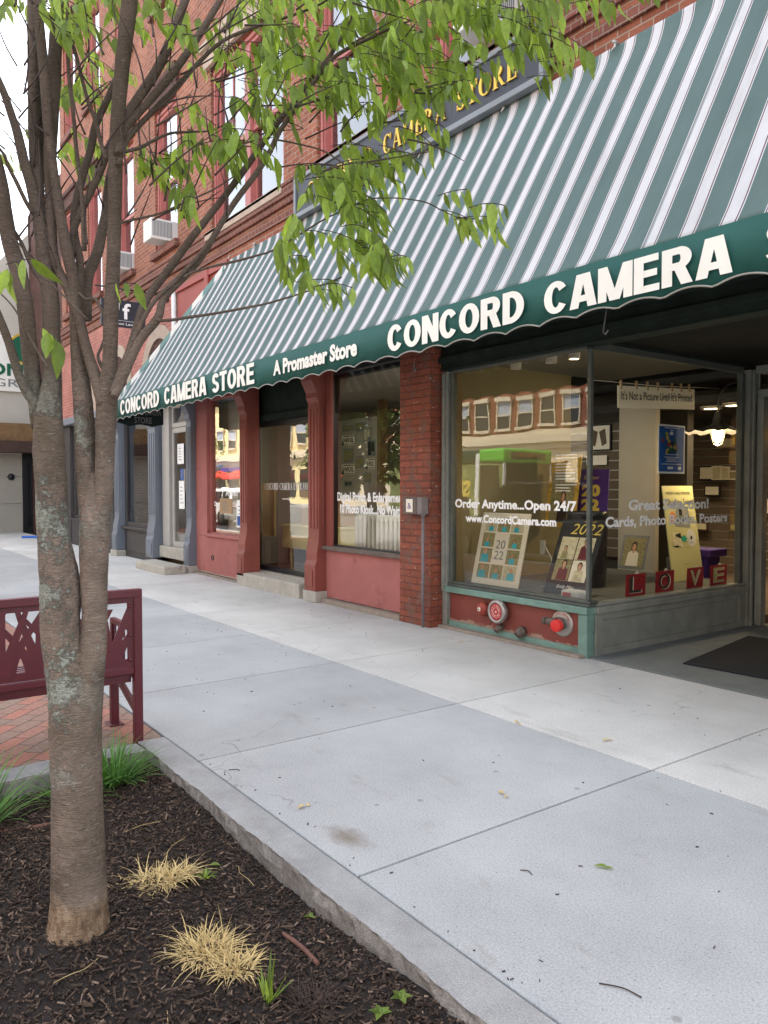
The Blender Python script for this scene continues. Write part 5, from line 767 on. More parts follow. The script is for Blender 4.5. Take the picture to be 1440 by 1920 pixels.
# --- street-level wall behind the awning and the arcade wall at the left
part(box(-10.95, 4, -.02, -.003, 3.02, 4.7), 'fascia', M['brick'])
part(MB().box(-13.0, -10.97, -.04, -.004, 3.02, 4.86).box(-13.02, -10.9, -.075, -.041, 4.8, 4.9).box(-11.75, -11.6, -.085, -.042, 3.9, 4.95), 'fascia', M['red_upper'], B, .004)
part(MB().tube([(-13.1, -.06, 3.0), (-13.1, -.06, 4.95)], .045, 10), 'downpipe', M['white_plastic'])
def arch(xc, half, spring, rise, z0=3.02):
    n = 16; ring = MB(); fill = MB(); pts = []
    for i in range(n + 1):
        a = math.pi * i / n; pts.append((math.cos(a), math.sin(a)))
    for i in range(n):
        (c0, s0), (c1, s1) = pts[i], pts[i + 1]; k = .24
        P = lambda c, s, r: (xc + c * (half + r), -.05, spring + s * (rise + r))
        ring.prism([P(c0, s0, 0), P(c1, s1, 0), P(c1, s1, k), P(c0, s0, k)], (0, .046, 0))
    ring.box(xc - half - .24, xc - half, -.05, -.004, z0, spring).box(xc + half, xc + half + .24, -.05, -.004, z0, spring)
    fill.prism([(xc + c * (half + .01), -.025, spring + s * (rise + .01)) for c, s in pts] + [(xc - half - .01, -.025, z0), (xc + half + .01, -.025, z0)], (0, .02, 0))
    a_ = part(ring, 'arch', M['stone_wall']); part(fill, 'infill', M['brick_dark'], a_)
part(box(-21, -13.15, -.022, -.003, 3.02, 4.98), 'arcade_wall', M['brick_pink'])
for xc in (-13.95, -16.4, -18.9): arch(xc, .68, 3.45, .72)

# --- interior of the ground floor
IN = []
def inner(mb, name, m): return part(mb, name, m)
inner(MB().box(-20.9, -4.3, .3, 10.9, .0, .1).box(-4.3, 3.9, 2.9, 10.9, .0, .1), 'interior_floor', M['wood_floor'])
inner(MB().box(-6.0, -4.2, .205, 2.7, 2.74, 2.98), 'interior_ceiling', M['grey_ceil'])
inner(MB().box(-8.9, 3.9, 2.8, 10.9, 2.70, 2.98), 'interior_ceiling', M['matt_dark'])
inner(MB().box(-20.9, -6.14, .32, 2.7, 2.86, 2.98).box(-20.9, -8.95, 2.7, 10.9, 2.86, 2.98), 'interior_ceiling', M['white_ceil'])
inner(MB().box(-6.13, -6.0, .17, 2.0, .1, 2.77), 'interior_wall', M['khaki'])
inner(box(-12.2, -12.05, .16, 10.8, .1, 2.85), 'interior_wall', M['white_wall'])
inner(box(-12.0, -6.14, 4.6, 4.75, .1, 2.85), 'interior_wall', M['dark_int'])
inner(box(-20.8, -12.22, 2.4, 2.5, .1, 2.85), 'interior_wall', M['dark_int'])
inner(MB().box(-12.0, -10.2, 2.25, 2.33, .1, 2.6), 'interior_wall', M['white_wall'])
inner(box(-10.17, -10.1, 2.2, 2.36, .1, 2.85), 'interior_post', M['wood_beam'])
inner(box(-8.9, -4.0, 6.4, 6.5, .1, 2.77), 'interior_wall', M['dark_int'])
inner(box(-6.0, -4.24, .17, 2.62, .1, .455), 'display_platform', M['grey_plat'])
inner(MB().box(-6.22, -5.68, 3.2, 3.28, .1, 2.55), 'interior_wall', M['white_wall'])
inner(box(-7.6, -6.28, 3.5, 3.56, .1, 2.77), 'interior_wall', M['dark_int'])
inner(box(-4.0, 3.8, 4.6, 4.7, .1, 2.77), 'interior_wall', M['dark_int'])
part(box(-8.6, -4.26, 3.9, 6.25, 2.527, 2.66), 'lowered_ceiling', M['dark_int'])
def slatwall(x0, x1, y, z0, z1):
    s = MB(); z = z0
    while z < z1: s.box(x0, x1, y, y + .02, z + .006, min(z + .115, z1)); z += .13
    w_ = part(s, 'slatwall', M['slat']); g = MB(); z = z0 + .13
    while z < z1 - .02: g.box(x0, x1, y + .002, y + .019, z - .012, z + .004); z += .13
    part(g, 'slat_trim', M['steel'], w_)
slatwall(-8.6, -4.3, 6.3, .1, 2.35); slatwall(-7.5, -6.3, 3.45, .5, 2.3)

# --- red storefront
def pilaster(x0, x1, m, y=-.1, yb=.18, z0=.14, zt=2.92, fl=(.46, .80)):
    p = MB(); w_ = x1 - x0
    prof = [(z0, -.06), (fl[0], -.06), (fl[0] + .06, -.035), (fl[0] + .14, -.035), (fl[1] - .02, -.005), (fl[1] + .04, 0), (zt - .42, 0), (zt - .36, -.03), (zt - .3, -.03), (zt - .16, -.1), (zt, -.13)]
    side = [(x0, y + d, z) for z, d in prof] + [(x0, yb, zt), (x0, yb, z0)]
    p.prism(side, (w_, 0, 0))
    for k in (.2, .5, .8):   # fluting strips on the shaft
        p.box(x0 + w_ * k - .022, x0 + w_ * k + .022, y - .012, y + .001, fl[1] + .12, zt - .5)
    p.box(x0 + .05, x1 - .05, y - .072, y - .061, z0 + .05, fl[0] - .06)
    # sunk panel outline on the side that faces up the street
    p.box(x1, x1 + .01, y + .05, y + .08, fl[1] + .1, zt - .5).box(x1, x1 + .01, yb - .09, yb - .06, fl[1] + .1, zt - .5)
    return part(p, 'pilaster', m, B, .006)
pilaster(-10.45, -10.22, M['red_paint'], yb=.11); pilaster(-8.47, -8.21, M['red_paint'], yb=.11)
part(box(-8.5, -8.18, -.17, .1, .0, .138), 'plinth', M['stone'], B, .012)
part(MB().box(-12.29, -10.46, -.02, .2, .03, .64).box(-12.29, -11.84, -.02, .2, .642, 2.9), 'bulkhead', M['salmon'], B, .006)
part(MB().lathe((-11.62, -.022, .3), (0, -1, 0), [(0, .045), (.008, .045), (.008, .03), (-.02, .03), (-.02, .0)], 16), 'vent_hole', M['black_frame'])
part(box(-8.205, -6.56, -.0, .2, .06, .66), 'bulkhead', M['salmon'], B, .006)
for a_ in ((-12.25, -10.48, -.09, -.021, -.05, .028), (-8.17, -6.56, -.1, -.002, -.05, .058), (-6.04, -4.2, .0, .08, -.05, .03)): part(MB().box(*a_), 'footing', M['mortar_strip'], B, .01)
part(MB().box(-12.05, -6.5, .21, .3, 2.82, 3.0).box(-12.05, -6.5, -.0, .2, 2.9, 3.0), 'header', M['black_frame'])
def dwindow(x0, x1, z0, z1, y, mf, sill=None, t=.045, name='display_window', mg='glass'):
    f = MB().box(x0, x0 + t, y - .03, y + .05, z0, z1).box(x1 - t, x1, y - .03, y + .05, z0, z1).box(x0 + t, x1 - t, y - .03, y + .05, z1 - t, z1).box(x0 + t, x1 - t, y - .03, y + .05, z0, z0 + t)
    w_ = part(f, name, mf, B, .006)
    part(MB().quad((x0 + t, y, z0 + t), (x1 - t, y, z0 + t), (x1 - t, y, z1 - t), (x0 + t, y, z1 - t)), 'pane', M[mg], w_)
    if sill: part(box(x0 - .02, x1 + .02, y - .12, y - .031, z0 - .02, z0 + .03), 'sill', sill, w_, .008)
    return w_
w1 = dwindow(-11.84, -10.46, .66, 2.88, .06, M['pink_frame'], M['pink_frame'])
w2 = dwindow(-8.2, -6.57, .68, 2.88, .06, M['black_frame'], M['iron'])
part(box(-8.205, -8.06, -.005, .028, .70, 2.88), 'window_jamb', M['red_paint'], B, .006)
# glazed entrance bay of the left shop
d = dwindow(-10.62, -8.40, .2, 2.4, .26, M['black_frame'], None, .07, 'door')
part(MB().box(-10.62, -8.40, .2, .34, 2.402, 2.9).box(-10.62, -8.40, .16, .2, 2.41, 2.5), 'transom', M['green_black'], B, .006)
part(box(-10.62, -8.40, .12, .4, .1, .198), 'threshold', M['stone'], B)
sh = Sheet((-9.95, .2618, 0), (1, 0, 0), (0, 0, 1)); t_ = MB()
serif_text(sh, t_, 'CONCORD CAMERA ENTRANCE', -.40, .95, 1.40, .10); sh.rect(t_, .14, .34, 1.262, 1.278); sh.poly(t_, [(.33, 1.24), (.42, 1.27), (.33, 1.30)])
part(t_, 'lettering', M['white_vinyl'], d)
sh = Sheet((-8.05, .0615, 0), (1, 0, 0), (0, 0, 1)); t_ = MB()
sh.text(t_, 'Digital Prints & Enlargements', .02, 1.42, 1.27, .11, bold=.036)
t_.f = [f for f in t_.f if all(t_.v[i][0] < -6.6 for i in f)]; t_.mi = [0] * len(t_.f); t_.sm = [False] * len(t_.f)
sh.text(t_, '10 Photo Kiosk...No Waiting', .08, 1.42, 1.125, .11, bold=.036)
t_.f = [f for f in t_.f if all(t_.v[i][0] < -6.58 for i in f)]; t_.mi = [0] * len(t_.f); t_.sm = [False] * len(t_.f)
part(t_, 'lettering', M['white_vinyl'], w2)
t_ = MB(); sh = Sheet((-11.84, .0615, 0), (1, 0, 0), (0, 0, 1)); sh.text(t_, 'Arrived!', .55, .98, 1.3, .1, bold=.03); sh.text(t_, 'Digital Prints & Copies', .12, 1.1, 1.13, .075, bold=.03)
part(t_, 'lettering', M['white_vinyl'], w1)
# --- brick pillar with worn red paint
part(box(-6.55, -6.04, -.1, .16, .0, 3.0), 'pillar', M['brick_pillar'], B, .008)
# --- green display window of the camera shop
part(MB().box(-6.035, -5.965, .06, .15, .0, 2.62).box(-6.02, -5.985, .03, .06, .38, 2.6), 'window_post', M['green_dark'], B, .006)
part(MB().box(-5.96, -4.28, .105, .2, .075, .37), 'bulkhead', M['red_panel'], B)
part(MB().box(-5.96, -4.28, .085, .2, .0, .074), 'bottom_rail', M['green_paint'], B, .006)
part(MB().box(-6.0, -4.17, .05, .2, .37, .432), 'window_rail', M['green_paint'], B, .008)
part(MB().box(-6.0, -4.16, .07, .2, .434, .458).box(-6.0, -4.165, .085, .2, .46, .482), 'window_rail', M['greymetal'], B, .005)
part(MB().box(-4.275, -4.18, .07, .17, .0, .369), 'corner_post', M['green_paint'], B, .006)
gw = part(MB().box(-5.964, -5.925, .09, .16, .482, 2.6).box(-5.925, -4.225, .09, .16, 2.6, 2.625), 'display_window', M['greymetal'], B, .004)
part(MB().quad((-5.925, .12, .482), (-4.21, .12, .482), (-4.21, .12, 2.6), (-5.925, .12, 2.6)), 'pane', M['glass'], gw)
part(MB().box(-4.222, -4.185, .1, .14, .482, 2.6), 'corner_bar', M['greymetal'], B, .006)
sh = Sheet((-5.925, .1215, 0), (1, 0, 0), (0, 0, 1)); t_ = MB()
sh.text(t_, 'Order Anytime...Open 24/7', .02, 1.585, 1.235, .088, bold=.036); sh.text(t_, 'www.ConcordCamera.com', .18, 1.36, 1.095, .078, bold=.04)
part(t_, 'lettering', M['white_vinyl'], gw)
t_ = MB()
for i in range(13):
    if i in (2, 9): continue
    sh.rect(t_, 1.345, 1.345 + R.choice((.17, .2, .22, .24)), 1.72 - i * .026, 1.726 - i * .026)
part(t_, 'notice_text', M['white_vinyl'], gw)
part(MB().box(-6.04, 4, .04, .2, 2.64, 2.99).box(-6.04, 4, .0, .039, 2.7, 2.76).box(-6.04, 4, .02, .2, 2.626, 2.639).box(-6.04, 4, -.04, .039, 2.86, 2.99), 'lintel', M['green_black'], B, .006)
# side window of the entrance recess
sw = part(MB().box(-4.245, -4.185, .17, 2.5, 2.6, 2.66).box(-4.245, -4.185, 2.47, 2.53, .46, 2.6), 'display_window', M['greymetal'], B, .005)
part(MB().quad((-4.21, .14, .46), (-4.21, 2.47, .46), (-4.21, 2.47, 2.6), (-4.21, .14, 2.6)), 'pane', M['glass'], sw)
sh = Sheet((-4.2115, 0, 0), (0, 1, 0), (0, 0, 1)); t_ = MB()
sh.text(t_, 'Great Selection!', .66, 1.93, 1.235, .097, bold=.036); sh.text(t_, 'Cards, Photo Books, Posters', .34, 2.27, 1.095, .092, bold=.036)
part(t_, 'lettering', M['white_vinyl'], sw)
part(MB().box(-4.27, -4.14, .172, 2.56, .37, .43).box(-4.25, -4.155, .172, 2.54, .432, .459), 'window_rail', M['green_dark'], B, .008)
part(MB().box(-4.26, -4.185, .172, 2.56, .0, .368), 'bulkhead', M['green_dark'], B)
part(MB().box(-4.184, -4.165, .172, .27, .0, .368).box(-4.184, -4.165, 2.44, 2.56, .0, .368).box(-4.184, -4.165, .27, 2.44, .0, .07).box(-4.184, -4.165, .27, 2.44, .31, .368), 'panel_frame', M['green_dark'], B, .004)
part(MB().box(-4.29, -4.15, 2.56, 2.76, .0, 2.64).box(-4.149, -4.13, 2.6, 2.64, .0, 2.64).box(-4.149, -4.13, 2.7, 2.74, .0, 2.64), 'door_jamb', M['green_dark'], B, .006)
part(MB().box(-4.18, 1.0, .21, 2.8, 2.68, 2.77), 'entry_ceiling', M['matt_dark'])
part(MB().box(-4.25, -4.17, .21, 2.56, 2.66, 2.679), 'header', M['green_black'])
part(MB().box(-4.13, .9, 2.66, 2.76, 2.36, 2.44).box(-4.13, .9, 2.62, 2.78, 2.6, 2.679).box(-4.13, -4.06, 2.66, 2.76, .02, 2.36), 'door_frame', M['green_dark'], B, .006)
part(MB().quad((-4.13, 2.71, 2.44), (.9, 2.71, 2.44), (.9, 2.71, 2.6), (-4.13, 2.71, 2.6)), 'transom_pane', M['glass'])
dr = part(MB().box(-3.955, -3.905, 2.74, 3.65, .05, 2.34), 'door', M['wood_dark'], B, .006)
part(MB().box(-3.97, -3.955, 2.76, 2.86, 1.0, 1.2).box(-3.97, -3.955, 2.75, 2.84, 1.9, 2.02), 'hinge', M['gold'], dr)
part(MB().box(.9, 1.1, .1, 2.76, .0, 2.66).box(1.1, 4, .06, .2, .0, 2.6), 'bulkhead', M['green_dark'])
struct(box(-4.19, .95, .1, 2.9, -.1, .012).build('entry_floor', M['entry_floor']))

# --- slate-blue storefront next door and the dark brown one beyond
for x0, x1 in ((-16.5, -16.2), (-14.4, -14.02), (-12.52, -12.3)): pilaster(x0, x1, M['blue_paint'], -.1, .25, .12, 2.95)
for a_ in ((-16.54, -16.15, -.18, .2, .0, .118), (-12.56, -12.25, -.18, .2, -.02, .118)): part(MB().box(*a_), 'plinth', M['stone'], B, .012)
part(box(-21, -12.05, -.2, .2, 2.96, 3.12), 'entablature', M['blue_paint'], B, .01)
part(MB().box(-16.19, -14.41, .02, .2, .0, .58).box(-16.0, -14.6, .0, .019, .13, .52), 'bulkhead', M['brown_paint'], B, .006)
w3 = dwindow(-16.19, -14.41, .6, 2.9, .06, M['brown_paint'], M['brown_paint'], .12)
dd = dwindow(-13.62, -12.68, .36, 2.5, .1, M['alu'], None, .09, 'door')
part(MB().box(-12.82, -12.79, -.02, .05, 1.35, 1.75).box(-12.82, -12.8, .02, .069, 1.36, 1.4).box(-12.82, -12.8, .02, .069, 1.7, 1.74), 'handle', M['alu'], dd)
part(box(-13.52, -12.78, .11, .14, .451, .62), 'kick_plate', M['alu'], dd)
dwindow(-13.62, -12.68, 2.51, 2.94, .1, M['alu'], None, .08, 'transom')
part(box(-13.98, -13.63, .02, .2, .36, 2.94).box(-12.67, -12.54, .02, .2, .36, 2.94), 'door_jamb', M['alu'], B, .006)
part(box(-14.0, -12.54, -.04, .4, .15, .355), 'door_sill', M['stone'], B, .01)
part(MB().box(-20.9, -20.2, -.06, .2, .0, 2.95).box(-18.1, -16.7, -.06, .2, .0, 2.95).box(-20.2, -18.1, -.04, .2, .0, .62).box(-20.0, -18.3, -.06, -.041, .12, .5), 'shopfront', M['brown_paint'], B, .008)
w4 = dwindow(-20.2, -18.1, .63, 2.94, .06, M['brown_paint'], M['brown_paint'], .1)
tt = MB(); sh = Sheet((-20.1, .1, .72), (1, 0, 0), (0, 0, 1)); sh.rect(tt, .05, 1.9, 0, 2.0, 0)
nn = MB()
for i in range(9): sh.rect(nn, .1, 1.85, .12 + i * .2, .13 + i * .2, -.004); sh.rect(nn, .15 + i * .19, .17 + i * .19, .1, 1.9, -.005)
part(tt, 'window_poster', M['white_vinyl'], w4); part(nn, 'poster_print', M['ink'], w4)

# ------------------------------------------------------------------ stone steps
tag(MB().box(-13.62, -12.2, -.62, -.23, -.02, .14).build('stone_step', M['stone'], bevel=.03, ), 'low granite step in front of the glazed door in the blue storefront', 'step')
tag(MB().box(-10.46, -8.62, -.16, .115, -.02, .19).build('stone_step', M['stone'], bevel=.018), 'long pale granite step between two red pilasters', 'step')

# ------------------------------------------------------------------ awning
A = thing('awning', 'green and white striped canvas awning with scalloped green valance over the shopfront', 'awning', (-5, 0, 2.4))
AX0, AX1 = -12.64, 2.2; VY = -1.2; KV = .9873
PROF = [(-.05, 4.87), (-.062, 4.81), (-.085, 4.75), (-.125, 4.67), (-.33, 4.318), (-.53, 3.974), (-.73, 3.63), (-.93, 3.286), (-1.10, 2.994), (-1.145, 2.92), (VY, 2.836)]
def hip_x(y): return -10.9 - 1.74 * (-y - .05) / 1.15
def canopy_pt(x, s):
    f = s * (len(PROF) - 1); i = min(int(f), len(PROF) - 2); f -= i
    y = PROF[i][0] + (PROF[i + 1][0] - PROF[i][0]) * f; z = PROF[i][1] + (PROF[i + 1][1] - PROF[i][1]) * f
    sag = -.008 * math.sin(math.pi * s) * (.5 - .5 * math.cos(2 * math.pi * (x - AX0) / 1.25)) + .004 * math.sin(x * 7 + s * 9) * math.sin(math.pi * s)
    return (x, y + sag * -.6, z + sag)
mb = MB(); nx, ns = 180, 24
HX = [hip_x(canopy_pt(0, j / ns)[1]) for j in range(ns + 1)]
vs = [canopy_pt(HX[j] + (AX1 - HX[j]) * i / nx, j / ns) for j in range(ns + 1) for i in range(nx + 1)]
mb.add(vs, [(j * (nx + 1) + i, (j + 1) * (nx + 1) + i, (j + 1) * (nx + 1) + i + 1, j * (nx + 1) + i + 1) for j in range(ns) for i in range(nx)], 0, True)
mb.add([(hip_x(canopy_pt(0, j / ns)[1]), canopy_pt(0, j / ns)[1], canopy_pt(0, j / ns)[2]) for j in range(ns + 1)] + [(hip_x(canopy_pt(0, j / ns)[1]), -.04, canopy_pt(0, j / ns)[2]) for j in range(ns + 1)], [(j, ns + 1 + j, ns + 2 + j, j + 1) for j in range(ns)])
o = mb.build('canopy', M['awning'], A); o.modifiers.new('thick', 'SOLIDIFY').thickness = .004
# hem standing along the left edge, striped across
hm = MB()
for k in range(18):
    a = canopy_pt(-11, k / 18); c = canopy_pt(-11, (k + 1) / 18); a = (hip_x(a[1]), a[1], a[2]); c = (hip_x(c[1]), c[1], c[2])
    hm.prism([(a[0] - .004, a[1] - .0, a[2]), (c[0] - .004, c[1], c[2]), (c[0] - .004, c[1] + .02, c[2] + .12), (a[0] - .004, a[1] + .02, a[2] + .12)], (-.006, 0, 0), k % 2)
hm.build('side_hem', [M['awn_teal'], M['awn_white']], A)
mb = MB(); n = 420; vs = []
def vbot(x): return 2.514 + .034 * abs(math.sin(math.pi * (x - AX0) / .313)) ** .8
for i in range(n + 1):
    x = AX0 + (AX1 - AX0) * i / n; wv = .006 * math.sin(x * 2.1) + .004 * math.sin(x * 5.3)
    for q in (0, .5, 1): vs.append((x, VY - .005 - wv * q - .01 * q, 2.838 + (vbot(x) - 2.838) * q))
mb.add(vs, [(i * 3 + k, i * 3 + k + 1, i * 3 + k + 4, i * 3 + k + 3) for i in range(n) for k in (0, 1)], 0, True)
V = mb.build('valance', M['valance'], A); V.modifiers.new('thick', 'SOLIDIFY').thickness = .003
pp = MB().tube([(AX0 + (AX1 - AX0) * i / n, VY - .0155 - .006 * math.sin((AX0 + (AX1 - AX0) * i / n) * 2.1) - .004 * math.sin((AX0 + (AX1 - AX0) * i / n) * 5.3), vbot(AX0 + (AX1 - AX0) * i / n)) for i in range(n + 1)], .006, 5)
pp.build('piping', M['piping'], V)
tt = MB(); sh = Sheet((0, VY - .026, 0), (1, 0, 0), (0, 0, 1))
for wd_, xa, xb, zb, cp in (('CONCORD', -12.57, -10.8, 2.598, .236), ('CAMERA', -10.6, -9.13, 2.598, .236), ('STORE', -8.96, -7.81, 2.598, .236), ('CONCORD', -5.31, -3.73, 2.59, .222), ('CAMERA', -3.55, -2.235, 2.585, .212), ('STORE', -2.06, -1.02, 2.585, .212)): serif_text(sh, tt, wd_, xa * KV, xb * KV, 1.45 + (zb - 1.45) * KV, cp * KV, sans=True)
sh.text(tt, 'A Promaster Store', -7.27, -5.7, 2.615, .155, bold=.045)
tt.build('lettering', M['letter_white'], V)
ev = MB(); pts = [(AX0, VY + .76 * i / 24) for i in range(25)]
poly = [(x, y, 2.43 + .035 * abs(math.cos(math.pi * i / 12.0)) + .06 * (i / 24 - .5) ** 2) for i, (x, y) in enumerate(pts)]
ev.prism(poly + [(AX0, VY + .76, 2.85), (AX0, VY, 2.85)], (-.004, 0, 0)); E_ = ev.build('end_valance', M['valance_shaded'], A)
tt = MB(); sh = Sheet((AX0 + .004, VY, 0), (0, 1, 0), (0, 0, 1)); sh.text(tt, 'CONCORD CAMERA', .06, .72, 2.63, .1, bold=.02); sh.text(tt, 'STORE', .27, .56, 2.49, .1, bold=.02)
tt.build('lettering', M['grey_ink'], E_)
fr = MB().tube([(AX0, VY + .02, 2.83), (AX1, VY + .02, 2.83)], .014, 8)
for x in (AX0 + .02, -7.5, -4.0, -.5): fr.tube([(x, -.05, 2.99), (x, VY + .02, 2.82)], .012, 6)
fr.build('frame', M['iron'], A)
for x in (-2.62, -3.85, -5.05, -6.25, -7.5, -8.75, -10.0):
    MB().lathe((x, -.03, 4.89), (0, -1, 0), [(0, .016), (.02, .02), (.06, .012), (.065, 0)], 10).tube([(x, -.07, 4.885), (x + .02, -.085, 4.85), (x - .01, -.09, 4.82)], .01, 6).build('clip', M['steel'], A)
for x in (-3.9, -2.53, -6.3):
    MB().tube([(x, -.06, 2.9), (x, -.1, 2.72), (x + .005, -.115, 2.66), (x + .03, -.12, 2.64), (x + .05, -.115, 2.67)], .006, 6).build('hook', M['steel'], A)

# ------------------------------------------------------------------ signboard over the awning, blade sign, wall sign
S = thing('shop_sign', 'long navy signboard with gold capitals above the striped awning', 'sign', (-6.6, -.05, 4.9))
SX0, SX1 = -8.75, -4.52
MB().box(SX0 + .05, SX1 - .05, -.12, -.05, 4.93, 5.33).build('board', M['sign_navy'], S)
MB().box(SX0, SX1, -.14, -.05, 4.872, 4.929).box(SX0, SX1, -.14, -.05, 5.331, 5.38).box(SX0, SX0 + .049, -.14, -.05, 4.93, 5.33).box(SX1 - .049, SX1, -.14, -.05, 4.93, 5.33).build('frame', M['sign_grey'], S, .006)
tt = MB(); sh = Sheet((0, -.135, 0), (1, 0, 0), (0, 0, 1))
serif_text(sh, tt, 'CONCORD', -8.4, -7.0, 5.02, .2, thick=.014); serif_text(sh, tt, 'CAMERA', -6.8, -5.78, 5.02, .2, thick=.014); serif_text(sh, tt, 'STORE', -5.61, -4.82, 5.02, .2, thick=.014)
tt.build('lettering', M['gold'], S)
S = thing('hanging_sign', 'dark blade sign with a white letter f hanging from an iron bracket', 'sign', (-13.5, 0, 4.7))
MB().box(-13.52, -13.47, -1.2, -.44, 4.2, 4.66).build('board', M['sign_navy'], S, .006)
MB().tube([(-13.5, .0, 4.86), (-13.5, -1.3, 4.86)], .014, 6).tube([(-13.5, -1.1, 4.86), (-13.5, -1.1, 4.66)], .006, 5).tube([(-13.5, -.55, 4.86), (-13.5, -.55, 4.66)], .006, 5).box(-13.56, -13.44, -.06, -.025, 4.75, 5.0).build('bracket', M['black_frame'], S)
tt = MB(); sh = Sheet((-13.468, -1.2, 4.2), (0, 1, 0), (0, 0, 1)); sh.text(tt, "'", .27, .31, .1, .3, bold=.03); sh.text(tt, 'f', .36, .5, .14, .27, bold=.02); sh.text(tt, 'tion Law', .25, .55, .035, .045); sh.rect(tt, .05, .7, .105, .11)
tt.build('lettering', M['white_vinyl'], S)

# ------------------------------------------------------------------ window air conditioners
def ac(x, z, label):
    a = thing('air_conditioner', label, 'air conditioner', (x, 0, z), 'air conditioners in the upper windows')
    MB().box(x, x + .40, -.36, .14, z, z + .36).build('casing', M['white_plastic'], a, .015)
    g = MB()
    for k in range(14): g.box(x + .40, x + .406, -.33 + k * .026, -.317 + k * .026, z + .05, z + .32)
    g.build('side_vent', M['grille'], a)
    g = MB()
    for k in range(9): g.box(x + .04, x + .36, -.366, -.36, z + .04 + k * .033, z + .055 + k * .033)
    g.build('back_grille', M['white_plastic'], a)
ac(-13.78, 5.80, 'white air conditioner in the narrow window above the blue storefront door'); ac(-15.98, 5.78, 'white air conditioner in the window with a cyan blind'); ac(-5.42, 5.56, 'white air conditioner above the right end of the navy signboard')

tag(MB().box(-26.6, -21.02, .35, 11, -.05, 10).build('sun_blocker', M['brick_dark']), 'added dark block closing the gap between the brick and beige buildings against the sun', 'building')  # block added to stop sun leaking between the two buildings
# ------------------------------------------------------------------ beige building at the end of the block
G = thing('beige_building', 'pale beige panelled building at the end of the block with a wooden door canopy', 'building', (-26.5, -.5, 0))
MB().prism([(-26.5, 3.5, 0), (-26.5, -6, 0), (-26.5, -6, 4.2), (-26.5, -.9, 8.0), (-26.5, .62, 9.75), (-26.5, 1.7, 9.75), (-26.5, 3.5, 8)], (-14, 0, 0)).build('wall', M['beige'], G)
MB().box(-26.49, -26.45, -6, .05, .0, .9).box(-26.49, -26.45, -6, .05, .915, 1.75).box(-26.49, -26.45, -6, .05, 1.765, 2.4).build('wall_panel', M['beige_dark'], G)
MB().box(-26.49, -25.9, -6, .45, 2.85, 3.4).build('canopy', M['wood_beam'], G, .01)
MB().box(-26.49, -25.7, -6, .5, 2.5, 2.848).build('canopy_soffit', M['wood_dark'], G)
d_ = MB().box(-26.49, -26.4, .06, .12, 0, 2.5).box(-26.49, -26.4, .42, .6, 0, 2.5).box(-26.49, -26.43, .12, .42, 0, 2.5).build('door', M['black_frame'], G)
MB().box(-26.42, -26.41, .2, .26, .2, 2.2).build('pane', M['car_glass'], d_)
MB().lathe((-26.45, -.28, 1.75), (1, 0, 0), [(0, .1), (.06, .1), (.09, .06), (.09, 0)], 14).build('light', M['black_frame'], G)
S = thing('wall_sign', 'white bank style sign with a green oval on the beige building', 'sign', (-26.3, -1, 4.4))
MB().box(-26.48, -26.4, -3.6, 1.2, 4.42, 6.15).build('board', M['bus_white'], S, .01)
tt = MB(); sh = Sheet((-26.39, 0, 0), (0, 1, 0), (0, 0, 1)); sh.disc(tt, .28, 5.78, .62, .52, .0, 0); tt.build('emblem_ring', M['gold'], S)
tt = MB(); sh.disc(tt, .28, 5.78, .55, .45, .004, 0); sh.text(tt, 'REGIONA', -2.3, .62, 4.9, .38, .004, .03); tt.build('emblem', M['dgreen'], S)
tt = MB(); sh.text(tt, '2', .1, .5, 5.52, .46, .008, .04); tt.build('emblem_mark', M['bus_white'], S)
tt = MB(); sh.text(tt, 'GREE', -.75, .52, 4.56, .24, .004); tt.build('lettering', M['grey_ink'], S)
tag(MB().prism([(-23.6, -.55, .004), (-23.2, .05, .004), (-22.9, .0, .004), (-23.3, -.6, .004)], (0, 0, .05)).build('floor_mat', M['blue_tarp'], bevel=.01), 'small blue mat lying on the ground by the dark door of the beige building', 'mat')

# ------------------------------------------------------------------ bench
Q = thing('park_bench', 'burgundy metal bench with reed pattern cut-out back standing on brick paving', 'bench', (-4.5, -4.4, 0))
BX, Y0, Y1 = -4.3, -5.25, -3.655
for y in (Y0, Y1 - .047): MB().box(BX - .024, BX + .024, y, y + .047, 0, .83).build('leg', M['bench'], Q, .004)
for y in (Y0, Y1 - .047): MB().box(BX - .46, BX - .415, y, y + .047, 0, .40).box(BX - .5, BX - .38, y - .02, y + .067, -.001, .006).build('leg', M['bench'], Q, .004)
MB().box(BX - .024, BX + .024, Y0, Y1, .8301, .875).box(BX - .02, BX + .02, Y0 + .048, Y1 - .048, .40, .437).build('back_frame', M['bench'], Q, .004)
sh = Sheet((BX + .004, Y0 + .05, .44), (0, 1, 0), (0, 0, 1)); L_ = Y1 - Y0 - .1; H_ = .39
mb = MB()
LAY = [0]
def strip(a0, b0, a1, b1, bend, w0, w1, n=9):
    LAY[0] = (LAY[0] + 1) % 29; e_ = LAY[0] * .00022
    pts = []
    for i in range(n + 1):
        t = i / n; a = a0 + (a1 - a0) * t + bend * math.sin(t * math.pi * .5) * t; b_ = b0 + (b1 - b0) * t; pts.append((a, b_, w0 + (w1 - w0) * t))
    for i in range(n):
        (a, b_, w_), (c, e, z_) = pts[i], pts[i + 1]
        ca = lambda q: min(max(q, 0), L_)
        if ca(a - w_) == ca(a + w_) and ca(c - z_) == ca(c + z_): continue
        mb.prism([sh.p(ca(a - w_), b_, -.004 + e_), sh.p(ca(a + w_), b_, -.004 + e_), sh.p(ca(c + z_), e, -.004 + e_), sh.p(ca(c - z_), e, -.004 + e_)], sh.n * .0055)
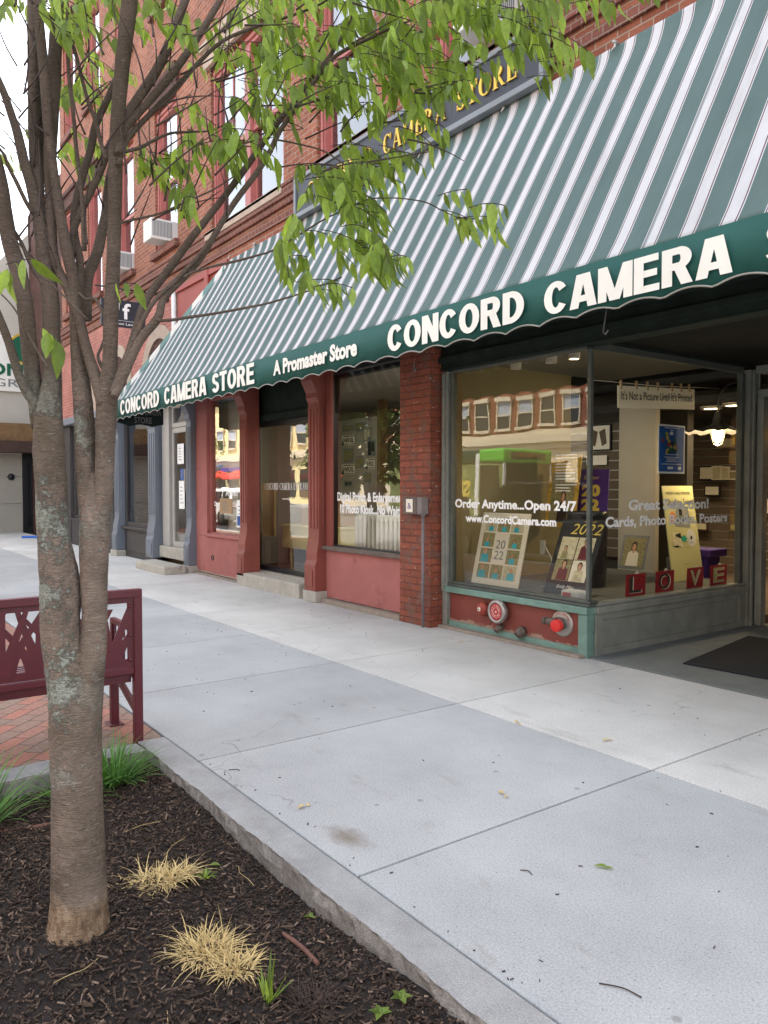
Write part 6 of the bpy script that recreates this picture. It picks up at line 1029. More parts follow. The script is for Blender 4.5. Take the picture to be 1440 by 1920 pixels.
sh.slab(mb, 0, L_, 0, .045, -.004, .002); sh.slab(mb, 0, L_, H_ - .03, H_, -.004, .002); sh.slab(mb, 0, .03, .045, H_ - .03, -.004, .002); sh.slab(mb, L_ - .03, L_, .045, H_ - .03, -.004, .002)
rb = random.Random(5); a = .06
while a < L_:
    for k in range(5): strip(a + (k - 2) * .02, .03, a + (k - 2) * .045 + rb.uniform(-.02, .02), H_ - .01 if rb.random() < .9 else H_ * .85, (k - 2) * .075 + rb.uniform(-.03, .03), .032, .012)
    strip(a, .03, a, .11, 0, .06, .035)
    a += rb.uniform(.165, .2)
mb.build('back_panel', M['bench'], Q)
for y in (Y0 + .06, Y1 - .07):
    for z in (.48, .62, .78): MB().lathe((BX + .024, y, z), (1, 0, 0), [(0, .009), (.006, .008), (.009, 0)], 8).build('bolt', M['bench'], Q)
mb = MB()
for k in range(9): mb.box(BX - .45 + k * .048, BX - .42 + k * .048, Y0 + .05, Y1 - .05, .405, .425)
mb.build('seat', M['bench'], Q, .003)
MB().box(BX - .47, BX - .43, Y0 + .02, Y1 - .02, .36, .404).box(BX - .05, BX - .025, Y0 + .05, Y1 - .05, .345, .39).build('seat_frame', M['bench'], Q, .003)
for y in (Y0 + .01, Y1 - .037):
    p = MB().box(BX - .414, BX - .025, y, y + .027, .36, .40)
    p.prism([(BX - .414, y, .30), (BX - .414, y, .34), (BX - .025, y, .20), (BX - .025, y, .16)], (0, .027, 0)); p.build('brace', M['bench'], Q, .002)
    p = MB().box(BX - .46, BX - .02, y, y + .03, .62, .65).box(BX - .46, BX - .43, y, y + .03, .40, .62)
    for k in range(5): p.prism([(BX - .4 + k * .075, y + .01, .41), (BX - .375 + k * .075, y + .01, .41), (BX - .37 + k * .075 + .05 * (k - 2) / 2, y + .01, .62), (BX - .385 + k * .075 + .05 * (k - 2) / 2, y + .01, .62)], (0, .006, 0))
    p.build('armrest', M['bench'], Q)

# ------------------------------------------------------------------ the street tree
T_ = thing('street_tree', 'multi-stemmed young street tree with smooth lichen-spotted bark growing in the mulch bed', 'tree', (-2.6, -4.44, -.05))
def spline(P, k=4):
    o = []
    for i in range(len(P) - 1):
        p0, p1, p2, p3 = (Vector(P[max(min(i + d, len(P) - 1), 0)]) for d in (-1, 0, 1, 2))
        for j in range(k):
            t = j / k; o.append(.5 * ((2 * p1) + (p2 - p0) * t + (2 * p0 - 5 * p1 + 4 * p2 - p3) * t * t + (3 * p1 - p0 - 3 * p2 + p3) * t ** 3))
    o.append(Vector(P[-1])); return o
def stem(mb, P, k=4, n=14, wob=.02):
    q = spline([Vector((a, b, c, d)) for a, b, c, d in P], k)
    mb.tube([v.xyz for v in q], [max(v.w, .0008) for v in q], n, 0, True, wob, R)
mb = MB()
for i, P in enumerate(STEMS): stem(mb, P, 6 if i < 3 else 4, 22 if i < 3 else (14 if P[0][3] > .012 else 7), .025 if i < 3 else .02)
mb.build('trunk', M['bark'], T_)
mb = MB()
for P in TWIGS: stem(mb, [(x, y, z, .0035 * (1 - .16 * i)) for i, (x, y, z) in enumerate(P)], 3, 5, 0)
lf = MB()
def leaf(p, d, nrm, L, wd, curl):
    d = d.normalized(); s = d.cross(nrm).normalized(); n = s.cross(d); rows = ((0, .12), (.12, .62), (.3, 1.0), (.55, .86), (.78, .45), (.92, .16), (1.0, .0)); vs = []
    for t, w_ in rows:
        c = p + d * L * t - n * curl * L * t * t; e = wd * w_; vs += [c - s * e + n * e * .35, c, c + s * e + n * e * .35]
    lf.add(vs, [(i * 3 + k, i * 3 + k + 1, i * 3 + k + 4, i * 3 + k + 3) for i in range(len(rows) - 1) for k in (0, 1)], 0, True)
def sprig(p, n, size=1.0, mbt=None):
    p = Vector(p); az = R.uniform(-1.2, 1.6); d = Vector((math.cos(az) * .8 + .25, math.sin(az) * .6, R.uniform(-.5, .25))).normalized(); step = R.uniform(.022, .034) * size; q = [p.copy()]
    side = d.cross(Vector((0, 0, 1))).normalized()
    for i in range(n):
        p = p + d * step; d = (d + Vector((0, 0, -.09))).normalized(); q.append(p.copy())
        sg = 1 if i % 2 else -1
        ld = d * R.uniform(.2, .6) + side * sg * R.uniform(.15, .6) + Vector((0, 0, -1)) * R.uniform(.8, 1.7) + Vector((R.gauss(0, .12), R.gauss(0, .12), 0))
        nr = Vector((R.gauss(0, .6), R.gauss(0, .6) - .4, R.uniform(.2, 1)))
        L = R.choice((.05, .06, .07, .08, .09, .108)) * R.uniform(.9, 1.1) * size; leaf(p, ld, nr, L, L * R.uniform(.12, .19), R.uniform(-.05, .3))
    mbt.tube(q, [.0016] * len(q), 4)
for x, y, z, n in SPRIGS: sprig((x, y, z), n, 1.0, mb)
for k in range(150):
    sprig((R.uniform(-4.6, -1.0), R.uniform(-5.2, -2.6), R.uniform(3.75, 4.9)), R.randint(5, 8), 1.0, mb)
o = mb.build('twigs', M['twig'], T_); o['kind'] = 'stuff'; lf.build('crown', M['leaf'], T_)

# ------------------------------------------------------------------ plants and litter in the bed
def blades(name, m, c, n, L, spread, droop, wd, label, cat, group, seedx=0, ell=(1, 1), upright=.5):
    rr = random.Random(seedx); mb = MB(); c = Vector(c)
    for k in range(n):
        a = rr.uniform(0, 6.283); r0 = math.sqrt(rr.random()); p = c + Vector((math.cos(a) * r0 * spread * ell[0], math.sin(a) * r0 * spread * ell[1], 0))
        ms = .75 if cat == 'dry grass' else .3; d = Vector((math.cos(a) * r0 + rr.gauss(0, ms), math.sin(a) * r0 + rr.gauss(0, ms), upright + rr.random() * .5)).normalized(); l = L * (rr.choice((.3, .5, .7, .9, 1.3)) * rr.uniform(.8, 1.2) if ms > .5 else rr.uniform(.55, 1.1)); s = d.cross(Vector((0, 0, 1)))
        s = (s.normalized() if s.length > .01 else Vector((1, 0, 0))); vs = []; ns = 6; q = p.copy()
        for i in range(ns + 1):
            t = i / ns; w_ = wd * (1 - t ** 2) * .5 + .0002; vs += [q - s * w_, q + s * w_]; q = q + d * l / ns; d = (d + Vector((0, 0, -droop * (.4 + t)))).normalized()
            if q.z < c.z + .004: q.z = c.z + .004 + rr.random() * .006
        mb.add(vs, [(i * 2, i * 2 + 1, i * 2 + 3, i * 2 + 2) for i in range(ns)], 0, True)
    return tag(mb.build(name, m), label, cat, group)
def gz(x, y): return soil_z(x, y) + .003
blades('sedge_clump', M['sedge'], (-3.93, -3.93, gz(-3.93, -3.93)), 230, .28, .07, .17, .009, 'clump of long green sedge at the right of the tree trunk by the bed corner', 'grass clump', 'green sedge clumps', 1)
blades('sedge_clump', M['sedge'], (-3.86, -4.16, gz(-3.86, -4.16)), 80, .3, .06, .2, .007, 'clump of long green sedge behind the left edge of the tree trunk', 'grass clump', 'green sedge clumps', 2)
blades('sedge_clump', M['sedge'], (-3.72, -4.58, gz(-3.72, -4.58)), 110, .4, .07, .14, .011, 'clump of tall green sedge at the far left end of the planting bed', 'grass clump', 'green sedge clumps', 3)
blades('dry_tuft', M['dead_grass'], (-2.79, -4.12, gz(-2.79, -4.12)), 520, .085, .11, .2, .0035, 'long low tuft of dry straw grass just right of the tree foot', 'dry grass', 'dry straw tufts', 4, (.55, 1.35), .12)
blades('dry_tuft', M['dead_grass'], (-2.30, -4.13, gz(-2.30, -4.13)), 420, .085, .07, .2, .0035, 'round tuft of dry straw grass nearest the red stick', 'dry grass', 'dry straw tufts', 5, (1, 1), .3)
blades('dry_tuft', M['dead_grass'], (-2.17, -4.08, gz(-2.17, -4.08)), 260, .075, .05, .2, .0035, 'small tuft of dry straw grass just above the green lily shoots', 'dry grass', 'dry straw tufts', 6, (1, 1), .25)
blades('dry_tuft', M['twig'], (-1.87, -3.98, gz(-1.87, -3.98)), 160, .06, .06, .2, .003, 'brown tuft of dead stubble at the bottom edge beside the green shoots', 'dry grass', 'dry straw tufts', 7)
blades('green_shoot', M['leaf'], (-1.97, -4.08, gz(-1.97, -4.08)), 11, .12, .015, .06, .012, 'fresh green lily shoots sprouting from mulch at the bottom', 'shoots', 'green shoots', 8, (1, 1), 1.2)
blades('green_shoot', M['leaf'], (-2.69, -3.96, gz(-2.69, -3.96) + .04), 16, .05, .015, .2, .009, 'few green blades on the right end of the long dry tuft', 'shoots', 'green shoots', 9)
def weed(x, y, n, s, label):
    global lf
    lf = MB(); z = gz(x, y) if y < -3.7 else .004
    for k in range(n): a = k * 6.28 / n + R.random(); leaf(Vector((x, y, z + .01)), Vector((math.cos(a), math.sin(a), .35)), Vector((0, 0, 1)), s, s * .3, .2)
    tag(lf.build('seedling', M['leaf']), label, 'seedling', 'small seedlings in the mulch')
weed(-1.72, -3.78, 5, .035, 'small seedling close to the lower end of the granite edging'); weed(-1.70, -3.87, 5, .035, 'small seedling at the bottom edge of the mulch bed'); weed(-2.3, -3.74, 3, .025, 'tiny seedling against the middle of the granite edging')
weed(-2.95, -4.72, 3, .05, 'light green seedling at the left edge of the mulch bed')
tag(MB().tube(spline([Vector(p) for p in ((-2.26, -3.87, gz(-2.26, -3.87) + .005), (-2.14, -3.868, gz(-2.14, -3.87) + .012), (-2.03, -3.872, gz(-2.03, -3.87) + .006))], 4), .0075, 7).build('stick', M['twig_red']), 'reddish brown stick lying on the mulch near the granite edging', 'stick')
tag(MB().tube(spline([Vector(p) for p in ((-3.72, -4.62, -.06), (-3.62, -4.45, -.05), (-3.58, -4.3, -.045), (-3.58, -4.15, -.055))], 4), .009, 7).build('stick', M['twig_red']), 'brown fallen branch lying on mulch behind the tree trunk', 'stick')
for k, (x, y) in enumerate(((-3.05, -3.95), (-2.7, -3.8), (-2.05, -4.35), (-1.8, -4.2), (-3.3, -4.0), (-2.4, -4.5), (-2.2, -4.65))):
    a = R.uniform(0, 3.1); pts = [Vector((x + math.cos(a) * t * .16 + R.uniform(-.012, .012), y + math.sin(a) * t * .16 + R.uniform(-.012, .012), gz(x, y) + .012)) for t in (-.5, -.2, .1, .5)]
    tag(MB().tube(spline(pts, 3), .0011, 4).build('straw_stalk', M['dead_grass']), 'thin pale dry stem lying loose on the dark mulch', 'dry stem', 'thin dry stems on the mulch')
lfs = ((-2.99, -3.36, 'two-toned'), (-1.82, -2.72, 'bright green'), (-2.75, -1.5, 'dull olive'), (-3.28, -1.70, 'curled olive'), (-2.55, -2.55, 'small brown'), (-5.35, -.3, 'dried brown'))
FL = ('pale two-tone leaf on the concrete slab nearest the bed corner', 'bright green leaf on the large front concrete slab', 'dull leaf beyond the long sidewalk joint', 'curled leaf lying on the long joint of the sidewalk', 'small brown leaf in the middle of a concrete slab', 'dried leaf at the foot of the red panel with the bells')
for (x, y, _), lb in zip(lfs, FL):
    lf = MB(); a = R.uniform(0, 6.28); leaf(Vector((x, y, .008)), Vector((math.cos(a), math.sin(a), .12)), Vector((0, 0, 1)), .05, .011, .15); leaf(Vector((x + .02, y + .01, .006)), Vector((math.sin(a), math.cos(a), .1)), Vector((0, 0, 1)), .035, .008, .1)
    tag(lf.build('fallen_leaf', M['leaf'] if 'green' in lb else M['dead_grass']), lb, 'leaf', 'leaves on the sidewalk')
lf = MB(); leaf(Vector((-2.84, -3.88, gz(-2.84, -3.88) + .012)), Vector((.6, .6, .1)), Vector((0, 0, 1)), .045, .014, .1); tag(lf.build('fallen_leaf', M['leaf']), 'pale green leaf lying on the mulch', 'leaf')
mb = MB()
for k in range(150):
    x = R.uniform(-9, -1.2); y = R.uniform(-3.45, -.05)
    if R.random() < .4: y = -3.50 + abs(R.gauss(0, .05)) if x > -4.2 else y
    a = R.uniform(0, 6.28); l = R.uniform(.003, .016); mb.tube([(x, y, .003), (x + math.cos(a) * l, y + math.sin(a) * l, .004)], R.uniform(.0012, .0028), 4)
o = mb.build('litter', M['twig']); o['kind'] = 'stuff'; o['label'] = 'tiny dark bits of bark and twig scattered on the sidewalk'; o['category'] = 'litter'
for x, y, l, a in ((-1.40, -3.30, .12, .4), (-2.0, -3.0, .05, .2), (-3.6, -3.45, .06, .8)):
    tag(MB().tube(spline([Vector((x, y, .004)), Vector((x + l * .5 * math.cos(a), y + l * .5 * math.sin(a) + .012, .006)), Vector((x + l * math.cos(a), y + l * math.sin(a), .004))], 4), .002, 5).build('twig', M['twig']), 'thin dark twig lying on the sidewalk beside the granite edging', 'twig', 'twigs on the sidewalk')

# ------------------------------------------------------------------ fixtures on the storefront
a = thing('alarm_bell', 'small dull red round bell beside the larger silver rimmed gong', 'bell', (-5.43, .1, .27))
MB().lathe((-5.43, .104, .262), (0, -1, 0), [(0, .02), (.03, .03), (.032, .068), (.05, .068), (.075, .055), (.09, .03), (.093, .012)], 28).build('dome', M['bell_red'], a)
MB().lathe((-5.43, .012, .262), (0, -1, 0), [(0, .02), (.004, .02), (.006, .012), (.006, 0)], 18).build('hub', M['cream'], a); MB().lathe((-5.43, .007, .262), (0, -1, 0), [(0, .008), (.006, .008), (.006, 0)], 10).build('bolt', M['ink'], a)
a = thing('water_gong', 'large round sprinkler gong with silver rim and red face', 'bell', (-5.2, .1, .27))
MB().lathe((-5.2, .104, .268), (0, -1, 0), [(0, .04), (.03, .05), (.034, .1), (.05, .112), (.085, .112), (.1, .104), (.1, .084), (.09, .082)], 36).build('rim', M['steel'], a)
MB().lathe((-5.2, .016, .268), (0, -1, 0), [(0, .083), (.005, .083), (.006, .06), (.006, .0)], 32).build('face', M['gong_red'], a)
tt = MB(); sh = Sheet((-5.2, .0088, .268), (1, 0, 0), (0, 0, 1)); sh.disc(tt, 0, 0, .009, d=0)
for k in range(26):
    an = k * .2417
    for rr_ in (.058, .04):
        if R.random() < .75: sh.rect(tt, rr_ * math.cos(an) - .0035, rr_ * math.cos(an) + .0035, rr_ * math.sin(an) - .003, rr_ * math.sin(an) + .003, .0)
tt.build('lettering', M['cream'], a)
a = thing('fire_hose_inlet', 'fire hose inlet with round metal plate, grey elbow and bright red cap', 'hose inlet', (-4.47, .1, .25))
MB().lathe((-4.47, .104, .255), (0, -1, 0), [(0, .118), (.008, .118), (.014, .105), (.014, 0)], 36).build('plate', M['steel'], a)
tt = MB(); sh = Sheet((-4.47, .0885, .255), (1, 0, 0), (0, 0, 1))
for k, ch in enumerate('AUTO SPKR'):
    if ch == ' ': continue
    an = rad(150 - k * 15); c_ = (math.cos(an) * .09, math.sin(an) * .09); s2 = Sheet(sh.p(*c_), (math.sin(an), 0, -math.cos(an)), (math.cos(an), 0, math.sin(an))); s2.text(tt, ch, -.008, .008, -.009, .018, .0005, .03)
tt.build('lettering', M['gong_red'], a)
MB().lathe((-4.47, .09, .255), (0, -1, 0), [(0, .05), (.03, .05), (.035, .062), (.06, .062), (.06, .05)], 24).tube([(-4.47, .05, .255), (-4.55, .045, .265), (-4.6, .04, .265)], [.035, .034, .03], 14).lathe((-4.6, .04, .265), (-1, 0, 0), [(0, .034), (.03, .034), (.03, 0)], 8).build('elbow', M['iron'], a)
MB().lathe((-4.455, .03, .248), (.1, -1, -.05), [(0, .053), (.045, .053), (.05, .045), (.05, 0)], 24).build('cap', M['fdc_red'], a)
for x, z, r, lb in ((-5.21, .108, .026, 'short small drain pipe stub low on the red panel under the gong'), (-4.93, .112, .04, 'larger drain pipe stub low on the red panel, right of the gong')):
    o = MB().tube([(x, .11, z + .01), (x - .004, .07, z + .004), (x - .01, .03, z - .03)], r, 16).lathe((x - .004, .068, z), (0, -1, -.1), [(-.02, r), (-.02, r * 1.18), (.012, r * 1.18), (.012, r)], 16).build('pipe_stub', M['iron']); tag(o, lb, 'pipe', 'pipe stubs on the red panel')
a = thing('electrical_box', 'small grey electrical box with a framed sticker and conduit on the brick pillar', 'electrical box', (-6.25, -.1, 1.2))
MB().box(-6.36, -6.06, -.2, -.102, 1.165, 1.34).build('box', M['galv'], a, .006)
MB().box(-6.36, -6.13, -.206, -.201, 1.165, 1.34).build('cover', M['iron'], a, .002); sh = Sheet((-6.36, -.207, 1.165), (1, 0, 0), (0, 0, 1)); tt = MB(); sh.rect(tt, .06, .17, .02, .155); tt.build('sticker', M['cream'], a)
tt = MB(); sh.text(tt, '&', .085, .145, .055, .06, .002); tt.build('mark', M['purple'], a)
MB().tube([(-6.085, -.155, 1.165), (-6.085, -.155, .01)], .016, 10).lathe((-6.085, -.155, .45), (0, 0, 1), [(0, .016), (0, .02), (.03, .02), (.03, .016)], 10).lathe((-6.085, -.155, 1.14), (0, 0, 1), [(0, .016), (0, .024), (.025, .024)], 10).build('conduit', M['galv'], a)
tag(MB().prism([(-3.56, .50, .014), (-2.0, .62, .014), (-2.0, 2.1, .014), (-3.84, 2.02, .014)], (0, 0, .012)).build('door_mat', M['black_rubber'], bevel=.004), 'large black rubber mat on the grey floor of the shop entrance', 'mat')

# ------------------------------------------------------------------ things on show inside the windows
PM = [M['pale_print'], M['skin'], M['teal_shirt'], M['hair'], M['olive_print'], M['maroon'], M['cream']]
def snap(sh, parent, a0, a1, b0, b1, d, bg=0, shirt=2, hair=3, k=1.0, lean=0, name='photo'):
    mb = MB(); sh.rect(mb, a0, a1, b0, b1, d, bg); w_, h = a1 - a0, b1 - b0; x = a0 + w_ * (.5 + lean); e = .0012
    sh.poly(mb, [(max(a0, x - .26 * w_ * k), b0 + .02 * h), (min(a1, x + .26 * w_ * k), b0 + .02 * h), (min(a1, x + .22 * w_ * k), b0 + .42 * h * k), (x + .07 * w_ * k, b0 + .5 * h * k), (x - .07 * w_ * k, b0 + .5 * h * k), (max(a0, x - .22 * w_ * k), b0 + .42 * h * k)], d + e, shirt)
    hb = b0 + .62 * h * k; sh.disc(mb, x, hb, .125 * w_ * k, .16 * h * k, d + e * 2, hair, 16); sh.poly(mb, [(x - .04 * w_ * k, hb - .2 * h * k), (x + .04 * w_ * k, hb - .2 * h * k), (x + .04 * w_ * k, hb), (x - .04 * w_ * k, hb)], d + e * 2.5, 1); sh.disc(mb, x, hb - .02 * h * k, .085 * w_ * k, .115 * h * k, d + e * 3, 1, 14)
    return mb.build(name, PM, parent)
def board(name, label, cat, o, r, u, w_, h, m, thick=.012, group=None, tagname='board'):
    t = thing(name, label, cat, tuple(o), group); sh = Sheet(o, r, u); mb = MB(); sh.slab(mb, 0, w_, 0, h, -thick, 0); mb.build(tagname, m, t, .001); return t, sh
# white year-board with ten snapshots
t, sh = board('photo_board', 'white photo board with ten snapshots and 2022 leaning in the front window', 'photo board', (-5.86, .30, .46), (1, .0, 0), (.02, .22, .97), .66, .74, M['cream'])
for rI in range(4):
    for cI in range(3):
        if cI == 1 and rI in (1, 2): continue
        a0 = .06 + cI * .187; b0 = .065 + (3 - rI) * .16; snap(sh, t, a0, a0 + .17, b0, b0 + .145, .002, R.choice((0, 4, 4)), 2, R.choice((1, 3)), R.uniform(.85, 1.3) if rI in (2, 3) else .8, R.uniform(-.1, .1))
tt = MB(); sh.text(tt, '20', .262, .395, .375, .085, .002); sh.text(tt, '22', .262, .395, .265, .085, .002); tt.build('lettering', M['grey_ink'], t)
# black year-board with gold figures
t, sh = board('photo_board', 'black photo board with gold 2022 and portraits leaning in the window corner', 'photo board', (-4.93, .36, .46), (1, .10, 0), (.08, .30, .95), .46, .72, M['ink'])
tt = MB(); sh.text(tt, '2022', .12, .44, .575, .1, .002, 0, 0, .25); sh.text(tt, 'Class of', .24, .36, .69, .018, .002, 0, 0, .25); tt.build('lettering', M['yellow_ink'], t)
for (a0, a1, b0, b1, bg, sh_, kk, ln) in ((.05, .225, .33, .545, 0, 4, .8, -.1), (.235, .41, .33, .545, 0, 5, 1.35, .05), (.05, .225, .125, .325, 4, 5, 1.3, .08), (.235, .41, .125, .325, 6, 0, 1.2, .0)): snap(sh, t, a0, a1, b0, b1, .002, bg, sh_, 3, kk, ln)
tt = MB(); sh.text(tt, 'Emily Mae', .13, .31, .055, .03, .002, 0, 0, .3); tt.build('signature', M['white_vinyl'], t)
t, sh = board('poster', 'purple poster with gold outlined 20 22 behind the window corner', 'poster', (-5.72, 1.72, 1.12), (1, .05, 0), (0, .08, 1), .44, .52, M['purple'])
tt = MB(); sh.text(tt, '20', .1, .34, .22, .13, .002, .06); sh.text(tt, '22', .1, .34, .06, .13, .002, .06); sh.text(tt, 'Senior', .12, .32, .41, .04, .002); tt.build('lettering', M['yellow_ink'], t)
t, sh = board('poster', 'golden autumn portrait poster standing left of the purple poster', 'poster', (-5.9, 1.45, 1.0), (1, .02, 0), (.02, .12, 1), .42, .80, M['autumn'])
snap(sh, t, .05, .37, .05, .6, .002, 4, 3, 3, .85, .05)
t, sh = board('scan_board', 'tall yellow green sales board for photo scanning leaning behind the side window', 'sales board', (-4.62, 1.98, .46), (-.06, 1, 0), (-.22, .12, .95), .62, 1.03, M['khaki_board'])
tt = MB(); sh.text(tt, 'PRESERVE FAMILY MEMORIES', .06, .55, .93, .032, .002); sh.text(tt, 'Shoebox Scans', .06, .57, .82, .065, .002); sh.rect(tt, .32, .42, .345, .348); sh.rect(tt, .25, .36, .17, .173); tt.build('lettering', M['ink'], t)
tt = MB(); sh.poly(tt, [(.17, .58), (.47, .56), (.5, .68), (.15, .68)], .002); sh.poly(tt, [(.19, .685), (.48, .685), (.46, .79), (.22, .79)], .002); tt.build('box_print', M['grey_box'], t)
tt = MB(); sh.text(tt, 'KIT', .35, .41, .60, .03, .004, .02); tt2 = MB(); sh.rect(tt2, .22, .45, .645, .672, .003); sh.rect(tt2, .27, .33, .7, .77, .003); tt2.build('box_slot', M['ink'], t); tt.build('box_lettering', M['cream'], t)
tt = MB(); sh.disc(tt, .13, .68, .055, .065, .004); tt.build('orange_spot', M['orange'], t); tt = MB(); sh.text(tt, 'Photo', .09, .17, .69, .022, .006, .03); sh.text(tt, 'Scans', .09, .17, .655, .022, .006, .03); tt.build('spot_lettering', M['cream'], t)
tt = MB()
for k in range(6):
    c_ = (.17 + R.uniform(-.05, .05), .44 + R.uniform(-.05, .05)); an = R.uniform(-.5, .5); sh.poly(tt, [(c_[0] + .07 * math.cos(an + q), c_[1] + .07 * math.sin(an + q)) for q in (.7, 2.44, 3.84, 5.58)], .002 + k * .0005, k % 2)
tt.build('photo_pile', [M['ink'], M['pale_print']], t)
tt = MB(); sh.disc(tt, .46, .45, .095, d=.003); sh.disc(tt, .46, .45, .022, d=.005, m=1); tt.build('disc_print', [M['disc'], M['ink']], t); tt = MB(); sh.text(tt, 'DVD', .43, .49, .385, .022, .006); tt.build('disc_lettering', M['grey_ink'], t)
tt = MB(); sh.poly(tt, [(.25, .42), (.31, .42), (.31, .395), (.37, .445), (.31, .495), (.31, .47), (.25, .47)], .006); tt.build('arrow', M['teal'], t)
# letter cards against the side window
for k, (ch, y, cw) in enumerate(zip('LOVE', (.70, 1.14, 1.64, 2.04), (.29, .29, .28, .30))):
    a = thing('letter_card', 'red card with cut-out letter %s standing on the side window ledge' % ch, 'card', (-4.26, y, .46), 'four red letter cards in the side window'); sh = Sheet((-4.262 + .004 * k, y, .458), (0, 1, 0), (.03, 0, 1)); mb = MB(); sh.slab(mb, 0, cw, 0, .2, -.004, 0); mb.build('card', M['red_card'], a)
    tt = MB(); sh.text(tt, ch, .055, cw - .05, .025, .15, .001, .02); tt.build('letter_edge', M['cream'], a); tt = MB(); sh.text(tt, ch, .05, cw - .066, .03, .147, .002, .01); tt.build('letter', M['dark_int'] if k < 2 else M['khaki_board'], a)
    mb = MB(); sh.disc(mb, cw * .55, .205, .03, .018, -.004, 0); mb.build('tape', M['cream'], a)
# hanging card on clothes pegs
t, sh = board('hanging_card', 'white card about printing pictures hanging from wooden pegs behind the side window', 'sign', (-4.38, .72, 2.16), (0, 1, .045), (0, -.02, 1), 1.22, .2, M['cream'], .006)
tt = MB(); sh.text(tt, "It's Not a Picture Until It's Printed", .05, 1.17, .075, .075, .002, .012); tt.build('lettering', M['ink'], t)
for k in (.04, .27, .44, .6, .83, .98, 1.12):
    mb = MB(); sh.slab(mb, k, k + .014, .17, .25, -.012, .008); mb.build('clothes_peg', M['cardboard'], t)
MB().tube([(-4.385, .3, 2.38), (-4.385, 1.3, 2.4), (-4.385, 2.4, 2.46)], .003, 4).build('line', M['cream'], t)
t, sh = board('poster', 'blue event poster taped inside the side window', 'poster', (-4.235, 1.12, 1.57), (0, 1, 0), (0, 0, 1), .43, .455, M['white_vinyl'], .003)
tt = MB(); sh.rect(tt, .018, .412, .018, .437); tt.build('print', M['blue_card'], t)
tt = MB()
for k, (a0, a1, b_) in enumerate(((.1, .33, .42), (.19, .24, .4), (.11, .32, .175), (.1, .33, .15), (.13, .3, .135), (.15, .28, .122), (.12, .31, .109), (.06, .37, .085))): sh.rect(tt, a0, a1, b_, b_ + .006, .002)
sh.disc(tt, .21, .375, .03, .018, .002); sh.rect(tt, .15, .24, .04, .065, .002); sh.rect(tt, .32, .37, .035, .065, .002); tt.build('lettering', M['white_vinyl'], t)
tt = MB()
for k in range(26): sh.disc(tt, .215 + R.gauss(0, .05), .26 + R.gauss(0, .04), R.uniform(.012, .03), R.uniform(.01, .03), .002 + k * .0002, R.randint(0, 3), 9)
tt.build('artwork', [M['dgreen'], M['gong_red'], M['yellow_ink'], M['ink']], t)
# goose-neck lamp
t = thing('goose_neck_lamp', 'goose-neck lamp with wavy metal shade and lit caged bulb behind the side window', 'lamp', (-4.6, 2.75, 2.6))
MB().tube(spline([Vector(p) for p in ((-4.6, 3.5, 2.45), (-4.6, 3.3, 2.58), (-4.6, 3.08, 2.6), (-4.6, 2.86, 2.52), (-4.6, 2.75, 2.38), (-4.6, 2.74, 2.24))], 5), .011, 8).build('neck', M['steel'], t)
MB().lathe((-4.6, 2.74, 2.26), (0, 0, -1), [(0, .02), (.02, .035), (.06, .04), (.07, .05), (.12, .055), (.13, .07), (.16, .09)], 20).build('socket', M['steel'], t)
mb = MB(); n = 48; vs = []
for rr_, zz in ((.085, 2.11), (.2, 2.065), (.36, 2.045), (.37, 2.035)):
    for i in range(n): an = 6.2832 * i / n; vs.append((-4.6 + math.cos(an) * rr_, 2.74 + math.sin(an) * rr_, zz + (.012 * math.sin(an * 14) if rr_ > .3 else 0)))
mb.add(vs, [(j * n + i, j * n + (i + 1) % n, (j + 1) * n + (i + 1) % n, (j + 1) * n + i) for j in range(3) for i in range(n)], 0, True); mb.build('shade', M['steel'], t)
MB().lathe((-4.6, 2.74, 2.1), (0, 0, -1), [(0, .03), (.05, .05), (.1, .055), (.15, .045), (.175, .02), (.18, 0)], 16).build('bulb', M['bulb'], t)
mb = MB()
for k in range(6): an = k * 1.047; mb.tube([(-4.6 + math.cos(an) * .075, 2.74 + math.sin(an) * .075, 2.1), (-4.6 + math.cos(an) * .08, 2.74 + math.sin(an) * .08, 2.0), (-4.6 + math.cos(an) * .05, 2.74 + math.sin(an) * .05, 1.91), (-4.6, 2.74, 1.895)], .003, 4)
mb.build('cage', M['steel'], t)
pl = bpy.data.lights.new('lamp_light', 'POINT'); pl.energy = 10; pl.color = (1, .75, .45); pl.shadow_soft_size = .06; po = bpy.data.objects.new('lamp_light', pl); col.objects.link(po); po.location = (-4.6, 2.74, 1.86); po.parent = t; po.location = (0, -.01, -.74)
# ceiling fixtures, then the added fill strips
CL = ('left can light over the front window, unlit', 'middle can light over the front window, unlit', 'right can light over the front window, lit warm')
for k, (x, y) in enumerate(((-5.55, .62), (-5.08, .62), (-4.80, .62))):
    t = thing('can_light', CL[k], 'ceiling light', (x, y, 2.72), 'can lights over the front window'); MB().lathe((x, y, 2.745), (0, 0, -1), [(0, .055), (.105, .055), (.105, .05), (.095, .045)], 18).build('can', M['can_off'], t)
    MB().lathe((x, y, 2.648), (0, 0, -1), [(0, .047), (.002, 0)], 18).build('lens', M['can_glow'] if k == 2 else M['can_off'], t)
cs = bpy.data.lights.new('can_beam', 'SPOT'); cs.energy = 13; cs.color = (1, .86, .64); cs.spot_size = rad(140); cs.spot_blend = 1; cs.shadow_soft_size = .05; co_ = bpy.data.objects.new('can_beam', cs); col.objects.link(co_); co_.parent = t; co_.location = (0, 0, -.085)
RL = ('first', 'second', 'third', 'fourth')
